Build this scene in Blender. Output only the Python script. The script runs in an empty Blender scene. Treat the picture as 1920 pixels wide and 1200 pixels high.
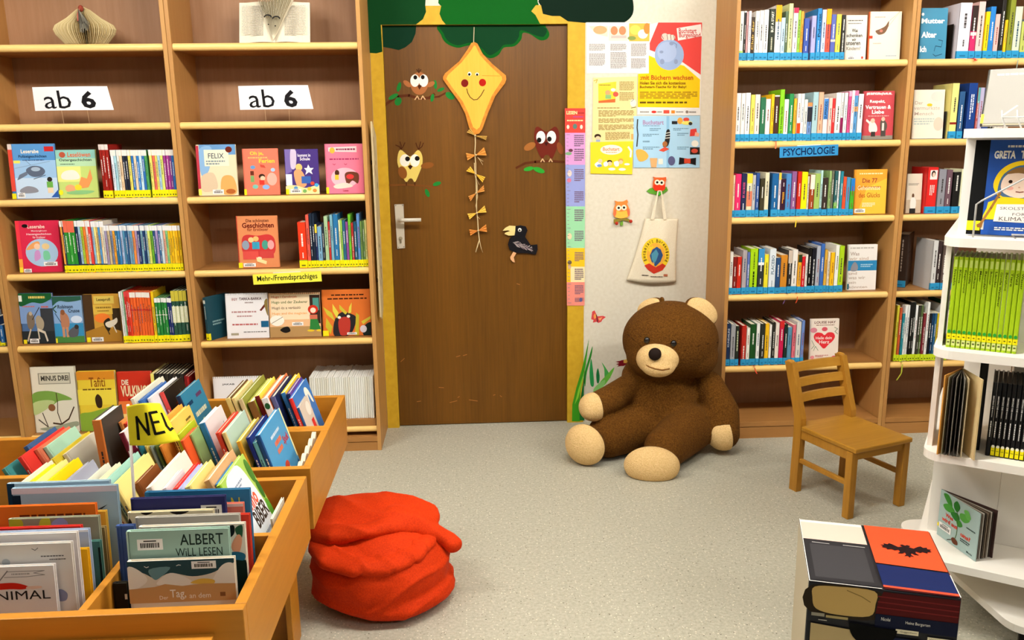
import bpy, bmesh, math, random
from mathutils import Vector, Matrix, noise
V = Vector
random.seed(7)
SC = bpy.context.scene
COL = SC.collection
PI = math.pi

# ------------------------------------------------------------------ camera
FPX, PITCH, YAW, ROLL = 1554.0, 0.2154, 0.0508, -0.0135
CAM = V((0.3857, -4.1421, 1.4684))
_f = V((math.sin(YAW)*math.cos(PITCH), math.cos(YAW)*math.cos(PITCH), -math.sin(PITCH)))
_r0 = V((math.cos(YAW), -math.sin(YAW), 0)); _u0 = _r0.cross(_f)
_c, _s = math.cos(ROLL), math.sin(ROLL)
CR, CU, CF = _c*_r0+_s*_u0, -_s*_r0+_c*_u0, _f
cd = bpy.data.cameras.new('camera'); cam = bpy.data.objects.new('camera', cd); COL.objects.link(cam)
cd.sensor_fit = 'HORIZONTAL'; cd.sensor_width = 36.0; cd.lens = 36.0*FPX/1920; cd.clip_start = 0.02
mw = Matrix.Identity(4)
for i in range(3):
    mw[i][0], mw[i][1], mw[i][2], mw[i][3] = CR[i], CU[i], -CF[i], CAM[i]
cam.matrix_world = mw
SC.camera = cam

# ------------------------------------------------------------------ world, exposure, ceiling light
SC.view_settings.view_transform = 'Standard'; SC.view_settings.look = 'None'
SC.view_settings.exposure = 0.0; SC.view_settings.gamma = 1.0
SC.view_settings.use_curve_mapping = False
w = bpy.data.worlds.new('world'); SC.world = w; w.use_nodes = True
w.node_tree.nodes['Background'].inputs[0].default_value = (1.0, .93, .82, 1)
w.node_tree.nodes['Background'].inputs[1].default_value = 0.05
CEIL = 2.85
LAMPS = [(-1.3, -2.15, 40), (0.75, -2.15, 41), (2.8, -2.15, 40), (-1.3, -4.7, 2), (0.75, -4.7, 5), (2.8, -4.7, 26)]   # fluorescent tubes under the ceiling
for i, (lx, ly, e) in enumerate(LAMPS):
    for k in (-1, 0, 1):
        ld = bpy.data.lights.new('tube_light', 'POINT'); ld.shadow_soft_size = .11
        ld.energy = e; ld.color = (1.0, .98, .93)
        lo = bpy.data.objects.new('tube_light', ld); COL.objects.link(lo); lo.location = (lx+k*.4, ly, CEIL-.19)
        lo['lamp'] = i; lo['k'] = k

# ------------------------------------------------------------------ helpers
def ray(px, py): return CF + CR*((px-960)/FPX) - CU*((py-600)/FPX)
def at_z(px, py, z):
    d = ray(px, py); return CAM + d*((z-CAM.z)/d.z)
def at_y(px, py, y):
    d = ray(px, py); return CAM + d*((y-CAM.y)/d.y)
def proj(p):
    d = V(p)-CAM; k = d.dot(CF); return (960+FPX*d.dot(CR)/k, 600-FPX*d.dot(CU)/k)

def s2l(c): return c/12.92 if c <= .04045 else ((c+.055)/1.055)**2.4
def hexl(h):
    h = h.lstrip('#')
    return tuple(s2l(int(h[i:i+2], 16)/255) for i in (0, 2, 4))
MATS = {}
def mat(h, rough=.5, spec=.2):
    k = (h, rough, spec)
    if k in MATS: return MATS[k]
    m = bpy.data.materials.new('paint_'+h); m.use_nodes = True
    b = m.node_tree.nodes['Principled BSDF']
    b.inputs['Base Color'].default_value = (*hexl(h), 1); b.inputs['Roughness'].default_value = rough
    b.inputs['Specular IOR Level'].default_value = spec
    MATS[k] = m; return m
def nodes(name):
    m = bpy.data.materials.new(name); m.use_nodes = True
    n = m.node_tree.nodes; l = m.node_tree.links
    return m, n, l, n['Principled BSDF']
def wood(name, c1, c2, axis=2, scale=14, rough=.42, stretch=.06, bump=.02):
    m, n, l, b = nodes(name)
    tc = n.new('ShaderNodeTexCoord'); mp = n.new('ShaderNodeMapping'); l.new(tc.outputs['Object'], mp.inputs[0])
    s = [1, 1, 1]; s[axis] = stretch; mp.inputs['Scale'].default_value = s
    nz = n.new('ShaderNodeTexNoise'); nz.inputs['Scale'].default_value = scale*6; nz.inputs['Detail'].default_value = 6; nz.inputs['Roughness'].default_value = .6
    nb = n.new('ShaderNodeTexNoise'); nb.inputs['Scale'].default_value = scale*.35; nb.inputs['Detail'].default_value = 2
    l.new(mp.outputs[0], nz.inputs[0]); l.new(mp.outputs[0], nb.inputs[0])
    mx = n.new('ShaderNodeMath'); mx.operation = 'ADD'; l.new(nz.outputs[0], mx.inputs[0]); l.new(nb.outputs[0], mx.inputs[1])
    rp = n.new('ShaderNodeValToRGB'); rp.color_ramp.elements[0].position = .3; rp.color_ramp.elements[1].position = .72
    sc = n.new('ShaderNodeMath'); sc.operation = 'MULTIPLY'; sc.inputs[1].default_value = .5; l.new(mx.outputs[0], sc.inputs[0])
    l.new(sc.outputs[0], rp.inputs[0])
    rp.color_ramp.elements[0].color = (*hexl(c2), 1); rp.color_ramp.elements[1].color = (*hexl(c1), 1)
    l.new(rp.outputs[0], b.inputs['Base Color']); b.inputs['Roughness'].default_value = rough; b.inputs['Specular IOR Level'].default_value = .25
    bp = n.new('ShaderNodeBump'); bp.inputs['Strength'].default_value = bump*5; bp.inputs['Distance'].default_value = .002
    l.new(nz.outputs[0], bp.inputs['Height']); l.new(bp.outputs[0], b.inputs['Normal'])
    return m
def noisy(name, c1, c2, scale, rough=.8, bump=.3, dist=.003, sheen=0, detail=4, lo=.35, hi=.65):
    m, n, l, b = nodes(name)
    tc = n.new('ShaderNodeTexCoord'); nz = n.new('ShaderNodeTexNoise'); l.new(tc.outputs['Object'], nz.inputs[0])
    nz.inputs['Scale'].default_value = scale; nz.inputs['Detail'].default_value = detail
    rp = n.new('ShaderNodeValToRGB'); rp.color_ramp.elements[0].position = lo; rp.color_ramp.elements[1].position = hi
    rp.color_ramp.elements[0].color = (*hexl(c2), 1); rp.color_ramp.elements[1].color = (*hexl(c1), 1)
    l.new(nz.outputs[0], rp.inputs[0]); l.new(rp.outputs[0], b.inputs['Base Color'])
    b.inputs['Roughness'].default_value = rough; b.inputs['Specular IOR Level'].default_value = .15
    if sheen: b.inputs['Sheen Weight'].default_value = sheen; b.inputs['Sheen Roughness'].default_value = .4; b.inputs['Sheen Tint'].default_value = (*hexl(c1), 1)
    bp = n.new('ShaderNodeBump'); bp.inputs['Strength'].default_value = bump; bp.inputs['Distance'].default_value = dist
    l.new(nz.outputs[0], bp.inputs['Height']); l.new(bp.outputs[0], b.inputs['Normal'])
    return m

class MB:
    def __init__(s): s.v = []; s.f = []; s.m = []; s.mats = []
    def mi(s, m):
        if m not in s.mats: s.mats.append(m)
        return s.mats.index(m)
    def add(s, verts, faces, m):
        o = len(s.v); k = s.mi(m); s.v += [tuple(v) for v in verts]
        for f in faces: s.f.append([i+o for i in f]); s.m.append(k)
    def box(s, lo, hi, m, M=None):
        x0, y0, z0 = lo; x1, y1, z1 = hi
        vs = [V((x, y, z)) for z in (z0, z1) for x, y in ((x0, y0), (x1, y0), (x1, y1), (x0, y1))]
        if M: vs = [M @ v for v in vs]
        s.add(vs, [(3, 2, 1, 0), (4, 5, 6, 7), (0, 1, 5, 4), (1, 2, 6, 5), (2, 3, 7, 6), (3, 0, 4, 7)], m)
    def bbox(s, lo, hi, m, b=.003, M=None):          # box with chamfered vertical+horizontal edges (8-corner chamfer)
        bm = bmesh.new(); bmesh.ops.create_cube(bm, size=1)
        for v in bm.verts:
            for i in range(3): v.co[i] = lo[i] if v.co[i] < 0 else hi[i]
        bmesh.ops.bevel(bm, geom=bm.edges[:], offset=b, segments=2, affect='EDGES', profile=.5)
        s.frombm(bm, m, M); bm.free()
    def frombm(s, bm, m, M=None):
        bm.verts.index_update()
        s.add([(M @ v.co) if M else v.co.copy() for v in bm.verts], [[v.index for v in f.verts] for f in bm.faces], m)
    def prism(s, pts, d, m):                          # pts: list of 3d points, extruded by vector d
        n = len(pts); d = V(d); vs = [V(p) for p in pts]+[V(p)+d for p in pts]
        s.add(vs, [list(range(n))[::-1], list(range(n, 2*n))]+[(i, (i+1) % n, n+(i+1) % n, n+i) for i in range(n)], m)
    def poly(s, pts, m): s.add(pts, [list(range(len(pts)))], m)
    def tube(s, path, r, m, n=8, caps=True):
        path = [V(p) for p in path]; rs = r if isinstance(r, (list, tuple)) else [r]*len(path)
        vs = []; up = None
        for i, p in enumerate(path):
            t = (path[min(i+1, len(path)-1)]-path[max(i-1, 0)]).normalized()
            if up is None: up = t.orthogonal().normalized()
            up = (up-t*up.dot(t)).normalized(); q = t.cross(up)
            for k in range(n):
                a = 2*PI*k/n; vs.append(p+(up*math.cos(a)+q*math.sin(a))*rs[i])
        fs = [(i*n+k, i*n+(k+1) % n, (i+1)*n+(k+1) % n, (i+1)*n+k) for i in range(len(path)-1) for k in range(n)]
        if caps: fs += [list(range(n))[::-1], [(len(path)-1)*n+k for k in range(n)]]
        s.add(vs, fs, m)
    def ell(s, c, r, m, R=None, nu=24, nv=14):
        c = V(c); vs = []; R = R or Matrix.Identity(3)
        for j in range(1, nv):
            a = PI*j/nv
            for i in range(nu):
                b = 2*PI*i/nu; vs.append(c+R @ V((r[0]*math.sin(a)*math.cos(b), r[1]*math.sin(a)*math.sin(b), r[2]*math.cos(a))))
        vs += [c+R @ V((0, 0, r[2])), c-R @ V((0, 0, r[2]))]; t = len(vs)-2
        fs = [(j*nu+i, (j+1)*nu+i, (j+1)*nu+(i+1) % nu, j*nu+(i+1) % nu) for j in range(nv-2) for i in range(nu)]
        fs += [(t, i, (i+1) % nu) for i in range(nu)]+[(t+1, (nv-2)*nu+(i+1) % nu, (nv-2)*nu+i) for i in range(nu)]
        s.add(vs, fs, m)
    def mesh(s, name, smooth=False):
        me = bpy.data.meshes.new(name); me.from_pydata(s.v, [], s.f)
        for m in s.mats: me.materials.append(m)
        me.polygons.foreach_set('material_index', s.m)
        if smooth: me.polygons.foreach_set('use_smooth', [True]*len(s.f))
        me.update(); return me
    def build(s, name, parent=None, M=None, smooth=False):
        o = bpy.data.objects.new(name, s.mesh(name, smooth)); COL.objects.link(o)
        if parent: o.parent = parent
        if M is not None: o.matrix_world = M
        return o
LABELS = {}
def tag(o, label, cat, group=None):
    n = len(label.split())
    if not 4 <= n <= 16: print('LABEL LENGTH', n, label)
    if label in LABELS: print('DUP LABEL', label)
    LABELS[label] = 1
    o['label'] = label; o['category'] = cat
    if group: o['group'] = group
    return o
def struct(o): o['kind'] = 'structure'; return o
def empty(name, loc=(0, 0, 0), M=None):
    o = bpy.data.objects.new(name, None); COL.objects.link(o); o.empty_display_size = .05
    if M is not None: o.matrix_world = M
    else: o.location = loc
    return o
def kid(mb, name, parent, smooth=False): return mb.build(name, parent, None, smooth)
def inv_kid(mb, name, parent, smooth=False):        # mesh given in world coordinates, parent has a transform
    Mi = parent.matrix_world.inverted() if parent.matrix_world != Matrix.Identity(4) else None
    if Mi: mb.v = [tuple(Mi @ V(v)) for v in mb.v]
    return mb.build(name, parent, None, smooth)
def TR(loc, rx=0, ry=0, rz=0):
    return Matrix.Translation(V(loc)) @ Matrix.Rotation(rz, 4, 'Z') @ Matrix.Rotation(ry, 4, 'Y') @ Matrix.Rotation(rx, 4, 'X')
def remesh(mb, vox, smooth_it=6, name='tmp'):
    o = mb.build(name, smooth=True)
    md = o.modifiers.new('r', 'REMESH'); md.mode = 'VOXEL'; md.voxel_size = vox; md.use_smooth_shade = True
    if smooth_it:
        sm = o.modifiers.new('s', 'SMOOTH'); sm.iterations = smooth_it; sm.factor = .5
    bpy.context.view_layer.update()
    dg = bpy.context.evaluated_depsgraph_get()
    me = bpy.data.meshes.new_from_object(o.evaluated_get(dg)); bpy.data.objects.remove(o)
    return me
def meshobj(me, name, m, parent=None):
    o = bpy.data.objects.new(name, me); me.name = name; COL.objects.link(o); me.materials.clear(); me.materials.append(m)
    me.polygons.foreach_set('material_index', [0]*len(me.polygons)); me.polygons.foreach_set('use_smooth', [True]*len(me.polygons))
    if parent: o.parent = parent
    return o

# ---- lettering: glyph outlines of Blender's own font turned into meshes, cached
TXT = {}
def text_mesh(s, bold=0.0):
    k = (s, bold)
    if k in TXT: return TXT[k]
    cu = bpy.data.curves.new('t', 'FONT'); cu.body = s; cu.resolution_u = 2; cu.offset = bold; cu.fill_mode = 'FRONT'
    o = bpy.data.objects.new('t', cu); COL.objects.link(o)
    bpy.context.view_layer.update()
    me = bpy.data.meshes.new_from_object(o.evaluated_get(bpy.context.evaluated_depsgraph_get()))
    vs = [v.co.copy() for v in me.vertices]; fs = [list(p.vertices) for p in me.polygons]
    bpy.data.objects.remove(o); bpy.data.curves.remove(cu); bpy.data.meshes.remove(me)
    x0 = min(v.x for v in vs); x1 = max(v.x for v in vs); y0 = min(v.y for v in vs); y1 = max(v.y for v in vs)
    TXT[k] = ([((v.x-x0)/(x1-x0), (y1-v.y)/(y1-y0)) for v in vs], fs); return TXT[k]

class Ink:
    """flat printed or painted shapes on a surface; fn(u,v)->3D, nrm = outward normal"""
    def __init__(s, fn, nrm, eps=.0003, step=.00005, aspect=1.0, lit=.55):
        s.fn = fn; s.n = V(nrm).normalized(); s.e = eps; s.st = step; s.k = 0; s.p = {}; s.asp = aspect; s.rough = lit
    def P(s, u, v): return V(s.fn(u, v))+s.n*(s.e+s.k*s.st)
    def mb(s, part): return s.p.setdefault(part, MB())
    def face(s, part, pts, m):
        pts = [s.P(*p) for p in pts]
        if len(pts) > 2:
            a = V((0, 0, 0))
            for i in range(len(pts)): a += (pts[i]-pts[0]).cross(pts[(i+1) % len(pts)]-pts[0])
            if a.dot(s.n) < 0: pts = pts[::-1]
        s.mb(part).poly(pts, m)
    def ops(s, L, default='illustration'):
        for op in L:
            k = op[0]; m = mat(op[1], s.rough, .06) if k != 'b' else None
            if k == 'r':
                _, _, a, b, c, d = op[:6]; s.face(op[6] if len(op) > 6 else default, [(a, b), (c, b), (c, d), (a, d)], m)
            elif k == 'e':
                _, _, cu, cv, ru, rv = op[:6]; rot = op[6] if len(op) > 6 and not isinstance(op[6], str) else 0
                part = op[-1] if isinstance(op[-1], str) and len(op) > 6 else default
                pts = []
                for i in range(26):
                    a = 2*PI*i/26; x, y = ru*math.cos(a), rv*math.sin(a)
                    pts.append((cu+x*math.cos(rot)-y*math.sin(rot), cv+x*math.sin(rot)+y*math.cos(rot)))
                s.face(part, pts, m)
            elif k == 'p': s.face(op[3] if len(op) > 3 else default, op[2], m)
            elif k == 's':            # smooth closed outline through points
                P = op[2]; n = len(P); pts = []
                for i in range(n):
                    p0, p1, p2, p3 = [V((*P[(i+j-1) % n], 0)) for j in range(4)]
                    for t in (0, .25, .5, .75):
                        q = .5*((2*p1)+(p2-p0)*t+(2*p0-5*p1+4*p2-p3)*t*t+(3*p1-p0-3*p2+p3)*t**3); pts.append((q.x, q.y))
                s.face(op[3] if len(op) > 3 else default, pts, m)
            elif k == 'l':
                _, _, wd, P = op[:4]; part = op[4] if len(op) > 4 else default
                for (a, b), (c, d) in zip(P, P[1:]):
                    dx, dy = c-a, d-b; q = math.hypot(dx, dy) or 1; nx, ny = -dy/q*wd/2, dx/q*wd/2; ex, ey = dx/q*wd*.3, dy/q*wd*.3
                    s.face(part, [(a+nx-ex, b+ny-ey), (c+nx+ex, d+ny+ey), (c-nx+ex, d-ny+ey), (a-nx-ex, b-ny-ey)], m)
            elif k in ('t', 'tv', 'td'):
                _, _, st, a, b, c, d = op[:7]; bold = op[7] if len(op) > 7 else 0
                vs, fs = text_mesh(st, bold)
                pts = []
                for x, y in vs:
                    if k == 't': pts.append(s.P(a+(c-a)*x, b+(d-b)*y))
                    elif k == 'tv': pts.append(s.P(a+(c-a)*y, d+(b-d)*x))      # reads upwards
                    else: pts.append(s.P(c+(a-c)*y, b+(d-b)*x))               # reads downwards
                if fs:
                    f0 = fs[0]; nn = (pts[f0[1]]-pts[f0[0]]).cross(pts[f0[2]]-pts[f0[0]])
                    if nn.dot(s.n) < 0: fs = [f[::-1] for f in fs]
                s.mb('title').add(pts, fs, m)
            elif k in ('m', 'mv'):     # small print too small to read
                _, _, a, b, c, d, rows = op[:7]; rg = random.Random(int(a*997+b*131+rows))
                for r in range(rows):
                    p = 0.0
                    end = 1.0 if r < rows-1 or rows == 1 else rg.uniform(.5, .9)
                    while p < end-.02:
                        q = min(end, p+rg.uniform(.05, .16))
                        y0, y1 = (r+.22)/rows, (r+.78)/rows
                        if k == 'm': box = [(a+(c-a)*p, b+(d-b)*y0), (a+(c-a)*q, b+(d-b)*y0), (a+(c-a)*q, b+(d-b)*y1), (a+(c-a)*p, b+(d-b)*y1)]
                        else: box = [(a+(c-a)*y0, b+(d-b)*p), (a+(c-a)*y1, b+(d-b)*p), (a+(c-a)*y1, b+(d-b)*q), (a+(c-a)*y0, b+(d-b)*q)]
                        s.face('title', box, m); p = q+.025
            elif k == 'b':
                _, a, b, c, d = op[:5]; part = 'barcode_label'
                s.face(part, [(a, b), (c, b), (c, d), (a, d)], mat('f4f1ee')); s.k += 1
                dk = mat('2a2624'); rg = random.Random(5); x = a+(c-a)*.12
                while x < a+(c-a)*.86:
                    wd = rg.choice((.02, .035, .05))*(c-a)
                    s.face(part, [(x, b+(d-b)*.35), (x+wd, b+(d-b)*.35), (x+wd, b+(d-b)*.8), (x, b+(d-b)*.8)], dk); x += wd+.022*(c-a)
                s.face(part, [(a+(c-a)*.25, b+(d-b)*.13), (a+(c-a)*.75, b+(d-b)*.13), (a+(c-a)*.75, b+(d-b)*.24), (a+(c-a)*.25, b+(d-b)*.24)], dk)
            s.k += 1
    def build(s, parent):
        for nm, mb in s.p.items(): inv_kid(mb, nm, parent)
def pixmap(Y):
    return lambda u, v: at_y(u, v, Y)

# ---- books
PAL = [('white', 'f2f0ec'), ('cream', 'efe2bf'), ('light grey', 'c4c4c4'), ('grey', '8a8a8a'), ('black', '1c1a18'), ('dark brown', '3c2a1e'), ('brown', '8a4f28'), ('tan', 'cfa070'),
       ('red', 'cc2a24'), ('dark red', '8a1c1c'), ('orange', 'f0862a'), ('peach', 'f0b898'), ('pink', 'f0b8c0'), ('magenta', 'b82a70'), ('yellow', 'f4cc28'), ('pale yellow', 'f0e090'),
       ('lime green', 'a4cc28'), ('pale green', 'b4cc98'), ('green', '2f8a40'), ('dark green', '1f4a28'), ('olive', '8a8a3c'), ('teal', '2a7a82'), ('pale blue', 'a8cce4'), ('sky blue', '5c9ad0'),
       ('blue', '2a68b0'), ('navy blue', '1e2c58'), ('slate blue', '5a68a8'), ('lilac', 'b0a8d4'), ('purple', '7a4a90'), ('mint', 'b8d8cc')]
def cname(h):
    r = [int(h[i:i+2], 16) for i in (0, 2, 4)]
    return min(PAL, key=lambda p: sum((a-int(p[1][i:i+2], 16))**2*k for a, i, k in zip(r, (0, 2, 4), (2, 3, 2))))[0]
CASES = [(-2.562, -1.7282), (-1.7282, -.8945), (-.8945, -.0608), (1.5957, 2.4166), (2.4166, 3.2375)]
ORD = ['first', 'second', 'third', 'fourth', 'fifth', 'sixth', 'seventh', 'eighth', 'ninth', 'tenth', 'eleventh', 'twelfth', 'thirteenth', 'fourteenth', 'fifteenth', 'sixteenth', 'seventeenth',
       'eighteenth', 'nineteenth', 'twentieth']+['twenty-'+x for x in ('first', 'second', 'third', 'fourth', 'fifth', 'sixth', 'seventh', 'eighth', 'ninth')]+['thirtieth']+['thirty-'+x for x in ('first', 'second', 'third', 'fourth', 'fifth', 'sixth', 'seventh', 'eighth', 'ninth')]+['fortieth']+['forty-'+x for x in ('first', 'second', 'third', 'fourth', 'fifth', 'sixth', 'seventh', 'eighth', 'ninth')]
PAGE = 'eee4cc'
TAGC = {'b': ('2f93c4', '1a6a98'), 'y': ('f2e414', '6a6a18'), 'l': ('c8dc20', '5a6a10')}
def book(M, t, w, h, c, label, group=None, name='book', spine=None, tg=None, cops=(), sops=(), hard=True, pages=PAGE, rough=.4, cat='book', back=None):
    """local axes: x thickness (front cover at x=t), y from the spine (y=0) to the fore edge (y=w), z up"""
    mb = MB(); mc = mat(c, rough); ms = mat(spine or c, rough); b = min(.0025 if hard else .0008, t*.2); mbk = mat(back or c, rough)
    ch = min(t*.3, .003)
    mb.box((0, ch, 0), (b, w, h), mbk); mb.box((t-b, ch, 0), (t, w, h), mc)
    pts = [(0, ch), (ch*.4, ch*.3), (ch, 0), (t-ch, 0), (t-ch*.4, ch*.3), (t, ch), (t, ch+b), (0, ch+b)]
    mb.prism([(x, y, 0) for x, y in pts], (0, 0, h), ms)
    root = mb.build(name, None, M)
    tag(root, label, cat, group)
    pg = MB(); i = .003 if hard else .0006
    pg.box((b*1.02, ch+b, i), (t-b*1.02, w-i, h-i), mat(pages, .8)); kid(pg, 'page_block', root)
    if tg:
        a, d = TAGC[tg]; tb = MB(); th = min(.034, h*.17)
        tb.box((-.0001, -.0007, .002), (t+.0001, .011, th), mat(a, .35))
        tb.box((t*.25, -.0011, th*.28), (t*.75, -.0007, th*.46), mat(d, .5)); kid(tb, 'spine_label', root)
    if sops:
        k = Ink(lambda u, v: (t*u, 0, h*(1-v)), (0, -1, 0)); k.ops(sops); 
        for nm, q in k.p.items(): kid(q, {'title': 'spine_title', 'illustration': 'spine_band'}.get(nm, nm), root)
    if cops:
        k = Ink(lambda u, v: (t, w*min(1, max(0, u)), h*(1-min(1, max(0, v)))), (1, 0, 0)); k.ops(cops)
        for nm, q in k.p.items(): kid(q, nm, root)
    return root
def spine_ops(c, rg, top=None, low=None):
    """spine lettering too small to read, plus colour bands"""
    r, g, b = [int(c[i:i+2], 16) for i in (0, 2, 4)]; lum = .3*r+.59*g+.11*b
    ink = 'f0ece4' if lum < 120 else rg.choice(('3a3634', '3a3634', '8a3a30', '33506a'))
    o = []
    if top: o.append(('r', top[0], 0, 0, 1, top[1]))
    if low: o.append(('r', low[0], 0, low[1], 1, low[2]))
    a = rg.uniform(.18, .3); o.append(('mv', ink, .32, a, .68, a+rg.uniform(.25, .4), 1))
    if rg.random() < .6: o.append(('mv', ink, .38, .66, .62, .78, 1))
    return o
def row(desc, group, z, Y, yb, items, tg=None, lean=0.0, depth=(.14, .2), name='book', start=1, hard=None):
    """items: (x0px, x1px, ytop px, colour, opts) measured on the photograph at the shelf front; converted to real sizes at the plane Y"""
    rg = random.Random(len(desc)*13+int(z*1000)); n = start
    out = []
    XX = [(at_y(it[0], yb, Y).x, at_y(it[1], yb, Y).x) for it in items]; mid = (XX[0][0]+XX[-1][1])/2
    lo, hi = next(((a+.0205, b-.0205) for a, b in CASES if a < mid < b), (-9, 9))
    sh = max(0, lo-XX[0][0]); ext = max(0, XX[-1][1]+sh-hi); kx = 1-ext/max(.01, XX[-1][1]-XX[0][0])
    for it, (X0, X1) in zip(items, XX):
        yt, c = it[2:4]; x0, x1 = it[:2]; op = it[4] if len(it) > 4 else {}
        X0 = XX[0][0]+sh+(X0-XX[0][0])*kx; X1 = XX[0][0]+sh+(X1-XX[0][0])*kx
        t = max(.004, (X1-X0)*.97); h = at_y((x0+x1)/2, yt, Y).z-z
        w = min(max(h*.68, depth[0]), depth[1])*rg.uniform(.95, 1.05)
        ln = op.get('lean', lean)
        M = TR((X0, Y+rg.uniform(-.004, .006), z), 0, -ln, 0)
        size = 'thin' if t < .014 else ('thick' if t > .028 else 'medium-thick')
        kind = 'paperback' if rg.random() < .5 else 'hardback'
        lab = op.get('label') or f"{size} {cname(c)} book, {ORD[n-1]} from left {desc}"
        sops = op.get('sops') or spine_ops(c, rg, op.get('top'), op.get('low'))
        book(M, t, w, h, c, lab, group, name, tg=op.get('tg', tg), sops=sops, hard=hard if hard is not None else h > .2)
        n += 1
    return n
def split(x0, x1, yt, cols, sc, o, opts=None):
    """equal-width spines between two zoomed pixel positions"""
    k = (x1-x0)/len(cols); r = []
    for i, c in enumerate(cols):
        d = dict(opts or {})
        if isinstance(c, tuple): d.update(c[1]); c = c[0]
        r.append((o[0]+(x0+i*k)/sc, o[0]+(x0+(i+1)*k)/sc, o[1]+yt/sc, c, d))
    return r
def zm(L, sc, o):
    return [(o[0]+a/sc, o[0]+b/sc, o[1]+yt/sc, c, (q[0] if q else {})) for a, b, yt, c, *q in L]
def faceout(xb0, xb1, yb, yt, z, Y, c, label, cops, tilt=.06, t=.014, yaw=0.0, spine=None, tg=None, name='book', hard=True, group=None, pages=PAGE, cat='book', sops=()):
    a = at_y(xb0, yb, Y); b = at_y(xb1, yb, Y); w = (b.x-a.x)/max(.5, math.cos(yaw))
    for lo_, hi_ in CASES:
        if lo_ < (a.x+b.x)/2 < hi_:
            a.x = max(a.x, lo_+.0215); w = min(w, hi_-.0215-a.x)
    up = V((0, math.sin(tilt), math.cos(tilt)))
    base = V((a.x, Y, z)); h = .2
    for _ in range(8):
        p = proj(base+up*h); p0 = proj(base); h *= (p0[1]-yt)/max(1, (p0[1]-p[1]))
    M = Matrix.Translation(base) @ Matrix.Rotation(yaw, 4, 'Z') @ Matrix.Rotation(-tilt, 4, 'X') @ Matrix.Rotation(-PI/2, 4, 'Z') @ Matrix.Translation(V((-t, 0, 0)))
    dz = math.sin(tilt)*t
    M = Matrix.Translation((0, 0, .0005)) @ M
    # the back lower edge must not sink into the shelf
    lowest = min((M @ V(q)).z for q in ((0, 0, 0), (t, 0, 0)))
    M = Matrix.Translation((0, 0, z+.0008-lowest)) @ M
    return book(M, t, w, h, c, label, group, name, spine=spine, tg=tg, cops=cops, hard=hard, pages=pages, cat=cat, sops=sops)

# ------------------------------------------------------------------ surfaces
M_WALL = noisy('wall_paint', 'e0d8c6', 'dad1bd', 60, .85, .08, .001)
M_GREY = noisy('grey_wall_paint', '6e6a62', '68645c', 40, .9, .05, .001)
M_CEIL = noisy('ceiling_paint', 'b0aca2', 'aaa69a', 40, .9, .05, .001)
def floor_mat():
    m, n, l, b = nodes('speckled_vinyl')
    tc = n.new('ShaderNodeTexCoord'); base = n.new('ShaderNodeTexNoise'); base.inputs['Scale'].default_value = 90; base.inputs['Detail'].default_value = 5; base.inputs['Roughness'].default_value = .75
    l.new(tc.outputs['Object'], base.inputs[0])
    rp = n.new('ShaderNodeValToRGB'); e = rp.color_ramp.elements
    e[0].position = .28; e[0].color = (*hexl('9c9888'), 1); e[1].position = .74; e[1].color = (*hexl('cac6b6'), 1)
    e2 = rp.color_ramp.elements.new(.5); e2.color = (*hexl('b2ae9c'), 1); l.new(base.outputs[0], rp.inputs[0])
    vo = n.new('ShaderNodeTexVoronoi'); vo.inputs['Scale'].default_value = 95; l.new(tc.outputs['Object'], vo.inputs[0])
    r2 = n.new('ShaderNodeValToRGB'); r2.color_ramp.elements[0].position = .16; r2.color_ramp.elements[1].position = .24
    r2.color_ramp.elements[0].color = (1, 1, 1, 1); r2.color_ramp.elements[1].color = (0, 0, 0, 1); l.new(vo.outputs['Distance'], r2.inputs[0])
    sp = n.new('ShaderNodeSeparateColor'); l.new(vo.outputs['Color'], sp.inputs[0])
    r3 = n.new('ShaderNodeValToRGB'); f = r3.color_ramp.elements; r3.color_ramp.interpolation = 'CONSTANT'
    f[0].position = 0; f[0].color = (*hexl('e6dfcc'), 1); f[1].position = .34; f[1].color = (*hexl('b6ae98'), 1)
    g = f.new(.8); g.color = (*hexl('827a66'), 1); g = f.new(.93); g.color = (*hexl('5e574a'), 1)
    l.new(sp.outputs[0], r3.inputs[0])
    mx = n.new('ShaderNodeMix'); mx.data_type = 'RGBA'; l.new(r2.outputs[0], mx.inputs[0]); l.new(rp.outputs[0], mx.inputs[6]); l.new(r3.outputs[0], mx.inputs[7])
    l.new(mx.outputs[2], b.inputs['Base Color']); b.inputs['Roughness'].default_value = .5; b.inputs['Specular IOR Level'].default_value = .25
    return m
M_FLOOR = floor_mat()
M_BEECH = wood('beech_panel', 'c29052', 'ae7a42', 2, 9, .45)
M_BEECHX = wood('beech_board', 'b07c44', '9a6834', 0, 9, .45)
M_BACK = wood('bookcase_back', 'aa805e', '966c4a', 2, 10, .5)
M_NOSE = wood('shelf_edging', 'f8d088', 'ecbc68', 0, 8, .38)
M_DOOR = wood('door_veneer', '784c12', '573608', 2, 16, .42, .035)
M_YEL = noisy('yellow_gloss_paint', 'd2a82e', 'c89e28', 30, .45, .03, .001)
M_BIN = wood('bin_beech', 'c4822a', 'ac701e', 1, 10, .42)
M_BINX = wood('bin_beech_cross', 'c4822a', 'ac701e', 0, 10, .42)
M_CHAIR = wood('chair_wood', 'bc8630', '9e6a1e', 2, 14, .35)
M_CHAIRX = wood('chair_seat_wood', 'c28c32', 'a47222', 0, 14, .35)
M_WHITE = mat('f6f0e6', .45, .3)
M_METAL = mat('9a9a98', .3, .8)

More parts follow.
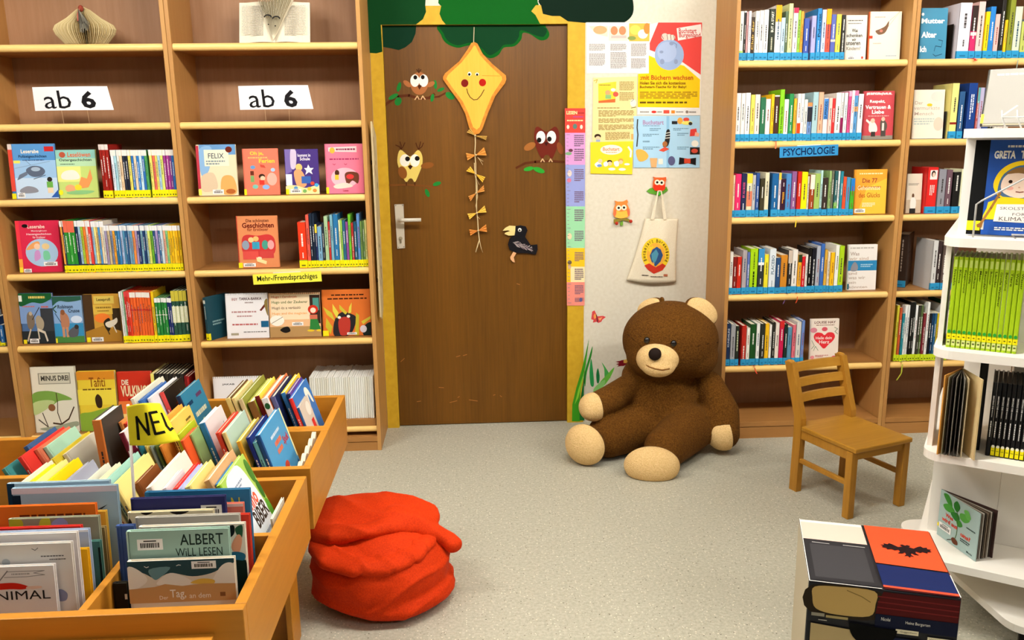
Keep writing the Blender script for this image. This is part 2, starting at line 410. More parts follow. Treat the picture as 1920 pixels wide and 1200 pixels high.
# ------------------------------------------------------------------ room shell
XL0, XR0, YR = -3.45, 4.6, -6.9
HT, FRW = 2.0, .084
FY = -.004                      # front of the door frame
DW = .8813
mb = MB(); mb.box((XL0, YR, -.1), (XR0, .15, 0), M_FLOOR); struct(mb.build('floor'))
mb = MB(); mb.box((XL0, YR, CEIL), (XR0, .15, CEIL+.1), M_CEIL); struct(mb.build('ceiling'))
mb = MB()
mb.box((XL0, 0, 0), (-.03, .12, CEIL), M_WALL); mb.box((DW+.03, 0, 0), (XR0, .12, CEIL), M_WALL); mb.box((-.03, 0, HT+.03), (DW+.03, .12, CEIL), M_WALL)
wall = struct(mb.build('wall_back'))
mb = MB(); mb.box((XL0-.1, YR, 0), (XL0, .15, CEIL), M_GREY); struct(mb.build('wall_left'))
mb = MB(); mb.box((XR0, YR, 0), (XR0+.1, .15, CEIL), M_GREY); struct(mb.build('wall_right'))
mb = MB(); mb.box((XL0, YR-.1, 0), (XR0, YR, CEIL), M_GREY); struct(mb.build('wall_front'))
mb = MB()
mb.box((-.06, FY, 0), (0, .1, HT), M_YEL); mb.box((DW, FY, 0), (DW+FRW, .1, HT), M_YEL); mb.box((-.06, FY, HT), (DW+FRW, .1, HT+FRW), M_YEL)
trim = struct(mb.build('trim_1'))
DY = .022                       # front of the door leaf
mb = MB(); mb.box((.0015, DY, .004), (DW-.0015, DY+.04, HT-.002), M_DOOR); door = struct(mb.build('door_1'))
# closed space behind the door so nothing shows through the gaps
# ceiling lamps
for i, (lx, ly, e) in enumerate(LAMPS):
    where = ['left, near the shelf wall', 'middle, near the shelf wall', 'right, near the shelf wall', 'left, behind the viewpoint', 'middle, behind the viewpoint', 'right, behind the viewpoint'][i]
    fx = MB(); fx.box((-.63, -.12, -.06), (.63, .12, 0), mat('f0eee8')); f = fx.build('ceiling_lamp', None, Matrix.Translation((lx, ly, CEIL)))
    tag(f, f'white fluorescent ceiling lamp, {where}', 'lamp', 'ceiling lamps')
    dm, n, l, b = nodes('lamp_diffuser'); b.inputs['Emission Color'].default_value = (1, .97, .9, 1); b.inputs['Emission Strength'].default_value = 1.5
    d = MB(); d.box((-.6, -.09, -.072), (.6, .09, -.0605), dm); kid(d, 'diffuser', f)
    for o in [o for o in COL.objects if o.get('lamp') == i]:
        k = o['k']; del o['lamp']; del o['k']; o.parent = f; o.location = (k*.4, 0, -.19)

# ------------------------------------------------------------------ painting on wall, frame and door
G1, G2, G3, GD = '053c16', '055814', '1a8a30', '041e10'
k = Ink(pixmap(0), (0, -1, 0))
k.ops([('p', G1, [(681, -90), (806, -90), (798, 0), (797, 15), (681, 15)]), ('s', G2, [(828, 13), (832, -30), (860, -90), (1000, -90), (1016, -30), (1008, 0), (1003, 13), (920, 14)]),
       ('s', GD, [(1014, 11), (1022, -30), (1060, -70), (1150, -70), (1180, -20), (1188, 12), (1183, 32), (1163, 45), (1130, 47), (1106, 42), (1088, 40), (1088, 13)])], 'painted_foliage')
k.ops([('s', c, [(1030+a/3.16, 540+b/3.16) for a, b in P]) for c, P in [
    ('2f8a2a', [(212, 585), (205, 520), (232, 420), (255, 345), (250, 400), (222, 500)]), ('2f9a50', [(245, 575), (238, 500), (247, 420), (258, 480), (264, 575)]), ('1f7a40', [(282, 560), (278, 510), (288, 475), (298, 520), (294, 560)]),
    ('4aa850', [(330, 540), (325, 480), (310, 440), (345, 490), (362, 530)]), ('6ab840', [(300, 560), (340, 515), (385, 470), (360, 530), (320, 580)]), ('8ac870', [(262, 600), (300, 560), (330, 545), (320, 585), (270, 640)])]], 'painted_grass')
k.build(wall)
k = Ink(pixmap(FY), (0, -1, 0))
k.ops([('p', G1, [(683, 8), (797, 8), (799, 22), (793, 36), (780, 46), (714, 46.5), (717, 97), (706, 100), (690, 99)]), ('p', G2, [(828, 8), (824, 26), (829, 38), (836, 46), (1013, 45.5), (1004, 28), (996, 21), (1006, 8)]),
       ('p', GD, [(1014, 8), (1018, 26), (1035, 30), (1050, 30), (1065, 40), (1098, 43), (1098, 8)])], 'painted_foliage')
Z7 = lambda P: [(1030+a/3.16, 540+b/3.16) for a, b in P]
k.ops([('p', '3f9a22', Z7([(134, 790), (136, 690), (160, 590), (190, 490), (215, 390), (236, 295), (222, 400), (208, 500), (186, 600), (178, 700), (182, 790)])), ('p', '1f6a30', Z7([(180, 785), (178, 690), (200, 560), (210, 490), (206, 560), (202, 700), (208, 785)])),
       ('p', '8acc3a', Z7([(150, 690), (172, 600), (205, 500), (222, 420), (200, 540), (172, 650)]))], 'painted_grass')
k.build(trim)
k = Ink(pixmap(DY), (0, -1, 0))
z1 = lambda P: [(670+a/4.444, b/4.444) for a, b in P]
z2 = lambda P: [(670+a/3.75, 220+b/3.75) for a, b in P]
def el(c, z, sc, cx, cy, rx, ry, rot=0, part='painted_owl'):
    (x, y), = z([(cx, cy)]); return ('e', c, x, y, rx/sc, ry/sc, rot, part)
k.ops([('s', G2, z1([(700, 205), (697, 290), (740, 360), (830, 398), (900, 385), (960, 375), (1000, 395), (1070, 470), (1120, 485), (1180, 455), (1220, 398), (1310, 385), (1365, 330), (1380, 275), (1440, 285), (1520, 335), (1580, 325), (1600, 280), (1570, 225), (1535, 205), (1200, 205)])),
       ('s', '05391a', z1([(720, 205), (720, 280), (760, 345), (840, 378), (950, 355), (1030, 395), (1100, 460), (1180, 420), (1220, 375), (1300, 365), (1345, 310), (1365, 250), (1500, 300), (1560, 300), (1550, 225), (1200, 205)])),
       ('p', '06301c', z1([(205, 205), (492, 205), (485, 280), (455, 350), (400, 395), (345, 418), (290, 405), (207, 390)]))], 'painted_foliage')
BR = '5a2c16'
def leafs(L, z, sc, c='1f7a30'):
    return [el(c, z, sc, x, y, a, b, r, 'painted_branch') for x, y, a, b, r in L]
k.ops([('l', BR, 5, z1([(235, 872), (290, 830), (340, 803), (430, 795), (520, 822), (600, 815), (640, 785)]), 'painted_branch'), ('l', BR, 3.5, z1([(600, 815), (680, 805), (735, 775)]), 'painted_branch')]
      + leafs([(347, 725, 17, 42, .25), (300, 805, 45, 18, -.5), (340, 845, 28, 36, .4), (650, 705, 14, 38, -.1), (695, 747, 32, 14, -.4), (625, 815, 15, 34, .2), (772, 798, 42, 26, .6)], z1, 4.444), 'painted_branch')
k.ops([el('a8673a', z1, 4.444, 415, 698, 38, 20, .7), el('a8673a', z1, 4.444, 612, 702, 36, 20, -.5), el('a8673a', z1, 4.444, 516, 695, 74, 95), el('f4f0e4', z1, 4.444, 480, 672, 38, 52), el('f4f0e4', z1, 4.444, 552, 672, 38, 52),
       el('1a1412', z1, 4.444, 483, 645, 16, 18), el('1a1412', z1, 4.444, 545, 643, 16, 18), ('p', '4a2412', z1([(500, 715), (518, 705), (537, 715), (518, 748)]), 'painted_owl'),
       ('l', 'd8b080', 2, z1([(480, 830), (500, 800), (515, 828)]), 'painted_owl'), ('l', 'd8b080', 2, z1([(530, 828), (545, 800), (565, 828)]), 'painted_owl'), ('l', '4a2c16', 2, z1([(495, 580), (513, 606), (530, 580)]), 'painted_owl'), ('l', '4a2c16', 2, z1([(513, 573), (513, 606)]), 'painted_owl')])
k.ops([('l', '7a4a22', 3.5, z2([(228, 476), (350, 474), (450, 480), (540, 490), (585, 505)]), 'painted_branch')]+leafs([(560, 467, 30, 14, -.3), (492, 532, 14, 30, -.4)], z2, 3.75))
k.ops([('s', 'e2c868', z2([(303, 228), (372, 276), (425, 230), (455, 265), (457, 330), (432, 400), (405, 456), (386, 432), (366, 432), (346, 455), (325, 430), (297, 370), (281, 300)]), 'painted_owl'),
       el('8a5222', z2, 3.75, 318, 388, 30, 45, -.3), el('8a5222', z2, 3.75, 492, 338, 46, 22, -.15), el('f4f0e4', z2, 3.75, 335, 303, 36, 43), el('f4f0e4', z2, 3.75, 405, 304, 34, 44), el('1a1412', z2, 3.75, 353, 292, 17, 17), el('1a1412', z2, 3.75, 421, 289, 17, 17),
       ('p', '3a1c10', z2([(355, 345), (372, 333), (390, 345), (372, 368)]), 'painted_owl')]
      + [('l', '4a2412', 1.6, z2(P), 'painted_owl') for P in ([(308, 226), (295, 205), (270, 195)], [(308, 226), (308, 195), (300, 172)], [(308, 226), (325, 200), (335, 178)], [(430, 226), (418, 200), (412, 180)], [(430, 226), (440, 195), (445, 172)], [(430, 226), (455, 205), (465, 180)], [(345, 455), (345, 478)], [(405, 455), (405, 478)])])
k.ops([('l', BR, 4, z2([(1118, 355), (1180, 322), (1250, 312), (1350, 306), (1452, 313)]), 'painted_branch')]+leafs([(1205, 362, 36, 15, -.2), (1277, 371, 42, 18, .35)], z2, 3.75, '2f9a30'))
k.ops([('s', '6a2418', z2([(1268, 65), (1330, 102), (1388, 65), (1416, 100), (1416, 170), (1388, 255), (1365, 294), (1345, 266), (1320, 266), (1300, 292), (1275, 255), (1247, 180), (1245, 100)]), 'painted_owl'),
       el('a0632e', z2, 3.75, 1212, 205, 44, 25, -.5), el('8a4a26', z2, 3.75, 1425, 218, 20, 44, -.3), el('f4f0e4', z2, 3.75, 1290, 140, 32, 44), el('f4f0e4', z2, 3.75, 1364, 140, 33, 45), el('1a1412', z2, 3.75, 1278, 160, 16, 18), el('1a1412', z2, 3.75, 1350, 153, 16, 18),
       ('p', '3a1410', z2([(1315, 180), (1328, 172), (1342, 180), (1328, 202)]), 'painted_owl'), ('l', 'd8b080', 2, z2([(1290, 312), (1302, 292), (1314, 312)]), 'painted_owl'), ('l', 'd8b080', 2, z2([(1348, 312), (1358, 292), (1370, 312)]), 'painted_owl')])
z3 = lambda P: [(670+a/3.53, 500+b/3.53) for a, b in P]
k.ops([('l', 'a87038', 1.2, z3(P), 'scratch') for P in ([(288, 628), (312, 606)], [(655, 596), (680, 588)], [(700, 588), (725, 580)], [(540, 798), (572, 800)], [(612, 898), (660, 886)], [(740, 880), (795, 888)], [(665, 865), (675, 858)], [(900, 850), (912, 846)], [(945, 852), (955, 860)], [(1055, 112), (1075, 118)], [(395, 892), (420, 888)])])
k.build(door)
# door handle
def px(P, Y): return [at_y(a, b, Y) for a, b in P]
mb = MB(); p = px(z2([(262, 612), (325, 610), (335, 918), (282, 922)]), DY); mb.prism(p, (0, -.008, 0), mat('cfc6b4', .35, .6)); hp = kid(mb, 'handle_plate', door)
mb = MB(); a = at_y(*z2([(300, 716)])[0], DY); mb.tube([a, a+V((0, -.055, 0))], .0105, mat('d4ccbc', .3, .7), 12)
e = at_y(*z2([(448, 717)])[0], DY-.055); mb.tube([a+V((0, -.052, 0)), a+V((.02, -.056, 0)), V((e.x, a.y-.054, a.z))], [.0105, .0095, .009], mat('d4ccbc', .3, .7), 12); kid(mb, 'door_handle', door, True)
mb = MB(); c = at_y(*z2([(305, 850)])[0], DY-.0085); mb.tube([c, c+V((0, -.006, 0))], .009, mat('9a8e74', .3, .7), 14)
mb.box((c.x-.004, c.y-.007, c.z-.022), (c.x+.004, c.y-.001, c.z-.004), mat('7a6e58', .3, .7)); kid(mb, 'lock_cylinder', door)
mb = MB()
for q in z2([(270, 620), (318, 618), (290, 914), (328, 910)]):
    c = at_y(*q, DY-.0082); mb.tube([c, c+V((0, -.002, 0))], .003, mat('8a8272', .3, .7), 8)
kid(mb, 'screw', door)

# ------------------------------------------------------------------ bookcases
BD = .32; TH = .019
ZL = [1.876, 1.543, 1.215, .880, .544]; ZR = [1.783, 1.425, 1.077, .708, .353]
def bookcase(x0, x1, zs, zbot, top, label, extra=None):
    cx = (x0+x1)/2; root = empty('bookcase', (cx, -BD/2, 0)); tag(root, label, 'bookcase', 'beech bookcases along the wall')
    T = Matrix.Translation((-cx, BD/2, 0))
    def add(nm, fn):
        q = MB(); fn(q); q.v = [tuple(T @ V(v)) for v in q.v]; return kid(q, nm, root)
    g = .0007
    add('side_panel', lambda q: q.bbox((x0+g, -BD, 0), (x0+TH, -.004, top), M_BEECH, .0015)); add('side_panel', lambda q: q.bbox((x1-TH, -BD, 0), (x1-g, -.004, top), M_BEECH, .0015))
    add('back_panel', lambda q: q.box((x0+TH, -.014, .06), (x1-TH, -.006, top), M_BACK))
    def shelf(q, z, y0=-BD+.005):
        a, b = x0+TH+.0006, x1-TH-.0006; r = .0155
        q.box((a, y0+r, z-.012), (b, -.0145, z+r), M_BEECHX)
        pts = [(a, y0+r+.004, z+r)]+[(a, y0+r-r*math.sin(t), z+r*math.cos(t)) for t in [PI*i/10 for i in range(11)]]+[(a, y0+r+.004, z-r)]
        q.prism(pts[::-1], (b-a, 0, 0), M_NOSE)
    for z in zs: add('shelf', lambda q: shelf(q, z))
    if extra: add('shelf', lambda q: shelf(q, extra, -BD+.012))
    add('top_board', lambda q: q.box((x0+TH, -BD, top-.024), (x1-TH, -.0145, top), M_BEECHX))
    add('bottom_board', lambda q: q.bbox((x0+TH+.0005, -BD+.001, zbot-.025), (x1-TH-.0005, -.0145, zbot), M_BEECHX, .002))
    add('plinth', lambda q: q.box((x0+TH+.0005, -BD+.004, 0), (x1-TH-.0005, -BD+.022, zbot-.0275), M_BEECHX))
    return root
UL, XS, XLE = .8337, -.8945, -.0608
ZB = .07
bookcase(XLE-UL, XLE, ZL, ZB, 2.235, 'beech bookcase left of the door, holding picture books and white journals', .105)
bookcase(XS-UL, XS, ZL, ZB, 2.235, 'beech bookcase left of the door with early reader series, beneath the leftmost ab 6 card', .105)
bookcase(XS-2*UL, XS-UL, ZL, ZB, 2.235, 'beech bookcase at the far left edge, mostly hidden by the book bins', .105)
XRA, URW = 1.5957, .8209
bookcase(XRA, XRA+URW, ZR, .085, 2.16, 'beech bookcase behind the small chair, with the psychology sign')
bookcase(XRA+URW, XRA+2*URW, ZR, .085, 2.16, 'beech bookcase partly hidden behind the white carousel')

# narrow patterned board hung on the bookcase side next to the door
mb = MB(); P = [(0, 1.0), (.5, .97), (1, .93), (1.02, .5), (.96, .2), (.7, .04), (.3, 0), (0, .02), (-.03, .5)]
zt, zb = at_y(692, 228, -.2).z, at_y(706, 598, -.2).z
mb.prism([(XLE+.012, -.24+.15*a, zb+(zt-zb)*b) for a, b in P], (.008, 0, 0), mat('d8c69a', .7))
for hz in (.2, .8): mb.box((XLE+.0003, -.18, zb+(zt-zb)*hz-.01), (XLE+.012, -.16, zb+(zt-zb)*hz+.01), mat('2a1c12'))
bd = mb.build('patterned_board'); tag(bd, 'narrow pale patterned board hanging on the bookcase side beside the door', 'wall decoration')
k = Ink(lambda u, v: (XLE+.02, -.24+.15*u, zt+(zb-zt)*v), (1, 0, 0)); rg = random.Random(3)
k.ops([('e', rg.choice(('5a4a30', '7a6a40', '8a3a20')), rg.uniform(.15, .85), .05+i*.038, rg.uniform(.05, .12), rg.uniform(.006, .012), rg.uniform(0, 1)) for i in range(24)]); k.build(bd)

# ------------------------------------------------------------------ chair
A, B, D, Cc = at_z(1489, 918, 0), at_z(1592, 970, 0), at_z(1690, 950, 0), at_z(1576, 895, 0)
e1 = ((Cc-A)+(D-B)).normalized(); e1.z = 0; e2 = V((e1.y, -e1.x, 0))      # e1 along the back, e2 towards the front
LW, LD = .272, .292
cc = (A+B+D+Cc)/4
MC = Matrix(((e1.x, e2.x, 0, cc.x), (e1.y, e2.y, 0, cc.y), (0, 0, 1, 0), (0, 0, 0, 1)))
ch = empty('chair', M=MC); tag(ch, 'small wooden child\'s chair with three back slats on the open floor', 'chair')
SH = .292; ZT = None
# back posts lean back above the seat
def post(x):
    q = MB(); w2, d2 = .0135, .021
    ys = [(-LD/2-.0, 0), (-LD/2+.006, SH-.02), (-LD/2+.004, SH+.03), (-LD/2-.07, .545)]
    for (ya, za), (yb, zb) in zip(ys, ys[1:]):
        vs = [V((x+sx*w2, y+sy*d2, z)) for y, z in ((ya, za), (yb, zb)) for sx, sy in ((-1, -1), (1, -1), (1, 1), (-1, 1))]
        q.add(vs, [(3, 2, 1, 0), (4, 5, 6, 7), (0, 1, 5, 4), (1, 2, 6, 5), (2, 3, 7, 6), (3, 0, 4, 7)], M_CHAIR)
    q.ell((x, ys[-1][0], .545), (w2, d2, .009), M_CHAIR, None, 14, 8)
    kid(q, 'back_leg', ch)
post(-LW/2); post(LW/2)
for sx in (-1, 1):
    q = MB(); q.bbox((sx*LW/2-.016, LD/2-.016, 0), (sx*LW/2+.016, LD/2+.016, SH-.018), M_CHAIR, .003); kid(q, 'front_leg', ch)
    q = MB(); q.bbox((sx*LW/2-.008, -LD/2+.022, .13), (sx*LW/2+.008, LD/2-.014, .15), M_CHAIR, .003); kid(q, 'stretcher', ch)
    q = MB(); q.bbox((sx*LW/2-.009, -LD/2+.022, SH-.055), (sx*LW/2+.009, LD/2-.014, SH-.018), M_CHAIR, .002); kid(q, 'seat_rail', ch)
q = MB(); q.bbox((-LW/2+.016, LD/2-.010, SH-.052), (LW/2-.016, LD/2+.010, SH-.018), M_CHAIRX, .002); kid(q, 'seat_rail', ch)
q = MB(); q.bbox((-LW/2-.014, -LD/2+.028, SH-.0178), (LW/2+.014, LD/2+.028, SH+.002), M_CHAIRX, .005); q.box((-LW/2+.0142, -LD/2-.01, SH-.0178), (LW/2-.0142, -LD/2+.03, SH+.001), M_CHAIRX); kid(q, 'seat', ch)
for z0, z1_ in ((.502, .536), (.442, .474), (.382, .414)):
    q = MB()
    f = lambda z: -LD/2+.004-(z-SH-.03)*.074/(.545-SH-.03)
    n = 8; vs = []
    for i in range(n+1):
        u = i/n; x = -LW/2+.0136+(LW-.0272)*u; b = .012*math.sin(PI*u)
        for z, dy in ((z0, -.007), (z0, .007), (z1_, .007), (z1_, -.007)): vs.append((x, f(z)-b+dy, z))
    fs = [(i*4+k, i*4+(k+1) % 4, i*4+4+(k+1) % 4, i*4+4+k) for i in range(n) for k in range(4)]+[(3, 2, 1, 0), (n*4, n*4+1, n*4+2, n*4+3)]
    q.add(vs, fs, M_CHAIRX); kid(q, 'back_slat', ch)

# ------------------------------------------------------------------ teddy bear
M_FUR = noisy('brown_plush', '6c4412', '4e2c06', 160, .95, 1.0, .006, .15, 5)
M_CREAM = noisy('cream_plush', 'f0cc92', 'e0b87a', 190, .95, 1.0, .005, .3, 5)
M_BLACK = mat('120c0a', .25, .5)
bear = empty('teddy_bear', (1.27, -.4, 0)); tag(bear, 'large brown plush teddy bear sitting on the floor against the wall', 'teddy bear')
def rot(z=0, x=0, y=0): return (Matrix.Rotation(z, 3, 'Z') @ Matrix.Rotation(x, 3, 'X') @ Matrix.Rotation(y, 3, 'Y'))
def capsule(q, pts, rs, m=M_FUR, nseg=10):
    """a plump limb: overlapping ellipsoids along a path"""
    for (p0, r0), (p1, r1) in zip(zip(pts, rs), zip(pts[1:], rs[1:])):
        for i in range(nseg+1):
            t = i/nseg; r = r0+(r1-r0)*t; q.ell(V(p0).lerp(V(p1), t), (r, r, r), m, None, 16, 10)
H = at_y(1257, 637, -.36)                      # centre of the head
HR = rot(z=.16, y=.06, x=.08)
q = MB()
q.ell(H, (.232, .195, .186), M_FUR, HR, 32, 20)
for sx in (-1, 1): q.ell(H+HR @ V((sx*.105, -.04, -.062)), (.118, .128, .108), M_FUR, HR)          # cheeks
TC = at_y(1240, 765, -.40)
q.ell((TC.x, -.33, .20), (.205, .165, .20), M_FUR, rot(z=.1), 32, 20)                                # belly
q.ell((TC.x+.005, -.31, .33), (.185, .14, .13), M_FUR, rot(z=.1))                                    # chest
RA = [at_y(1330, 722, -.38), at_y(1352, 772, -.45), at_y(1356, 812, -.50)]
LA = [at_y(1184, 722, -.38), at_y(1146, 747, -.46), at_y(1112, 763, -.50)]
capsule(q, RA, [.07, .085, .078]); capsule(q, LA, [.062, .066, .062])
LL = [at_y(1215, 812, -.38), at_y(1140, 822, -.50)]; RL = [at_y(1290, 842, -.46), at_y(1246, 858, -.66)]
LL[0].z, LL[1].z, RL[0].z, RL[1].z = .125, .104, .118, .096
capsule(q, LL, [.122, .102]); capsule(q, RL, [.118, .096])
# feet: upright ellipsoids at the ends of the legs, sole plane faces the camera side
LF = at_y(1098, 833, -.575); RF = at_y(1222, 872, -.74)
LFR = rot(z=-.62); RFR = rot(z=-.18)
q.ell(LF, (.096, .07, .094), M_FUR, LFR); q.ell(RF, (.119, .075, .086), M_FUR, RFR)
for v in q.v: pass
q.v = [(x, min(y, -.012), max(z, .001)) for x, y, z in q.v]
me = remesh(q, .009, 5)
body = meshobj(me, 'body', M_FUR)
for v in me.vertices: v.co.z = max(v.co.z, .001)
Ti = Matrix.Translation(V((-1.27, .4, 0))); me.transform(Ti); body.parent = bear
def bkid(q, name, smooth=True):
    q.v = [tuple(Ti @ V(v)) for v in q.v]; return kid(q, name, bear, smooth)
def cap(c, r, m, R, d, keep, name, grow=1.02, nrm=None):
    """the part of an ellipsoid on one side of a plane, slightly proud of the body"""
    bm = bmesh.new(); bmesh.ops.create_uvsphere(bm, u_segments=40, v_segments=24, radius=1)
    for v in bm.verts: v.co = V((v.co.x*r[0]*grow, v.co.y*r[1]*grow, v.co.z*r[2]*grow))
    bmesh.ops.bisect_plane(bm, geom=bm.verts[:]+bm.edges[:]+bm.faces[:], plane_co=V(d), plane_no=V(keep), clear_inner=True)
    q = MB(); q.frombm(bm, m, Matrix.Translation(V(c)) @ R.to_4x4()); bm.free(); 
    q.v = [(x, y, max(z, .0012)) for x, y, z in q.v]
    return bkid(q, name)
cap(LF, (.096, .07, .094), M_CREAM, LFR, (0, -.004, 0), (0, -1, 0), 'foot_sole', 1.035)
cap(RF, (.119, .075, .086), M_CREAM, RFR, (0, -.004, 0), (0, -1, 0), 'foot_sole', 1.035)
cap(LA[2], (.064, .064, .064), M_CREAM, Matrix.Identity(3), (.022, 0, .01), (-.9, -.25, -.1), 'paw_pad', 1.05)
cap(RA[2], (.079, .079, .079), M_CREAM, Matrix.Identity(3), (.012, 0, 0), (-1, -.12, -.12), 'paw_pad', 1.04)
fw = HR @ V((-.12, -1, 0)); 
def face_pt(pxx, pyy, extra=0):
    """point on the head ellipsoid seen at a photo position"""
    d = ray(pxx, pyy); Ri = HR.transposed(); o = Ri @ (CAM-H); dd = Ri @ d; r = (.232, .195, .186)
    o2 = V([o[i]/r[i] for i in range(3)]); d2 = V([dd[i]/r[i] for i in range(3)])
    a, b, c = d2.dot(d2), 2*o2.dot(d2), o2.dot(o2)-1; t = (-b-math.sqrt(max(0, b*b-4*a*c)))/(2*a); return CAM+d*(t-extra)
MZ = face_pt(1234, 674)
MUZ = MZ+V((0, .012, 0)); MR = rot(z=-.1, x=.12)
q = MB(); q.ell(MUZ, (.098, .082, .076), M_CREAM, MR, 32, 20); q.ell(MUZ+V((-.002, -.022, -.024)), (.080, .072, .052), M_CREAM, MR, 28, 16)
me2 = remesh(q, .008, 4); o2 = meshobj(me2, 'muzzle', M_CREAM); me2.transform(Ti); o2.parent = bear
q = MB(); nz = at_y(1228, 664, MUZ.y-.078); q.ell(nz, (.029, .021, .029), mat('1e100a', .8, .2), None, 24, 14); bkid(q, 'nose')
q = MB(); M_LINE = mat('8a5c2c', .9)
mo = [at_y(1030+a/3.16, 540+b/3.16, MUZ.y-.088) for a, b in ((562, 447), (590, 466), (625, 478), (670, 486), (712, 478))]
def onto(c, r, R, p, g=1.0):
    """push a point along the view ray until it meets an ellipsoid"""
    d = (V(p)-CAM).normalized(); Ri = R.transposed(); o = Ri @ (CAM-V(c)); dd = Ri @ d
    o2 = V([o[i]/(r[i]*g) for i in range(3)]); d2 = V([dd[i]/(r[i]*g) for i in range(3)]); a, b, cq = d2.dot(d2), 2*o2.dot(d2), o2.dot(o2)-1
    di = b*b-4*a*cq
    return V(p) if di < 0 else CAM+d*((-b-math.sqrt(di))/(2*a))
mo = [onto(MUZ+V((-.002, -.022, -.024)), (.080, .072, .052), MR, p, .99) for p in mo]
q.tube(mo, .0034, M_LINE, 6); bkid(q, 'mouth')
for ex, ey in ((1213, 638), (1263, 644)):
    q = MB(); p = face_pt(ex, ey); q.ell(p, (.0145, .012, .0155), M_BLACK, None, 18, 12); bkid(q, 'eye')
# ears
er = at_y(1314, 585, -.37); ERR = rot(z=.1, y=.65, x=-.25)
q = MB(); q.ell(er, (.088, .034, .06), M_FUR, ERR, 24, 14); e = bkid(q, 'ear')
q = MB(); q.ell(er+ERR @ V((0, -.013, .003)), (.082, .030, .056), M_CREAM, ERR, 24, 14); q.v = [tuple(Ti @ V(v)) for v in q.v]; kid(q, 'inner_ear', e, True)
el_ = at_y(1222, 577, -.30); ELR = rot(z=-.55, y=-.5, x=-.2)
q = MB(); q.ell(el_, (.068, .032, .045), M_FUR, ELR, 24, 14); q.ell(at_y(1241, 563, -.33), (.012, .012, .016), M_FUR); e = bkid(q, 'ear')
q = MB(); q.ell(el_+ELR @ V((-.006, -.010, .002)), (.065, .028, .043), M_CREAM, ELR, 24, 14); q.v = [tuple(Ti @ V(v)) for v in q.v]; kid(q, 'inner_ear', e, True)
# sewn seams
q = MB(); M_SEAM = mat('3c2006', .95, .1)
def seam(pts):
    P = [face_pt(1030+a/3.16, 540+b/3.16, -.003) for a, b in pts]; q.tube(P, .0028, M_SEAM, 5)
seam([(700, 95), (680, 170), (660, 230), (648, 300)]); seam([(800, 372), (880, 345), (940, 330), (998, 322)]); seam([(465, 275), (500, 305), (545, 345)]); seam([(570, 240), (540, 290)])
bkid(q, 'seam')

# ------------------------------------------------------------------ bean bag
def bean_mat():
    return noisy('red_canvas', 'd03804', 'bc2c02', 220, .8, .2, .001, .03, 3)
M_RED = bean_mat()
BC = V((.072, -1.628, 0))
def clampb(vs):
    return [(x, y, max(z, .001)) for x, y, z in vs]
q = MB()
q.ell(BC+V((0, 0, .118)), (.226, .222, .14), M_RED, None, 40, 24); q.ell(BC+V((0, 0, .07)), (.226, .215, .085), M_RED, None, 40, 20)
q.ell(BC+V((.03, -.02, .05)), (.215, .2, .06), M_RED, None, 36, 16)
q.v = clampb(q.v); me = remesh(q, .009, 4)
def wr(p, a, b, c, amp):   # long soft creases across direction (a,b,c)
    s = V(p).dot(V((a, b, c))); return amp*(1-abs(math.sin(s*PI+2.2*noise.noise(V(p)*5))))**3
me.calc_loop_triangles() if False else None
for v in me.vertices:
    p = v.co; d = (p-BC-V((0, 0, .11))); d.z *= .4; d.normalize()
    k = wr(p, -3.0, 0.5, 11, .010)+.007*noise.noise(V((p.x*7, p.y*7, p.z*13)))+.003*noise.noise(p*26)
    if p.z > .006: p += d*k
    p.z = max(p.z, .001); p.x = max(p.x, -.146)
bb = meshobj(me, 'beanbag', M_RED); tag(bb, 'red canvas beanbag with a folded twisted top beside the book bins', 'beanbag')
q = MB()
path = [(-.115, -1.68, .214), (-.068, -1.765, .208), (.02, -1.81, .200), (.11, -1.80, .199), (.185, -1.745, .203), (.225, -1.66, .208)]
for a, b in zip(path, path[1:]):
    for i in range(6):
        p = V(a).lerp(V(b), i/6); q.ell(p, (.042, .042, .027), M_RED, None, 14, 10)
q.ell((.03, -1.655, .21), (.185, .13, .036), M_RED, rot(z=.1), 32, 16)
me = remesh(q, .008, 3)
for v in me.vertices:
    p = v.co; p.z += wr(p, 9, 10, 0, .012)-.006+.006*noise.noise(p*12); p.x = max(p.x, -.145)
meshobj(me, 'tucked_roll', M_RED, bb)
q = MB()
q.ell((.055, -1.555, .245), (.215, .135, .050), M_RED, rot(z=-.12, y=.05), 40, 20)
q.ell((-.06, -1.60, .232), (.115, .13, .042), M_RED, rot(z=.3), 32, 16)
lip = [(-.125, -1.655, .238), (-.06, -1.705, .252), (.03, -1.71, .262), (.1, -1.675, .262), (.16, -1.64, .25)]
for a_, b_ in zip(lip, lip[1:]):
    for i in range(6): q.ell(V(a_).lerp(V(b_), i/6), (.034, .034, .024), M_RED, None, 14, 10)
tp = [(.12, -1.60, .255), (.2, -1.62, .232), (.26, -1.635, .205), (.305, -1.645, .188)]; tr_ = [.055, .046, .036, .028]
for (a, ra), (b, rb) in zip(zip(tp, tr_), zip(tp[1:], tr_[1:])):
    for i in range(6): t = i/6; r = ra+(rb-ra)*t; q.ell(V(a).lerp(V(b), t), (r, r*1.05, r*.75), M_RED, None, 14, 10)
q.ell((.31, -1.655, .180), (.032, .03, .026), M_RED, None, 16, 10)
me = remesh(q, .007, 3)
for v in me.vertices:
    p = v.co; s = (p.x*.5+p.y*1.3); p.z += .012*(1-abs(math.sin(s*17+2.0*noise.noise(p*4))))**2+.006*noise.noise(p*14); p.x = max(p.x, -.145)
meshobj(me, 'folded_top', M_RED, bb)

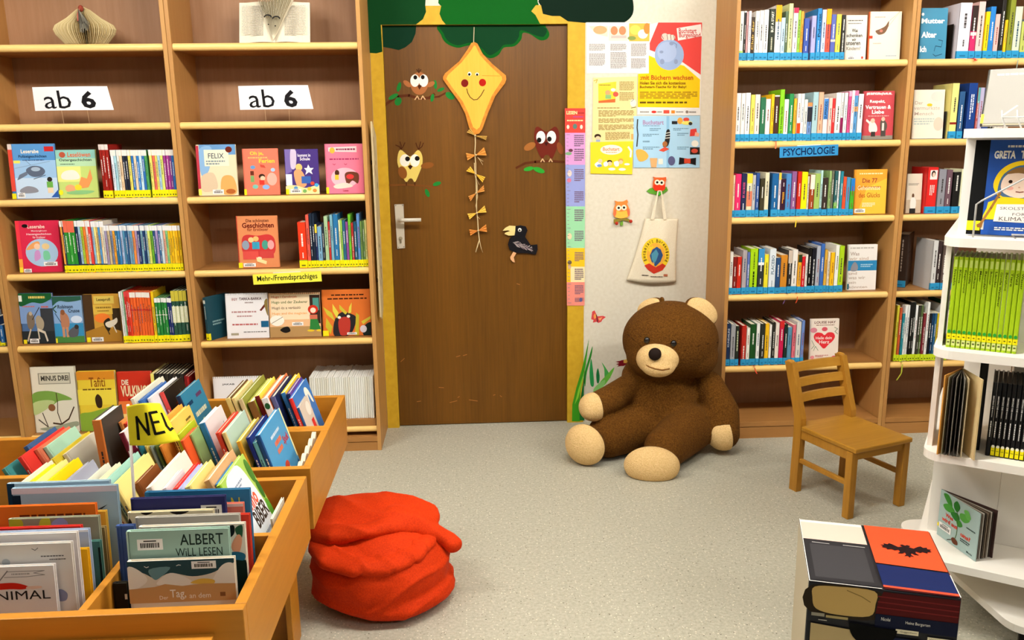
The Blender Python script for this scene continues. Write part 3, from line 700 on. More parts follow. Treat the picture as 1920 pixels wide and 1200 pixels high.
# ------------------------------------------------------------------ things on the left bookcases
SZ = lambda z: z+.0158           # upper surface of a shelf
YS = -.296                       # plane of the spines
YF = -.262                       # front of the face-out books
B = 'b'; BAR = lambda a, b, c, d: ('b', a, b, c, d)
YT = lambda w=.16, h=.09: ('r', 'f0e020', 0, 1-h, w, 1, 'spine_label')      # yellow shelf mark at the lower left of a cover

# shelf three, left bookcase
z = SZ(ZL[2])
faceout(24, 111, 373, 271, z, YF, '3f78b8', 'blue book with a grey helicopter on the cover, first under the leftmost ab 6 card', [
    ('r', '5a94cc', .1, 0, 1, .3), ('r', '9cc0e4', .1, .3, 1, 1), ('r', 'c4d8ee', .1, .62, 1, 1), ('r', 'd84a3a', 0, .1, .09, .86), ('r', 'd8c8c0', 0, 0, .09, .1), ('t', 'f4e8d0', 'Leserabe', .28, .1, .66, .17, .02),
    ('r', 'c02a2a', .78, .05, .98, .14), ('t', '14203a', 'Polizeigeschichten', .22, .2, .82, .265, .02), ('m', '2a4a78', .3, .28, .76, .31, 1), ('r', 'f0e060', .1, .3, .24, .35),
    ('l', '8aa4c4', .012, [(.12, .44), (.88, .32)]), ('l', '7a90b0', .012, [(.36, .3), (.46, .38)]), ('s', '5a6478', [(.36, .46), (.5, .4), (.68, .42), (.76, .5), (.68, .58), (.5, .6), (.38, .54)]), ('p', '6a7488', [(.36, .5), (.2, .56), (.14, .66), (.2, .64), (.38, .56)]), ('e', 'a8b8cc', .56, .46, .1, .04),
    ('l', '4a5060', .012, [(.5, .64), (.76, .57)]), ('s', '8a8a94', [(.18, .84), (.34, .77), (.52, .8), (.56, .88), (.24, .9)]), ('e', '2a2420', .84, .65, .055, .045), ('r', '6aa84a', .77, .69, .9, .8), ('r', 'e8d0b0', .78, .8, .9, .9), ('p', '2f5aa8', [(.84, .98), (1, .84), (1, .98)]), YT(.09, .1), BAR(.12, .89, .28, .98)], t=.012)
faceout(112, 186, 373, 282, z, YF, 'c4d878', 'pale green Easter story book, second under the leftmost ab 6 card', [
    ('r', '8ec4b8', 0, 0, 1, .22), ('r', 'b8dcb0', 0, .18, 1, .34), ('r', 'e8e888', 0, .34, .6, .66), ('e', 'b4543a', .17, .1, .08, .06), ('t', 'd86a3a', 'Leselöwen', .3, .05, .88, .15, .02), ('t', '1e3038', 'Ostergeschichten', .08, .18, .9, .25, .02), ('m', '4a6a58', .1, .28, .46, .31, 1),
    ('s', 'f0eadc', [(.1, .52), (.2, .44), (.42, .42), (.54, .5), (.54, .6), (.3, .62), (.12, .6)]), ('p', 'e89858', [(.52, .72), (.6, .56), (.74, .6), (.84, .4), (.88, .6), (.76, .78), (.6, .8)]), ('e', 'e8a878', .3, .8, .13, .08), ('e', 'f0d838', .5, .78, .09, .06), ('s', '8ac080', [(.2, .88), (.5, .84), (.9, .86), (.7, .92), (.3, .92)]), ('e', 'f0e428', .05, .88, .06, .055)], t=.012)
S3 = (0, 250); sc = 5.333
rowL = lambda: None
top_w = {'top': ('ece4dc', .12)}
its = split(1040, 1140, 110, ['9a2018']*3, sc, S3, {'top': ('ead8d0', .1)})+split(1155, 1510, 166, ['e8e8f0', 'a8d0dc', 'e8e8e0', 'f0c8a0', '2a3040', '1e2030', 'f0d860', '2f70b8', 'ecd0b0', '2f78c0', 'c8e0e8', '2f6ab0', '4a9a58'], sc, S3, top_w) \
    + split(1530, 1780, 163, ['f0e070', 'e86a58', 'f0dc68', 'a8c8dc', 'd8dc70', '9a3a88', 'a83a90', '7a3a80', '2f6ab0'], sc, S3, top_w)
row('in the row beside the Easter book', 'early readers beside the Easter book', z, YS, 374.5, its, 'y', 0, (.13, .2))

# shelf four, left bookcase
z = SZ(ZL[3])
faceout(38, 118, 512, 415, z, YF, 'd42a4a', 'red book with two mermaids in a round picture, above the knight book', [
    ('r', 'e83a48', 0, 0, .09, 1), ('r', 'f0a040', 0, .74, .09, .98), ('t', 'f0d8c8', 'Leserabe', .28, .08, .68, .15, .02), ('e', '1a1414', .22, .1, .07, .035), ('t', 'f4d8d8', 'Meerjungfrauen', .36, .18, .72, .22, .01), ('t', 'f4d8d8', 'Hexengeschichten', .24, .24, .82, .29, .015), ('t', 'f4d8d8', 'für Erstleser', .38, .3, .68, .34, .01),
    ('e', 'a8c4e0', .56, .62, .38, .27), ('s', 'e8a060', [(.2, .56), (.34, .44), (.5, .4), (.52, .48), (.38, .54)]), ('e', 'f0c8a8', .46, .5, .07, .06), ('e', 'e8c890', .66, .5, .09, .06), ('s', 'c890c8', [(.4, .6), (.5, .58), (.52, .72), (.38, .78)]), ('s', '7ac8a0', [(.6, .6), (.72, .6), (.74, .74), (.6, .76)]), BAR(.58, .8, .9, .88), ('r', 'f0d838', 0, .9, .08, 1), BAR(.1, .93, .28, 1)], t=.013)
S4 = (0, 390)
o1 = {'top': ('f0eeee', .11), 'low': ('22304e', .83, .89)}
its = split(655, 690, 130, ['f0a040', '2a3a5a'], sc, S4, o1)+split(690, 800, 128, ['2f8a30', '3a9a38', '2f8a30'], sc, S4, {'top': ('e86a50', .22), 'low': ('22304e', .83, .89)})+split(800, 960, 128, ['1e2c50', 'a8c8e0', 'a4c838', 'e87a30', 'f0e0d0', 'e0403a'], sc, S4, o1)+split(960, 1090, 134, ['88b8d8', 'f0e090', 'e8c060', '4a90c8', 'f0d8b0', 'e8e0d0'], sc, S4, o1)
its += split(1090, 1840, 175, ['9a90b0', 'c8b088', '7a88a8', 'f0a030', '2f6a90', '3a7ab0', 'a8b8d8', '5aa0c8', '2f5a88', '88b0d0', '5a98b8', 'e88a40', 'a890b8', '2a3a6a', '88b8c8', '1e3a68', 'a0c8d8', 'd8e070', '6aa830', '2a4a78', 'a890c0', '3a6a9a', 'c8dce8', 'f0a888', '8ac880', 'f0c020', 'f0b818', 'f4c830', 'f0b818', 'f0c428'], sc, S4, o1)
row('in the row beside the mermaid book', 'early readers beside the mermaid book', z, YS, 514.5, its, 'y', 0, (.13, .2))

# shelf five, left bookcase
z = SZ(ZL[4])
faceout(34, 97, 647, 551, z, YF, '4a6a98', 'book with a knight and rider under a green banner, on the left bookcase', [
    ('r', '7a98c8', 0, .14, 1, .6), ('r', '3a3c40', .62, .3, 1, 1), ('r', '2a2e30', 0, .75, 1, 1), ('s', '1f5a30', [(0, -.0), (1, 0), (1, .1), (.7, .2), (.4, .18), (.1, .25), (0, .22)]), ('m', 'e0c868', .3, .04, .8, .12, 1), ('m', 'c86a60', .1, .24, .46, .28, 1), ('m', 'c85a40', .66, .24, .88, .3, 1), ('r', 'e8ece4', 0, .04, .1, .16),
    ('s', '7a6a5a', [(.2, .44), (.3, .36), (.4, .44), (.42, .6), (.3, .72), (.2, .66)]), ('l', '3a3430', .02, [(.36, .52), (.6, .28)]), ('s', 'a89880', [(.46, .5), (.58, .44), (.7, .56), (.66, .7), (.5, .74)]), ('l', 'c8b8a0', .04, [(.28, .72), (.16, .94)]), ('l', 'd8ccb8', .05, [(.5, .72), (.7, .78), (.76, .94)]), ('l', 'c8bca8', .04, [(.5, .72), (.52, .9)]), ('e', 'b8a890', .32, .4, .05, .04), BAR(.22, .9, .5, .99), ('r', 'f0e020', .03, .92, .13, 1)], yaw=-.05)
faceout(101, 160, 645, 557, z, YF, '88a8d0', 'pale blue book with a castaway in furs and his dog', [
    ('s', '2f5a48', [(0, -.0), (1, 0), (1, .08), (.6, .12), (.3, .1), (.08, .2), (0, .2)]), ('r', '3a8ab8', 0, .58, 1, .86), ('r', '4a8040', 0, .86, 1, 1), ('e', 'd0dcf0', .8, .5, .18, .08), ('t', '1e2430', 'Robinson', .24, .18, .72, .26, .02), ('t', '1e2430', 'Crusoe', .56, .27, .92, .35, .02), ('s', 'b0785a', [(.3, .36), (.44, .34), (.56, .46), (.54, .66), (.32, .68)]), ('e', '8a5434', .38, .34, .07, .06), ('r', 'c08a68', .32, .66, .4, .88), ('r', 'c08a68', .44, .66, .52, .88), ('l', '2a4a6a', .02, [(.14, .36), (.3, .56)]), ('s', '5a5a60', [(.5, .78), (.64, .68), (.8, .64), (.84, .72), (.78, .86), (.56, .88)]), ('e', '3a3430', .78, .66, .07, .05), ('l', '2a4a30', .03, [(0, .3), (.2, .2)]), ('l', '2a4a30', .03, [(0, .2), (.18, .34)]), ('r', 'f0e020', .02, .9, .14, 1)])
faceout(163, 230, 643, 553, z, YF, 'c89438', 'brown book with an orange sunset and a pale leaping dog', [
    ('r', '4a3420', 0, 0, .26, 1), ('r', '3a2c1c', .78, .3, 1, .8), ('r', 'd8bc58', .3, .04, .86, .2), ('t', '2a2418', 'Leseprofi', .38, .08, .76, .16, .02), ('r', 'd8b048', .26, .22, .8, .42), ('m', '8a6a28', .34, .25, .76, .31, 1), ('m', '8a6a28', .38, .33, .7, .37, 1), ('e', 'e87a30', .5, .5, .22, .1), ('p', 'a8782c', [(.0, 1), (0, .78), (.5, .66), (1, .78), (1, 1)]), ('s', '2a241c', [(.52, .6), (.66, .5), (.72, .56), (.7, .72), (.62, .78)]), ('s', 'e0d4c0', [(.58, .6), (.8, .54), (.9, .5), (.9, .6), (.72, .7), (.6, .68)]), ('l', 'd8ccb8', .03, [(.78, .64), (.86, .8)]), ('l', '3a3020', .03, [(.62, .76), (.66, .84)]), BAR(.16, .9, .48, .99), ('r', 'f0e020', .02, .9, .12, 1)])
S5 = (0, 520); s5 = 5.19
its = split(1212, 1255, 140, [('e8e4e0', {'top': ('f0f0f0', .1)}), 'd8e0d8', '7ab080'], s5, S5)+split(1255, 1312, 140, ['c82a28', 'd83a28', 'e04028'], s5, S5, {'top': ('e04848', .1)})+split(1312, 1510, 146, ['e8622a']*7, s5, S5, {'top': ('f0e8e0', .1), 'low': ('c8322a', .33, .36)})+split(1512, 1542, 140, ['f0c41c'], s5, S5) \
    + split(1548, 1662, 200, ['2a8038']*4, s5, S5, {'top': ('eceae6', .1), 'low': ('e8d8d0', .37, .385)})+split(1664, 1712, 200, ['22306a', '22306a'], s5, S5, {'top': ('eceae6', .1)})+split(1712, 1856, 130, ['2a5040']*4, s5, S5, {'top': ('c8b840', .2), 'low': ('d8d8b0', .3, .62)})
row('in the row beside the leaping dog book', 'adventure readers beside the leaping dog book', z, YS, 648, its, 'y', 0, (.13, .2))

# bottom board, left bookcase
z = SZ(.105)
b1 = faceout(60, 143, 795, 690, z, YF, 'e4ddca', 'cream book with a drawn green whale, low on the left bookcase', [
    ('r', '8a8474', .18, .09, .9, .26), ('r', 'cfc8b4', .2, .1, .88, .25), ('t', '3a342c', 'MINUS DREI', .24, .13, .86, .21, .03), ('s', '7aa048', [(0, .42), (.3, .36), (.62, .4), (.9, .5), (.6, .52), (.4, .6), (.1, .64), (0, .7)]), ('s', 'b8c888', [(.0, .55), (.3, .5), (.5, .54), (.2, .68), (0, .72)]), ('e', '8a5a38', .42, .62, .08, .055), ('l', '4a3424', .018, [(.55, .4), (.56, .55), (.54, .7), (.6, .86)]), ('l', '4a3424', .025, [(.42, .86), (.6, .88), (.78, .8), (.92, .62)]), ('l', '5a5044', .02, [(.1, .8), (.3, .92), (.2, .7)]), ('s', '9aa088', [(.1, .94), (.5, .9), (.95, .84), (.95, .92), (.4, .98)])], t=.018)
faceout(150, 221, 785, 698, z, YF, 'e8c838', 'yellow picture book with a small dark animal above a green hill', [
    ('r', 'd88a28', 0, 0, 1, .14), ('r', 'f0d848', 0, .3, 1, .56), ('s', '88a838', [(0, .72), (.3, .68), (.7, .62), (1, .6), (1, 1), (0, 1)]), ('t', '8a4a18', 'Tafiti', .32, .1, .74, .26, .01), ('m', '6a4a18', .14, .28, .9, .32, 1), ('s', '3a2818', [(.44, .46), (.52, .38), (.62, .46), (.6, .6), (.48, .6)]), ('s', '5a4a2a', [(.3, .9), (.5, .76), (.7, .8), (.8, .96)])], t=.02)
faceout(224, 288, 780, 699, z, YF, 'c8301c', 'red and orange story book with cream block lettering beside the yellow hill book', [
    ('r', 'e87a3a', 0, .5, 1, .72), ('r', 'f0c878', 0, .72, 1, 1), ('t', 'f0e4c8', 'DIE', .14, .13, .34, .22, .03), ('t', 'f0dcb0', 'VULKINGS', .1, .23, .94, .42, .03), ('m', '5a1a10', .3, .44, .8, .5, 1)], t=.02)
its = split(1395, 1690, 150, ['f0e070', '24201c', '2a2420', '1e1c1a', '302a22', '24201e', '3a3028', '22201c', '2c2824'], 4.8, (0, 670))+split(1692, 1745, 172, ['8a1c1c', 'a02020'], 4.8, (0, 670))
row('in the low row beneath the adventure readers', 'dark thin books low on the left bookcase', z, YS, 792, its, None, .0, (.17, .22))

# far left bookcase
z = SZ(ZL[4])
its = [(-30, -18, 590, 'c8d8e0'), (-17, -8, 600, '2f5a90'), (-7, 2, 596, '2a4a80'), (3, 11, 610, '2f68a8', {'label': 'blue book with yellow shelf mark at the far left edge, beside the upright'})]
row('on the far left bookcase', 'books on the far left bookcase', z, YS, 693 if False else 655, its, 'y', 0, (.13, .2))

# second bookcase, shelf three
z = SZ(ZL[2]); C4 = (340, 250); s4 = 5.053
def fo(x0, x1, yt, yb, o, sc_, *a, **kw): return faceout(o[0]+x0/sc_, o[0]+x1/sc_, o[1]+yb/sc_, o[1]+yt/sc_, *a, **kw)
fo(168, 540, 112, 593, C4, s4, z, YF, 'e8d8b4', 'cream and blue picture book with a dark round seal, beneath the right ab 6 card', [
    ('r', '6a98c8', .08, 0, 1, .2), ('s', '88b0d8', [(.08, .1), (.4, .06), (.3, .5), (.1, .6)]), ('r', 'f0e8cc', .2, .1, .82, .42), ('t', '3a4a58', 'FELIX', .3, .17, .7, .27, .01), ('m', '7a8a90', .24, .3, .72, .4, 2), ('e', '6a2418', .83, .1, .085, .06), ('s', 'd8c0a0', [(.1, .62), (.4, .55), (.5, .8), (.4, .9), (.1, .9)]), ('s', 'e0a860', [(.6, .68), (.74, .6), (.92, .66), (.96, .96), (.6, .96)]), ('r', 'b83a48', 0, .02, .07, .86), ('r', 'e8e060', 0, .87, .08, .99), ('e', 'b0602c', .82, .92, .12, .05), BAR(.36, .88, .64, .97)], t=.013)
fo(600, 936, 150, 588, C4, s4, z, YF, 'ec7a60', 'salmon pink holiday story book, second beneath the right ab 6 card', [
    ('t', 'f4cc40', 'Oh je,', .22, .06, .6, .16, .03), ('m', 'f0b870', .16, .17, .7, .22, 1), ('t', 'f4cc40', 'Ferien', .46, .22, .9, .31, .03), ('e', '6a98c8', .28, .4, .07, .04), ('p', 'c84a3a', [(.48, .34), (.6, .36), (.64, .42), (.5, .4)]), ('e', '3a2418', .52, .6, .09, .055), ('e', 'f0c8a8', .54, .64, .07, .05), ('r', 'd83a30', .44, .68, .58, .78), ('r', '7aa868', .2, .58, .3, .72), ('r', '6a3020', .2, .48, .3, .57), ('e', '7ac0b0', .32, .82, .08, .045), ('e', '88b0e0', .62, .83, .1, .05), ('e', 'a8c8e8', .84, .46, .06, .04), ('e', 'f4b0a0', .8, .66, .14, .14), YT(.07, .13)], t=.012)
fo(995, 1312, 155, 585, C4, s4, z, YF, '46307a', 'purple school bedtime book with a white star, beneath the right ab 6 card', [
    ('p', '7a68a8', [(.02, 0), (.34, 0), (.2, .5), (.02, .55)]), ('s', 'd0c0d8', [(.2, .0), (.36, .05), (.32, .4), (.18, .4)]), ('t', 'f0e8f0', 'kommt in', .4, .1, .78, .17, .02), ('t', 'f0e8f0', 'Schule', .46, .18, .76, .25, .02), ('r', 'e8ecf4', .02, .55, .2, .8), ('e', 'e8c070', .42, .4, .1, .08), ('s', 'e0a070', [(.26, .52), (.42, .44), (.56, .56), (.62, .8), (.36, .84)]), ('r', '3a60a8', .48, .6, .76, .76), ('p', 'f8f4f0', [(.7, .34), (.75, .42), (.86, .42), (.78, .48), (.82, .56), (.71, .51), (.6, .57), (.64, .48), (.57, .42), (.66, .42)]), ('s', 'f0dca0', [(0, .82), (.3, .8), (.6, .86), (1, .8), (1, 1), (0, 1)])]+[('e', c, x, y, .06, .04) for c, x, y in (('d84a30', .8, .76), ('4aa8d8', .92, .8), ('f0c030', .7, .88), ('5a98c8', .3, .86), ('e88a40', .86, .92), ('7ab060', .56, .93))]+[BAR(.14, .88, .46, .97), YT(.09, .12)], t=.012)
fo(1377, 1736, 105, 578, C4, s4, z, YF, 'ee7a94', 'pink girls\' story book with a small drawing, last beneath the right ab 6 card', [
    ('p', 'f0d0d0', [(.1, .07), (.84, .05), (.84, .17), (.1, .15)]), ('e', 'e8b040', .2, .13, .07, .06), ('m', '8a3050', .3, .08, .8, .14, 1), ('m', 'a83060', .12, .28, .88, .33, 1), ('e', 'f8b8c4', .5, .68, .36, .2), ('e', '4a2a1c', .3, .58, .06, .06), ('r', 'd8b83a', .24, .62, .34, .72), ('s', '6a3a28', [(.5, .62), (.62, .56), (.86, .6), (.84, .8), (.7, .74), (.56, .82)]), ('e', 'd83a38', .64, .66, .1, .05), ('s', 'f0d8c8', [(.2, .84), (.5, .78), (.7, .86), (.3, .9)]), ('l', 'b03a58', .012, [(.2, .4), (.24, .42), (.27, .4)]), ('l', 'b03a58', .012, [(.5, .4), (.54, .42), (.57, .4)]), ('t', '8a1c38', 'Loewe', .44, .92, .58, .96, .01), YT(.07, .13)], t=.013)

# second bookcase, shelf four
z = SZ(ZL[3]); C5 = (340, 390)
fo(548, 932, 82, 583, C5, s4, z, YF, 'dc8a58', 'orange-brown book of stories for first readers, beside the bright red spine', [
    ('t', '5a1c14', 'Die schönsten', .24, .06, .8, .12, .02), ('t', '6a1c14', 'Geschichten', .14, .13, .92, .23, .03), ('t', '8a3420', 'für Erstleser', .26, .23, .78, .29, .02), ('s', 'c83a38', [(.12, .44), (.24, .36), (.5, .38), (.78, .36), (.92, .46), (.9, .72), (.6, .8), (.3, .78), (.12, .7)]), ('r', 'd85048', .12, .68, .5, .84), ('r', 'c84440', .54, .68, .88, .82), ('e', '8a98a8', .2, .56, .09, .09), ('e', 'e8c88a', .34, .46, .07, .05), ('r', '3a9ab8', .36, .5, .54, .64), ('e', 'e8b870', .46, .44, .07, .05), ('e', '4a9a88', .68, .56, .08, .09), ('e', 'e8a0a0', .82, .56, .08, .09), ('e', 'f0e0c0', .52, .82, .06, .03), ('p', 'f0dca0', [(.44, .8), (.7, .88), (.68, .94), (.46, .88)]), YT(.1, .1), BAR(.12, .91, .42, .98)], t=.018, spine='e0503a')
its = zm([(1125, 1203, 135, 'e03a1c', {'low': ('8aa028', .82, .95), 'label': 'wide bright red and orange book left of the two dark spines'}), (1205, 1235, 65, 'e85a4a'), (1236, 1261, 55, '1e2a3c'), (1262, 1285, 55, '1e2a3c'), (1286, 1305, 155, '24305c', {'top': ('f0c840', .2)}), (1306, 1350, 178, '7aa8c8'), (1352, 1372, 140, '2a303c'), (1373, 1409, 80, 'a8c498'), (1410, 1430, 130, 'b8302a'), (1431, 1458, 65, '78a8b8'), (1460, 1508, 60, '2a70a4'),
          (1510, 1527, 115, 'e8e8b8'), (1528, 1545, 115, '9ac850'), (1546, 1575, 115, '2a6078'), (1576, 1600, 130, '8a4a90'), (1601, 1626, 60, '6ab82c'), (1627, 1650, 140, 'a8302a'), (1651, 1680, 130, '1f5068'), (1681, 1710, 55, '5a88c4'), (1711, 1732, 125, '6a8a4a'), (1733, 1752, 120, '5f8048'), (1753, 1775, 115, 'd8d88a')], s4, C5)
row('in the row above the bird book', 'upright readers right of the first readers book', z, YS, 505, its, 'y', 0, (.13, .19))

# second bookcase, shelf five
z = SZ(ZL[4]); C6 = (340, 500); s6 = 4.8
X = at_y(392, 641, YS).x
book(TR((X-.012, YS+.01, z), 0, -.03, -.5), .018, .15, .205, '1c4450', 'dark teal book turned sideways beside the spiral calendar', 'shelf five books', tg='y', sops=[('r', 'd8dcd0', .15, .06, .85, .14), ('mv', 'c8d0c8', .35, .2, .7, .5, 1)], cops=[('m', '88a8a8', .2, .55, .7, .68, 2)])
def spiral(x0, x1, yt, yb, c, label, cops, t=.008, n=26):
    r = fo(x0, x1, yt, yb, C6, s6, z, YF, c, label, cops, t=t, name='spiral_calendar', hard=False, pages='f2efe8', cat='calendar', tilt=.1)
    bb_ = [V(q) for q in r.bound_box]; w_ = max(q.y for q in bb_); h_ = max(q.z for q in bb_)
    q = MB(); mm = mat('3a3632', .4, .5)
    for i in range(n):
        y = w_*(i+.5)/n; q.tube([(t*.5+.006*math.cos(a), y, h_-.002+.006*math.sin(a)) for a in [2*PI*j/8 for j in range(9)]], .0007, mm, 4, False)
    kid(q, 'spiral_binding', r)
    return r
spiral(415, 795, 248, 664, 'ece8ea', 'white spiral picture calendar with a small brown bird beak', [
    ('t', '8a2a20', 'EGY', .16, .1, .29, .155, .02), ('t', '4a2420', 'TARKA-BARKA', .33, .09, .86, .15, .02), ('m', '9a8888', .46, .18, .66, .23, 1), ('m', 'b88888', .14, .38, .72, .44, 1), ('m', 'b88888', .26, .48, .62, .53, 1), ('m', 'b86060', .14, .66, .74, .72, 1), ('m', '8a8484', .4, .84, .94, .88, 1), ('p', '6a2c20', [(.8, .38), (.96, .2), (.94, .3), (.84, .4)]), ('s', '8a7440', [(.92, .2), (1, .14), (1, .5), (.95, .4)]), ('r', '1f5a80', .82, .62, 1, .76), ('r', 'a8a088', .1, .88, .28, .93)])
spiral(803, 1262, 245, 657, 'eab888', 'peach spiral book about a clown with red hair', [
    ('r', 'f0d8b4', .04, .03, .98, .6), ('r', 'b08a58', 0, .76, 1, 1), ('t', 'c85a38', 'Hugo i čarobnjak', .06, .05, .56, .12, .01), ('t', '5a6a38', 'Hugo und der Zauberer', .06, .17, .76, .25, .015), ('t', '6a4a38', 'Hugó és a varázsló', .06, .3, .62, .38, .01), ('t', 'f0a050', 'Hugo and the magician', .06, .43, .74, .5, .01), ('r', '3a2a22', .8, .05, 1, .7), ('r', '4a8a80', .86, .12, .98, .4), ('e', 'c8301c', .86, .38, .1, .1), ('e', 'f0d8c0', .86, .4, .055, .06), ('r', 'c86a50', .79, .5, .94, .6), ('p', '2f7a38', [(.8, .6), (.94, .6), (1, .84), (.78, .84)]), ('e', 'e0c030', .8, .86, .07, .025), ('e', 'e0c030', .97, .86, .06, .025), ('s', '1e1a18', [(.2, .84), (.26, .78), (.36, .76), (.4, .86), (.3, .9)]), ('e', 'f4eee0', .15, .62, .14, .12), ('l', '6a4a30', .01, [(.04, .68), (.26, .54)]), BAR(.44, .66, .66, .74)])
fo(1278, 1712, 215, 642, C6, s6, z, YF, 'd8702c', 'orange picture book with a black and red bird in yellow grass', [
    ('m', '3a1c10', .2, .09, .88, .14, 1), ('m', '3a1c10', .12, .17, .94, .22, 1), ('s', '2a2628', [(.22, .8), (.28, .6), (.42, .48), (.58, .52), (.7, .62), (.62, .9), (.5, 1), (.24, 1)]), ('p', 'c8b838', [(.02, .36), (.2, .5), (.26, .68), (.1, .54)]), ('p', 'd8c848', [(.22, .3), (.34, .5), (.3, .62), (.22, .46)]), ('p', 'c8b838', [(.36, .32), (.52, .5), (.48, .54), (.36, .42)]), ('p', 'd8c848', [(.62, .28), (.6, .5), (.54, .52), (.56, .38)]), ('p', 'c0b030', [(.7, .5), (.76, .56), (.74, 1), (.66, 1)]), ('p', 'd0c040', [(.8, .7), (1, .58), (1, .64), (.84, .76)]), ('p', 'c0b030', [(.08, .6), (.2, .8), (.16, .96), (.06, .8)]), ('s', 'b0382c', [(.34, .64), (.56, .62), (.54, .94), (.36, .98)]), ('e', 'f0ece0', .35, .6, .035, .03), ('e', 'f0ece0', .54, .58, .035, .03), ('s', '1e2824', [(.84, .82), (1, .72), (1, 1), (.84, 1)]), ('e', 'd0c8d0', .84, .86, .07, .08), YT(.12, .12), BAR(.5, .93, .7, .98)], t=.014, tilt=.1)

# second bookcase, bottom board: calendar and the white journals
z = SZ(.105)+.052
q = MB(); q.box((XS+.5, -BD+.02, SZ(.105)), (XLE-TH-.004, -.03, SZ(.105)+.034), M_BEECHX)
q = q.build('riser_board'); tag(q, 'plain wooden riser board beneath the row of white journals', 'board')
z = SZ(.105)+.035
n = 30; x0, x1 = 350+1150/4.923, 350+1738/4.923
rg = random.Random(11)
Xa, Xb = at_y(x0, 788, -.285).x, at_y(x1, 788, -.285).x
for i in range(n):
    xa = Xa+(Xb-Xa)*i/n; t = (Xb-Xa)/n*.94; sh = rg.choice(('ecebe4', 'e8e6dc', 'e4e0d2'))
    book(TR((xa, -.287+rg.uniform(-.003, .003), z), 0, .012, 0), t, .22, at_y(650, 707, -.285).z-z+rg.uniform(-.003, .003), sh, f'white thin journal, {ORD[i]} from left in the low row beside the door', 'white journals low beside the door', 'journal', hard=False, pages='f0eee6', cat='magazine')
z = SZ(.105)
r = faceout(404, 500, 790, 708, z, YF, 'ece8ea', 'white spiral calendar with one short heading word, behind the rear bin', [('t', '2a2422', 'JAKAB', .18, .13, .42, .17, .02)], t=.008, name='spiral_calendar', hard=False, cat='calendar')
q = MB()
bb_ = [V(v) for v in r.bound_box]; w_ = max(v.y for v in bb_); h_ = max(v.z for v in bb_)
for i in range(24): q.tube([(.004+.006*math.cos(a), w_*(i+.5)/24, h_-.002+.006*math.sin(a)) for a in [2*PI*j/8 for j in range(9)]], .0007, mat('3a3632', .4, .5), 4, False)
kid(q, 'spiral_binding', r)

# ab 6 cards: folded white card on two thin wires
def card(x0, y0, x1, y1, zb, label, Y=-.24):
    a = at_y(x0, y1, Y); b = at_y(x1, y0, Y); W, Hh = b.x-a.x, b.z-a.z
    pts = []
    q = MB(); m = mat('f4f2f4', .6)
    n_ = 12; vs = []
    for i in range(n_+1):
        u = i/n_; yy = -.018*math.sin(PI*u*.9)-.01*u
        for dz, sk in ((0, .012*u), (Hh, -.006*u)):
            vs.append((a.x+W*u+sk, Y+yy, a.z+dz)); vs.append((a.x+W*u+sk, Y+yy+.0006, a.z+dz))
    fs = []
    for i in range(n_):
        o = i*4; fs += [(o, o+4, o+6, o+2), (o+1, o+3, o+7, o+5), (o+2, o+6, o+7, o+3), (o, o+1, o+5, o+4)]
    fs += [(0, 2, 3, 1), (n_*4, n_*4+1, n_*4+3, n_*4+2)]
    q.add(vs, fs, m); c = q.build('sign_card'); tag(c, label, 'sign', None)
    def fn(u, v):
        sk = (.012*u)*v+(-.006*u)*(1-v); return (a.x+W*u+sk, Y-.018*math.sin(PI*u*.9)-.01*u, a.z+Hh*(1-v))
    k = Ink(fn, (0, -1, 0), .0008); k.ops([('t', '1c1a1c', 'ab', .14, .16, .5, .92), ('t', '1c1a1c', '6', .63, .19, .81, .93, .035)]); k.build(c)
    q = MB()
    for u in (.35, .68): q.tube([V(fn(u, .9))+V((0, .002, 0)), V((a.x+W*u, Y, zb))], .0007, mat('d8b890', .3), 5)
    kid(q, 'wire_stand', c)
card(66, 162, 206, 208, SZ(ZL[1]), 'white card reading ab 6 on the leftmost bookcase shelf')
card(450, 160, 581, 206, SZ(ZL[1]), 'white card reading ab 6 on the bookcase beside the door')
def hang(x0, y0, x1, y1, Y, c, ink, s, label, tilt, bold=.0):
    a = at_y(x0, y1, Y); b = at_y(x1, y0, Y); W, Hh = b.x-a.x, b.z-a.z
    M = Matrix.Translation((a.x, Y, b.z)) @ Matrix.Rotation(tilt, 4, 'Y')
    q = MB(); q.box((0, 0, -Hh), (W, .0012, 0), mat(c, .5)); o = q.build('shelf_sign', None, M); tag(o, label, 'sign')
    k = Ink(lambda u, v: (W*u, 0, -Hh*v), (0, -1, 0)); k.ops([('t', ink, s, .06, .17, .94, .85, bold)])
    for nm, qq in k.p.items(): kid(qq, nm, o)
    q = MB(); q.box((W*.3, .0013, -.014), (W*.7, .006, .004), mat('e0dcd0', .4)); kid(q, 'clip', o)
hang(475, 512, 602, 534, -BD-.008, 'f2ea4a', '1c1c14', 'Mehr-/Fremdsprachiges', 'yellow shelf label reading Mehr-/Fremdsprachiges', -.03, .012)
hang(1461, 274, 1572, 296, -BD-.008, '2f86bc', '10204a', 'PSYCHOLOGIE', 'blue shelf label reading PSYCHOLOGIE', -.03, .015)

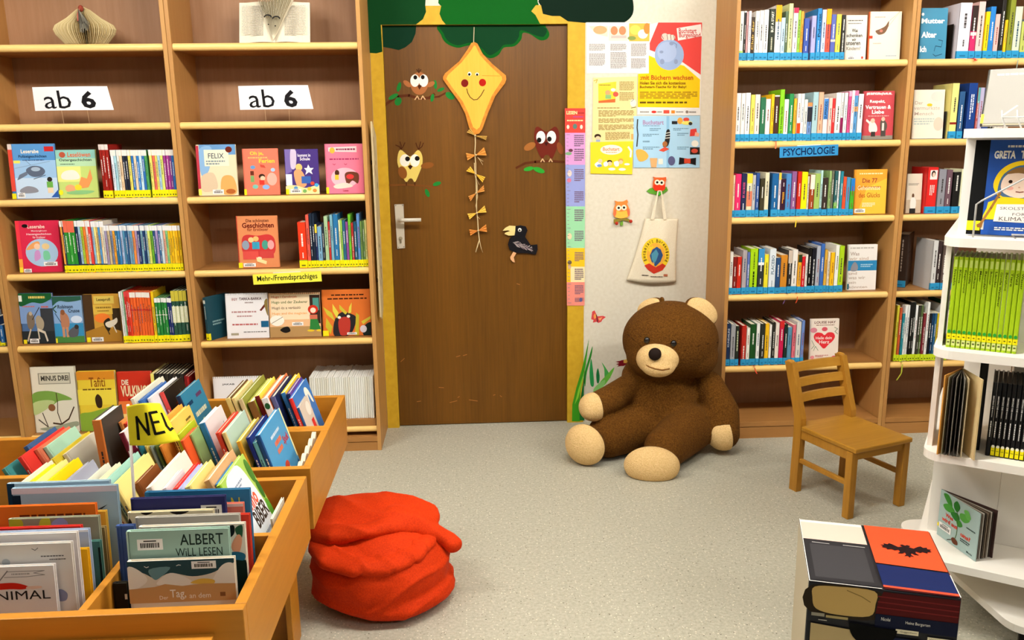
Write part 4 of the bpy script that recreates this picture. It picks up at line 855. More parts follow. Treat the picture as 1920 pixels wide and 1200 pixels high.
# folded-page book objects on the top shelves
def folded_hedgehog():
    z = SZ(ZL[0]); c = at_y(163, 82, -.17); R_ = .125
    root = empty('folded_book', (c.x, -.17, z)); tag(root, 'book with pages folded into a rounded fan, on the upper left shelf', 'paper ornament')
    q = MB(); n = 44; m1 = mat('dcc896', .85); m2 = mat('c8b27e', .85)
    prof = [(0, .172), (.03, .158), (.075, .122), (.125, .092), (.134, .074), (.126, .052), (.092, .014), (.06, .001), (0, .001)]
    for i in range(n):
        a = PI*1.02*i/(n-1)-PI*.01; d = V((-math.cos(a), -math.sin(a)*.62, 0)); s_ = V((-d.y, d.x, 0))*.0012
        pts = [d*r*(1.0+.02*((i*7) % 5)/5)+V((0, 0, zz)) for r, zz in prof]
        q.prism([p-s_*.5 for p in pts], s_, m1 if i % 2 else m2)
    kid(q, 'folded_page', root)['kind'] = 'stuff'
    q = MB(); q.ell((.004, -.03, .16), (.011, .011, .014), mat('8a3a2a', .8)); q.tube([(.004, -.045, .155), (.008, -.075, .13), (.01, -.085, .1)], .004, mat('a85a4a', .8), 6); kid(q, 'thread_knot', root)
    q = MB(); rg = random.Random(2)
    for i in range(40):
        x = .01+rg.uniform(0, .05); q.tube([(.01, -.07, .15), (x, -.085-rg.uniform(0, .008), rg.uniform(.05, .1))], .0012, mat(rg.choice(('4a443c', '6a6458', '8a8474')), .9), 4)
    kid(q, 'feather', root)
folded_hedgehog()
def open_book():
    z = SZ(ZL[0]); a = at_y(449, 80, -.25); b = at_y(582, 80, -.25); W = (b.x-a.x)/2; cx = (a.x+b.x)/2-.004
    M = Matrix.Translation((cx, -.235, z+.005)) @ Matrix.Rotation(-.3, 4, 'X')
    root = empty('open_book', M=M); tag(root, 'open book standing with its middle pages fanned out, on the upper shelf', 'paper ornament')
    Hh = .185
    for sx in (-1, 1):
        q = MB(); q.box((min(0, sx*W), .008, 0), (max(0, sx*W), .011, Hh+.004), mat('8a5a48', .6)); kid(q, 'cover', root)
        pts = [(sx*W*u, -.006-.010*math.sin(PI*min(1, u*1.3))*(1-u*.4)+.004*u, 0) for u in [i/10 for i in range(11)]]+[(sx*W, .0078, 0), (0, .0078, 0)]
        q = MB(); q.prism(pts if sx < 0 else pts[::-1], (0, 0, Hh), mat('e6dcc4', .85)); pg = kid(q, 'page_block', root)
        k = Ink(lambda u, v: (sx*W*(.3+.6*u), -.0165, Hh*(.9-.75*v)), (0, -1, 0)); k.ops([('m', 'b8b0a0', 0, 0, 1, 1, 22)])
        for nm, qq in k.p.items(): kid(qq, 'print', pg)
    q = MB(); n = 20
    for i in range(n):
        a_ = -.34+.78*i/(n-1); d = V((math.sin(a_), 0, math.cos(a_)))
        p0 = V((0, -.02, .002)); s_ = V((.0006, 0, 0)); dep = V((0, -.024-.006*math.cos(a_*3), 0))
        q.prism([p0, p0+d*.23, p0+d*.23+dep, p0+dep*.25], s_, mat('e4dac0' if i % 2 else 'd2c6a8', .85))
    kid(q, 'fanned_pages', root)['kind'] = 'stuff'
    q = MB(); mk = mat('1c1814', .6)
    for ex, ez in ((-.018, .095), (.018, .088)):
        q.tube([(ex+.015*math.cos(t), -.052, ez+.010*math.sin(t)) for t in [PI*j/8 for j in range(9)]], .003, mk, 6); q.ell((ex+(.002 if ex < 0 else -.004), -.05, ez-.032), (.003, .002, .003), mk)
    kid(q, 'drawn_eyes', root)
open_book()

# ------------------------------------------------------------------ right bookcases
Q = (1320, 0); z = SZ(ZR[0])
NB = 'in the top row of the right bookcase'
its = zm([(310, 349, 100, 'eef0e0', {'low': ('a8d070', .8, .9)}), (350, 371, 98, '2a2826', {'top': ('e8e8e0', .03)}), (372, 386, 104, 'e8a8a8'), (387, 411, 100, 'f0e4e8'), (412, 447, 152, '3a2a1c', {'sops': [('tv', 'd8b058', 'Club der', .25, .08, .8, .75, .01)]}), (448, 484, 100, 'f4f0e6'), (485, 524, 94, 'f2e8dc'), (525, 569, 88, 'efece8'), (572, 624, 80, '252c1e', {'sops': [('tv', 'e8e4d4', 'BUT A START', .3, .05, .75, .45, .02), ('mv', 'c8c4a8', .3, .55, .7, .8, 1)]}), (626, 679, 46, 'f2ece4', {'top': ('f0a828', .3)}), (680, 715, 160, 'b8d4ec'), (716, 745, 100, '55684a'), (746, 785, 30, 'e4e69c'), (786, 829, 70, 'f0dce2', {'low': ('c83a58', .0, .1)}),
          (830, 859, 92, '9ac848'), (860, 884, 100, 'f0a030'), (886, 934, 165, '3a52a4'), (957, 999, 140, 'aca8d8'), (1000, 1040, 75, '2a84c4', {'sops': [('tv', '12304a', 'Pubertät', .22, .1, .8, .55, .02), ('mv', 'e0ecf4', .35, .62, .65, .85, 1)]}), (1041, 1079, 88, 'bcc8ea'), (1080, 1124, 80, 'e8503a', {'top': ('f0a828', .3)}), (1126, 1169, 130, '5460ac', {'low': ('f0d8b8', .55, .6)}), (1170, 1214, 130, 'ecd84c'), (1216, 1254, 135, '221e18', {'sops': [('mv', 'ece8dc', .3, .1, .7, .35, 1), ('mv', 'd8d4c8', .3, .4, .7, .85, 1)]})], 4.8, Q)
row(NB, 'parenting paperbacks on the right bookcase', z, YS, 113.5, its, 'b', 0, (.14, .21))
def fq(x0, x1, yt, yb, o, sc_, *a, **kw): return faceout(o[0]+x0/sc_, o[0]+x1/sc_, o[1]+yb/sc_, o[1]+yt/sc_, *a, **kw)
fq(1262, 1452, 140, 536, Q, 4.8, z, YF, 'eae2d4', 'cream book asking what we give our children, beside the black spine', [('m', '6a645c', .1, .1, .8, .14, 1), ('m', '6a645c', .12, .17, .74, .2, 1), ('t', '2a2622', 'Was', .3, .3, .58, .38, .02), ('t', '2a2622', 'schenken', .06, .41, .8, .49, .02), ('t', '2a2622', 'wir', .32, .51, .52, .58, .02), ('t', '2a2622', 'unseren', .06, .6, .72, .67, .02), ('t', '8a8070', 'Kindern?', .08, .7, .74, .78, .02), ('e', 'd84a3a', .84, .95, .05, .03), ('b', .14, .92, .5, .99)], t=.014)
fq(1474, 1760, 108, 520, Q, 4.8, z, YF, 'f0e8cc', 'cream book with a small brown hanging swing, last on the top right row', [('m', 'c89888', .16, .1, .5, .13, 1), ('l', '8a7a60', .008, [(.94, 0), (.58, .22)]), ('l', '8a7a60', .008, [(.94, 0), (.52, .38)]), ('s', '7a5a44', [(.2, .4), (.34, .36), (.5, .3), (.6, .2), (.6, .3), (.5, .44), (.34, .48), (.26, .46)]), ('e', 'c87a68', .38, .4, .05, .03), ('r', 'd8422c', 0, .5, .12, .56), ('m', 'd8b0a0', .14, .64, .4, .68, 1), ('m', '9aa8b8', .56, .9, .9, .94, 1)], t=.016, spine='e06a3a')
Q = (1340, 140); z = SZ(ZR[1])
its = zm([(190, 239, 175, 'f3efe9'), (240, 279, 175, 'f3ecdf'), (281, 329, 172, 'f0ece9', {'low': ('d83a38', .87, .93)}), (330, 369, 190, 'ded25c'), (370, 419, 187, 'f2dacf'), (421, 471, 215, '2a6a48'), (473, 519, 230, 'f1ede4'), (520, 549, 185, 'f8c01c'), (551, 599, 195, '4a2c22', {'low': ('e8e0d8', 0, .03)}), (601, 645, 140, '84c41c', {'sops': [('tv', '1c2a10', 'Die 50 besten Spiele', .25, .33, .75, .88, .012)]}), (647, 691, 232, 'efebe2'), (693, 735, 180, '2a8a4c'), (737, 764, 225, 'f4b02c'), (766, 799, 180, 'f1ede6', {'low': ('f0441c', .62, .94)}), (800, 829, 180, 'f3efe9'), (831, 864, 235, 'e4e0d6'), (866, 908, 265, '6c8cc0', {'top': ('f08c50', .1), 'low': ('2a2a34', .12, .5)}), (911, 964, 165, 'a6c6cc'), (966, 1014, 165, 'e8ac8c'), (1016, 1059, 220, 'f0e2dc', {'sops': [('r', '4a84c8', 0, .02, 1, .5), ('tv', '12203c', 'SUPERKIDS', .22, .08, .78, .48, .02)]}), (1061, 1094, 220, 'f4c4b8'), (1096, 1124, 225, 'dc3030'), (1127, 1179, 172, 'ece8df'), (1180, 1204, 172, 'f2f0ea', {'low': ('8a1c50', .52, .93)}), (1206, 1239, 170, 'f0f0ea'), (1241, 1269, 160, 'e05088', {'top': ('f0a8c4', .1)}), (1271, 1299, 150, 'f2eaea'), (1301, 1339, 150, '5c98cc', {'top': ('e878a0', .1), 'low': ('f0a060', .32, .42)}), (1341, 1389, 182, 'f1efee')], 5.053, Q)
row('in the row above the psychology sign', 'paperbacks above the psychology sign', z, YS, 265, its, 'b', 0, (.14, .21))
fq(1397, 1684, 160, 603, Q, 5.053, z, YF, 'c0444c', 'red book on respect and trust with two small figures, above the psychology row', [('m', 'e8c8c4', .08, .03, .9, .09, 1), ('t', 'f8f0ec', 'JESPER JUUL', .08, .03, .92, .09, .01), ('t', 'f8f4f0', 'Respekt,', .2, .18, .7, .26, .03), ('t', 'f8f4f0', 'Vertrauen &', .06, .29, .9, .37, .03), ('t', 'f8f4f0', 'Liebe', .28, .39, .68, .47, .03), ('m', 'e0a8a4', .16, .5, .84, .53, 1), ('r', '8a8478', 0, .92, 1, 1), ('s', 'e8e0d8', [(.22, .64), (.34, .62), (.46, .72), (.46, .84), (.22, .84)]), ('e', 'e0b8a0', .32, .61, .07, .05), ('l', 'e8e0d8', .05, [(.26, .68), (.12, .6)]), ('r', '3a3430', .28, .84, .42, .94), ('s', '5a5048', [(.58, .62), (.7, .6), (.8, .7), (.76, .82), (.6, .82)]), ('e', 'e0b8a0', .66, .58, .06, .045), ('r', 'd8d0c8', .63, .66, .7, .82), ('r', '4a4440', .6, .82, .76, .94)], t=.016)
Q = (1340, 290); z = SZ(ZR[2])
its = zm([(161, 181, 195, 'f2d6b4'), (183, 239, 185, 'ea2c66'), (241, 291, 180, '20264a', {'sops': [('tv', 'e0587a', 'BY ALI BODE', .3, .2, .7, .55, .015), ('mv', 'e8e4e0', .35, .68, .65, .88, 1)]}), (293, 344, 180, 'd8d4b0', {'top': ('f0cc40', .22), 'low': ('d87858', .4, .75)}), (346, 379, 195, 'b6b6ba'), (381, 414, 175, '2a4a88'), (419, 461, 225, '3a3420'), (463, 504, 170, 'dad2b2'), (527, 589, 180, '1a5a90'), (591, 614, 172, 'd8d0d8', {'top': ('f0c040', .16)}), (616, 661, 230, '36162c', {'sops': [('mv', 'f0b028', .3, .35, .72, .65, 2), ('mv', 'e8e4e0', .35, .1, .65, .2, 1)]}), (663, 714, 180, '4a84bc'), (716, 764, 160, '885688'), (766, 804, 160, 'c42a1a'), (806, 864, 165, 'f2e40c'), (866, 884, 205, 'e0dacc'), (886, 929, 190, '98401c', {'top': ('e0dcc8', .35)}), (931, 984, 180, '9cb85c'), (986, 1009, 150, 'b8dcd8', {'low': ('3a5a68', .82, .93)}), (1011, 1059, 220, '382c26'), (1061, 1086, 155, '8aa868'), (1087, 1111, 155, '6a6a58'), (1112, 1144, 155, '2a585a', {'low': ('6aa040', .7, .9)}), (1146, 1164, 155, 'eaeaea'), (1166, 1194, 158, '288090'), (1196, 1229, 210, 'f2502c'), (1231, 1269, 215, '4c8eb6'), (1271, 1309, 225, '44a428', {'top': ('2a78c0', .34)})], 5.053, Q)
row('in the row beside the orange happiness book', 'psychology paperbacks', z, YS, 411, its, 'b', 0, (.14, .21))
fq(1312, 1614, 145, 577, Q, 5.053, z, YF, 'f0a032', 'orange and yellow book on happiness, right end of the psychology shelf', [('p', 'f4bc40', [(.1, 1), (.4, .4), (1, .2), (1, 1)]), ('m', 'f8e0a8', .14, .07, .86, .12, 1), ('t', '8a2a30', 'Die 77', .24, .2, .7, .3, .01), ('m', 'c87a28', .1, .36, .82, .44, 1), ('t', 'f8ecc8', 'Geheimnisse', .1, .36, .8, .46, 0), ('t', 'a84a20', 'des Glücks', .14, .52, .8, .63, .005), ('m', 'f8e8c0', .26, .74, .66, .84, 3), ('b', .03, .88, .36, .97)], t=.016)
Q = (1340, 430); z = SZ(ZR[3])
its = zm([(131, 164, 215, 'f0ece4'), (166, 204, 262, '80201a'), (206, 249, 262, 'c02818'), (251, 294, 200, 'a69ea0'), (296, 324, 220, '5a6ca8'), (326, 399, 185, 'a2cc14', {'sops': [('mv', '1c2c10', .32, .5, .68, .92, 1), ('mv', '3a4a18', .4, .08, .6, .45, 1)]}), (401, 457, 185, '2e3436', {'top': ('3a8cc4', .3), 'low': ('e8ecec', .3, .36)}), (459, 499, 240, 'ecdc30'), (501, 564, 185, 'dce4ea', {'sops': [('tv', '3a5a70', 'PLACEBO', .3, .14, .75, .56, .01), ('mv', '7a8a94', .4, .7, .6, .88, 1)]}), (566, 611, 270, '2a4a74'), (613, 679, 245, 'cc8426'), (681, 719, 200, '2a2826', {'top': ('c8b8a8', .3)}), (721, 774, 195, 'ede7df'), (776, 811, 240, 'e8a428', {'top': ('2a3a20', .2)}), (813, 844, 260, 'd01c26'), (846, 867, 240, 'ede5dc'), (869, 904, 180, '14110f'), (906, 944, 180, '181820', {'sops': [('mv', 'dcdcd8', .3, .25, .7, .9, 1)]}), (946, 984, 160, 'a8acb8'), (986, 1024, 140, '3a66b2'), (1026, 1054, 195, 'd8a63c'), (1056, 1079, 220, 'e8dac4'), (1081, 1117, 220, 'f2ba18'), (1119, 1154, 150, 'eeeee4'), (1157, 1209, 160, 'aace1c')], 5.053, Q)
row('in the row above the Heile dein Herz row', 'health paperbacks on the right bookcase', z, YS, 553, its, 'b', 0, (.14, .21))
fq(1252, 1522, 150, 580, Q, 5.053, z, YF, 'efe9e4', 'white book with a blue band and a seated figure, beside the lime green spine', [('m', 'b8b0a8', .06, .05, .9, .1, 1), ('t', 'b8a498', 'Was', .06, .16, .38, .24, .02), ('t', 'c8b0a0', 'wir sind', .04, .27, .7, .34, .015), ('r', '2f82b4', 0, .35, 1, .57), ('s', '8a8890', [(.1, .57), (.14, .44), (.24, .38), (.34, .46), (.32, .57)]), ('m', 'a8cce0', .44, .42, .86, .5, 2), ('t', 'c0a898', 'und', .04, .6, .32, .66, .015), ('t', 'c0b0a4', 'was wir', .04, .69, .62, .76, .015), ('t', 'c0b0a4', 'sein', .04, .8, .3, .86, .015), ('t', 'c0b0a4', 'könnten', .06, .9, .7, .96, .015), ('r', '2a6a80', 0, .86, .06, .98)], t=.018)
Q = (1340, 570); z = SZ(ZR[4])
its = zm([(86, 119, 160, '1c2e50', {'sops': [('tv', 'c8ccd4', 'KUNDALINI', .3, .12, .75, .55, .02)]}), (121, 159, 165, 'a2a2a6'), (161, 189, 180, '282e26', {'sops': [('mv', 'd8dcb0', .25, .12, .75, .65, 1)]}), (206, 244, 175, 'b42a1e', {'sops': [('mv', 'f0e4dc', .3, .5, .7, .92, 1)]}), (246, 274, 195, 'ece8dc'), (276, 324, 165, '1c4a20'), (326, 354, 160, 'ecece8'), (356, 391, 160, '2c2e26'), (393, 427, 160, 'f2ba1c'), (429, 449, 170, 'efede4'), (451, 474, 150, '282620'), (476, 507, 155, 'eaddd2'), (509, 544, 140, 'c41c4c', {'top': ('c82a28', .15)}), (546, 574, 165, '1a2c26'), (576, 611, 190, '5a8eaa'), (613, 639, 170, 'e06c7c'), (641, 679, 145, 'd8d4ce'), (681, 706, 135, '6a86c2')], 4.287, Q)
row('in the lowest row of the right bookcase', 'paperbacks in the lowest right row', z, YS, 690.5, its, 'b', 0, (.14, .21))
fq(757, 985, 125, 490, Q, 4.287, z, YF, 'f2e2d4', 'cream Heile dein Herz book with a big red heart behind the chair', [('t', '6a3428', 'LOUISE HAY', .14, .05, .88, .11, .02), ('m', '8a5a48', .2, .13, .84, .16, 1), ('e', 'e08a98', .12, .26, .12, .06), ('e', 'd85a68', .5, .24, .1, .05), ('s', 'e0343c', [(.5, .38), (.62, .32), (.8, .33), (.87, .42), (.8, .52), (.66, .6), (.5, .7), (.34, .6), (.18, .5), (.13, .4), (.22, .32), (.4, .33)]), ('t', 'f8e8e0', 'Heile dein', .2, .41, .76, .48, .015), ('t', 'f8e8e0', 'Herz', .32, .5, .68, .58, .02), ('l', '4a6a40', .012, [(.84, .2), (.95, .24), (.86, .3), (.96, .36)]), ('l', '4a6a40', .012, [(.06, .5), (.16, .62), (.06, .7)]), ('l', '3a6a40', .012, [(.3, .74), (.2, .64), (.14, .74)]), ('e', 'e06070', .86, .93, .1, .06), ('e', 'e08a90', .1, .9, .07, .04), ('m', 'c87a78', .2, .84, .66, .9, 2)], t=.014)
# last bookcase, partly behind the carousel
Q = (1660, 0); z = SZ(ZR[0])
fq(262, 466, 66, 436, Q, 4.138, z, YF, '4088a8', 'blue book on mother and age, beside the black bookend', [('e', 'f4f0ec', .06, .12, .05, .03), ('t', 'f4f2f0', 'Mutter', .02, .2, .9, .3, .04), ('t', 'f4f2f0', 'Alter', .04, .46, .62, .58, .04), ('t', 'f4f2f0', 'Ich', .02, .74, .26, .86, .04), ('l', '1e3c50', .012, [(.56, .84), (.6, .74), (.82, .76), (.86, .64), (.7, .62)]), ('l', '1e3c50', .012, [(.52, .9), (.62, .94), (.86, .9)])], t=.016)
its = zm([(552, 644, 20, 'f0e6ec'), (647, 694, 42, 'c42c62', {'top': ('3a2c28', .48), 'low': ('f0d8d0', .5, .56)}), (697, 749, 10, 'f2c6be'), (752, 784, 90, 'f8d00c'), (787, 829, 50, '2a7ec8'), (832, 869, 108, 'ecb6ae'), (872, 904, -30, '282420'), (907, 929, 155, 'f8c01c'), (932, 974, -40, '868c2c'), (977, 1034, 50, 'd0d8c0'), (1037, 1080, 165, 'b8c060'), (1082, 1130, 140, '9ab0c0')], 4.138, Q)
row('in the top row beside the black bookend', 'books beside the black bookend', z, YS, 107.5, its, 'b', 0, (.15, .22))
def bookend(xpx, ypx, z, hgt, label):
    X_ = at_y(xpx, ypx, -.29).x; q = MB(); m = mat('14120f', .45)
    q.box((X_, -.27, z+.0005), (X_+.0012, -.13, z+hgt), m); q.box((X_-.007, -.27, z+.0005), (X_, -.13, z+.0017), m)
    tag(q.build('bookend'), label, 'bookend')
bookend(1787, 107, z, .155, 'black metal bookend beside the wide white spine on the top right shelf')
z = SZ(ZR[1])
fq(206, 442, 700, 1066, Q, 4.138, z, YF, 'f0e4d0', 'pale peach book with a yellow tree, behind the carousel top', [('t', 'c0a890', 'Der', .04, .23, .3, .3, .01), ('t', 'c8b0a0', 'vermurkste', .02, .33, .86, .41, .01), ('t', 'c8b0a0', 'Mensch', .04, .45, .66, .52, .01), ('e', 'f0c030', .52, .31, .09, .03), ('m', 'b8c0b8', .04, .57, .72, .72, 3), ('e', 'f0c8b4', .84, .7, .16, .14), ('e', 'f4d4c8', .75, .14, .2, .1)], t=.016)
its = zm([(492, 546, 645, 'eade84', {'low': ('8a2a20', .7, .74)}), (551, 594, 710, '2c5480'), (611, 679, 645, '1a3c80', {'sops': [('mv', 'e4e8f0', .25, .2, .7, .65, 2)]}), (681, 699, 680, 'b04c4c', {'top': ('5a9a98', .3)}), (701, 735, 680, 'b4acca'), (737, 790, 685, '264084'), (792, 830, 690, '282620'), (832, 873, 680, 'e8dcd0'), (875, 910, 678, 'e0cec4'), (912, 950, 676, 'e4d4cc')], 4.138, Q)
row('in the row behind the carousel top', 'books behind the carousel top', z, YS, 260, its, 'b', 0, (.15, .22))
bookend(1774.5, 260, z, .125, 'black metal bookend beside the pale yellow spine behind the carousel top')
Q = (1660, 280); z = SZ(ZR[2])
fq(106, 186, 133, 362, Q, 2.858, z, YF, 'e0d4c0', 'small cream book with a person in a white shirt, beside the red spine', [('r', 'c8b49a', 0, .66, 1, 1), ('m', '8a8274', .1, .24, .8, .3, 2), ('e', '6a4a34', .44, .56, .08, .06), ('s', 'ece6dc', [(.3, .64), (.5, .6), (.66, .7), (.6, .9), (.3, .88)]), ('r', '2a2826', .24, .88, .64, 1)], t=.016)
its = zm([(212, 268, 97, 'd62622', {'sops': [('r', 'e8e0dc', .2, .06, .9, .26), ('e', '3a2420', .52, .14, .2, .07), ('e', 'e8c0a8', .55, .16, .13, .05), ('mv', 'f0d8d0', .25, .38, .75, .6, 3)]}), (270, 309, 107, '8c8a92'), (311, 344, 110, '6a4e58'), (347, 383, 122, '1c1a18', {'sops': [('mv', 'dcd8d0', .3, .08, .7, .45, 1)]}), (385, 420, 107, 'dcdcb8'), (422, 455, 112, '2a4a48'), (457, 495, 118, '9a8a78')], 2.858, Q)
row('in the row beside the small person book', 'books beside the small person book', z, YS, 407, its, 'b', 0, (.15, .22))
z = SZ(ZR[3])
X_ = at_y(1690, 552, -.29).x
book(TR((X_+.012, -.19, z), 0, 0, -.62), .05, .19, .262, '33241c', 'large dark brown slipcased book turned sideways on the half-hidden bookcase', None, 'book', tg='b', cops=[('m', '5a4a40', .1, .32, .5, .38, 1)], sops=[('mv', 'a89888', .4, .1, .6, .7, 1)])
its = zm([(236, 262, 490, 'd4d2d0'), (264, 288, 498, '3a2c2c'), (290, 312, 515, '5a4a44'), (314, 340, 500, '6a5a50'), (342, 370, 505, '4a3a34')], 2.858, Q)
row('in the row beside the large slipcase', 'books beside the large slipcase', z, YS, 550, its, 'b', 0, (.12, .16))
z = SZ(ZR[4])
cols = ['d8cc3a', 'c4542c', '247c88', 'efefec', 'e6e6e2', '1a1816', '20201e', 'f0f0ee', '38362c', '586a3c', '7a2830', 'eaeae6', '181a20', '1a3a5c', '28587e', 'c8b01c', '3a3a3a', 'd0d4d8', '5a2a28', '2a6a48']
rg = random.Random(8); its = [(1660+(42+i*14.2)/2.858, 1660+(55.4+i*14.2)/2.858, 280+rg.choice((820, 838, 850, 880))/2.858, c) for i, c in enumerate(cols)]
row('in the lime-tagged row behind the carousel', 'thin books with lime tags', z, YS, 683, its, 'l', 0, (.15, .2), hard=False)
# ribbon bookmarks hanging from the rows
def ribbon(p, c, label_parent):
    pass
def rib(L, Y, c, wd=.004):
    q = MB(); P = [at_y(a, b, Y-.0015*i) for i, (a, b) in enumerate(L)]
    for a, b in zip(P, P[1:]): q.poly([a-V((wd/2, 0, 0)), a+V((wd/2, 0, 0)), b+V((wd/2, 0, 0)), b-V((wd/2, 0, 0))], mat(c, .6))
    return q
def near_book(p):
    return min((o for o in COL.objects if o.name.split('.')[0] == 'book' and o.type == 'MESH' and o.parent is None), key=lambda o: (o.matrix_world.translation-V(p)).length)
bpy.context.view_layer.update()
for L, c, wd in (([(1477, 703-140), (1472, 562), (1468, 570)], '6a4a78', .004), ([(1495, 556), (1495, 562), (1492, 568)], 'd84a20', .004), ([(1415, 690), (1417, 697), (1420, 701)], 'e04a30', .005), ([(1692, 683), (1690, 700), (1681, 713)], 'b4b83a', .006), ([(1909, 112), (1906, 128), (1903, 137)], '8a9a8c', .004), ([(1828, 110), (1828, 114), (1833, 112)], 'e02a1c', .01), ([(1493, 413), (1492, 420), (1491, 426)], 'e8c030', .005), ([(1455, 265), (1455, 272), (1454, 279)], 'e8744a', .006)):
    Yb = -BD-.004; q = rib(L, Yb, c, wd)
    a = at_y(*L[0], Yb); nb = near_book(a); zs_ = nb.matrix_world.translation.z+.0012
    q.v = [(x, y, min(z_, zs_)) for x, y, z_ in q.v]
    a.z = zs_; q.poly([a+V((-wd/2, 0, 0)), a+V((wd/2, 0, 0)), a+V((wd/2, .027, 0)), a+V((-wd/2, .027, 0))], mat(c, .6))
    inv_kid(q, 'bookmark_ribbon', nb)

# ------------------------------------------------------------------ wall papers right of the door
def sheet(pts, c, name, label, cat, ops, Y=-.0012, th=.0008, part='illustration'):
    q = MB(); P = [at_y(a, b, Y) for a, b in pts]
    n_ = V((0, 1, 0)); q.prism(P[::-1] if True else P, n_*th, mat(c, .55)); o = q.build(name); tag(o, label, cat)
    k = Ink(pixmap(Y), (0, -1, 0)); k.ops(ops, part); k.build(o); return o
W4 = lambda P: [(1040+a/3.872, 20+b/3.872) for a, b in P]
def s4_(ops):
    r = []
    for op in ops:
        k = op[0]
        if k in 'p': r.append(('p', op[1], W4(op[2])))
        elif k == 's': r.append(('s', op[1], W4(op[2])))
        elif k == 'l': r.append(('l', op[1], op[2]/3.872, W4(op[3])))
        elif k == 'e': (x, y), = W4([(op[2], op[3])]); r.append(('e', op[1], x, y, op[4]/3.872, op[5]/3.872))
        elif k in ('r',): (a, b), (c, d) = W4([(op[2], op[3]), (op[4], op[5])]); r.append(('r', op[1], a, b, c, d))
        elif k == 't': (a, b), (c, d) = W4([(op[3], op[4]), (op[5], op[6])]); r.append(('t', op[1], op[2], a, b, c, d)+tuple(op[7:]))
        elif k == 'm': (a, b), (c, d) = W4([(op[2], op[3]), (op[4], op[5])]); r.append(('m', op[1], a, b, c, d, op[6]))
    return r
LT = '9a9290'
sheet(W4([(232, 85), (700, 85), (690, 455), (232, 455)]), 'e8e4e0', 'leaflet', 'white three-column leaflet with photos along its top, upper left on the wall', 'leaflet', s4_(
    [('p', 'f0d8c0', [(248, 112), (385, 112), (385, 190), (300, 170)]), ('e', 'e8a878', 330, 140, 50, 30), ('r', 'f0dcc8', 392, 112, 530, 218), ('e', 'd88a60', 432, 145, 26, 32), ('e', 'd88a60', 492, 145, 26, 32), ('r', 'c8b8b0', 410, 180, 520, 200), ('r', 'f0b850', 540, 92, 692, 222), ('e', 'f0d060', 585, 140, 40, 36), ('e', 'f4e8dc', 640, 170, 36, 34), ('e', 'd88a40', 670, 130, 24, 40), ('e', '8a9a50', 560, 200, 30, 16)]
    + [('m', LT, 250, 240, 365, 290, 6), ('m', LT, 250, 310, 365, 400, 11), ('m', LT, 405, 240, 520, 290, 6), ('m', LT, 405, 300, 520, 420, 14), ('m', LT, 555, 238, 665, 330, 11), ('m', LT, 555, 345, 660, 420, 9)]), Y=-.0012)
sheet(W4([(745, 85), (1070, 85), (1058, 760), (600, 755), (604, 455), (684, 450), (690, 100)]), 'eae6e0', 'poster', 'red and yellow poster with a blue ball and a small worm', 'poster', s4_(
    [('p', 'e04a44', [(752, 86), (1070, 86), (1060, 465), (930, 375), (690, 285), (690, 235)]), ('p', 'f0c81c', [(684, 325), (730, 345), (940, 400), (1056, 500), (1050, 705), (602, 700), (605, 458), (684, 455)]), ('e', '98acd0', 832, 320, 106, 112), ('e', 'a8b8d8', 815, 300, 70, 74), ('l', '7a88a8', 5, [(860, 230), (885, 245), (882, 270)]), ('e', '8a98b8', 780, 370, 16, 20), ('e', '8a98b8', 880, 370, 14, 18), ('e', '8a98b8', 775, 300, 14, 10), ('e', '8a98b8', 848, 238, 16, 14),
     ('e', 'f0c8b8', 800, 190, 26, 26), ('e', 'f0d4c4', 830, 192, 22, 22), ('e', 'f0d4c4', 855, 195, 20, 20), ('l', '8a3a48', 4, [(770, 170), (790, 205)]), ('l', '6a3a40', 4, [(815, 175), (820, 210)]), ('l', '6a3a40', 4, [(840, 175), (845, 212)]), ('l', '6a3a40', 4, [(865, 180), (870, 214)]),
     ('p', 'f4e4dc', [(885, 128), (1062, 98), (1068, 185), (895, 218)]), ('t', 'c03a38', 'Buchstart', 900, 128, 1030, 165, .02), ('t', 'c03a38', 'Burgenland', 902, 160, 1058, 205, .02), ('t', 'b84a1c', ':mit Büchern wachsen', 620, 468, 1005, 503, .02), ('t', '6a3a10', 'Holen Sie sich die kostenlose', 618, 513, 950, 537, .02), ('t', '6a3a10', 'Buchstart-Tasche für Ihr Baby!', 618, 544, 955, 568, .02), ('m', 'a8801c', 618, 585, 1035, 640, 4), ('m', '6a5010', 618, 655, 960, 678, 1),
     ('e', 'd83a30', 720, 735, 18, 9), ('m', '8a8480', 620, 728, 685, 742, 1), ('m', '8a8480', 745, 728, 778, 742, 1), ('r', 'd85040', 790, 722, 832, 746), ('r', 'e08a30', 846, 724, 872, 746), ('m', '8a8480', 880, 728, 935, 742, 1), ('e', '8a7a70', 960, 735, 10, 11), ('m', '8a8480', 975, 728, 1025, 744, 1)]), Y=-.0024)
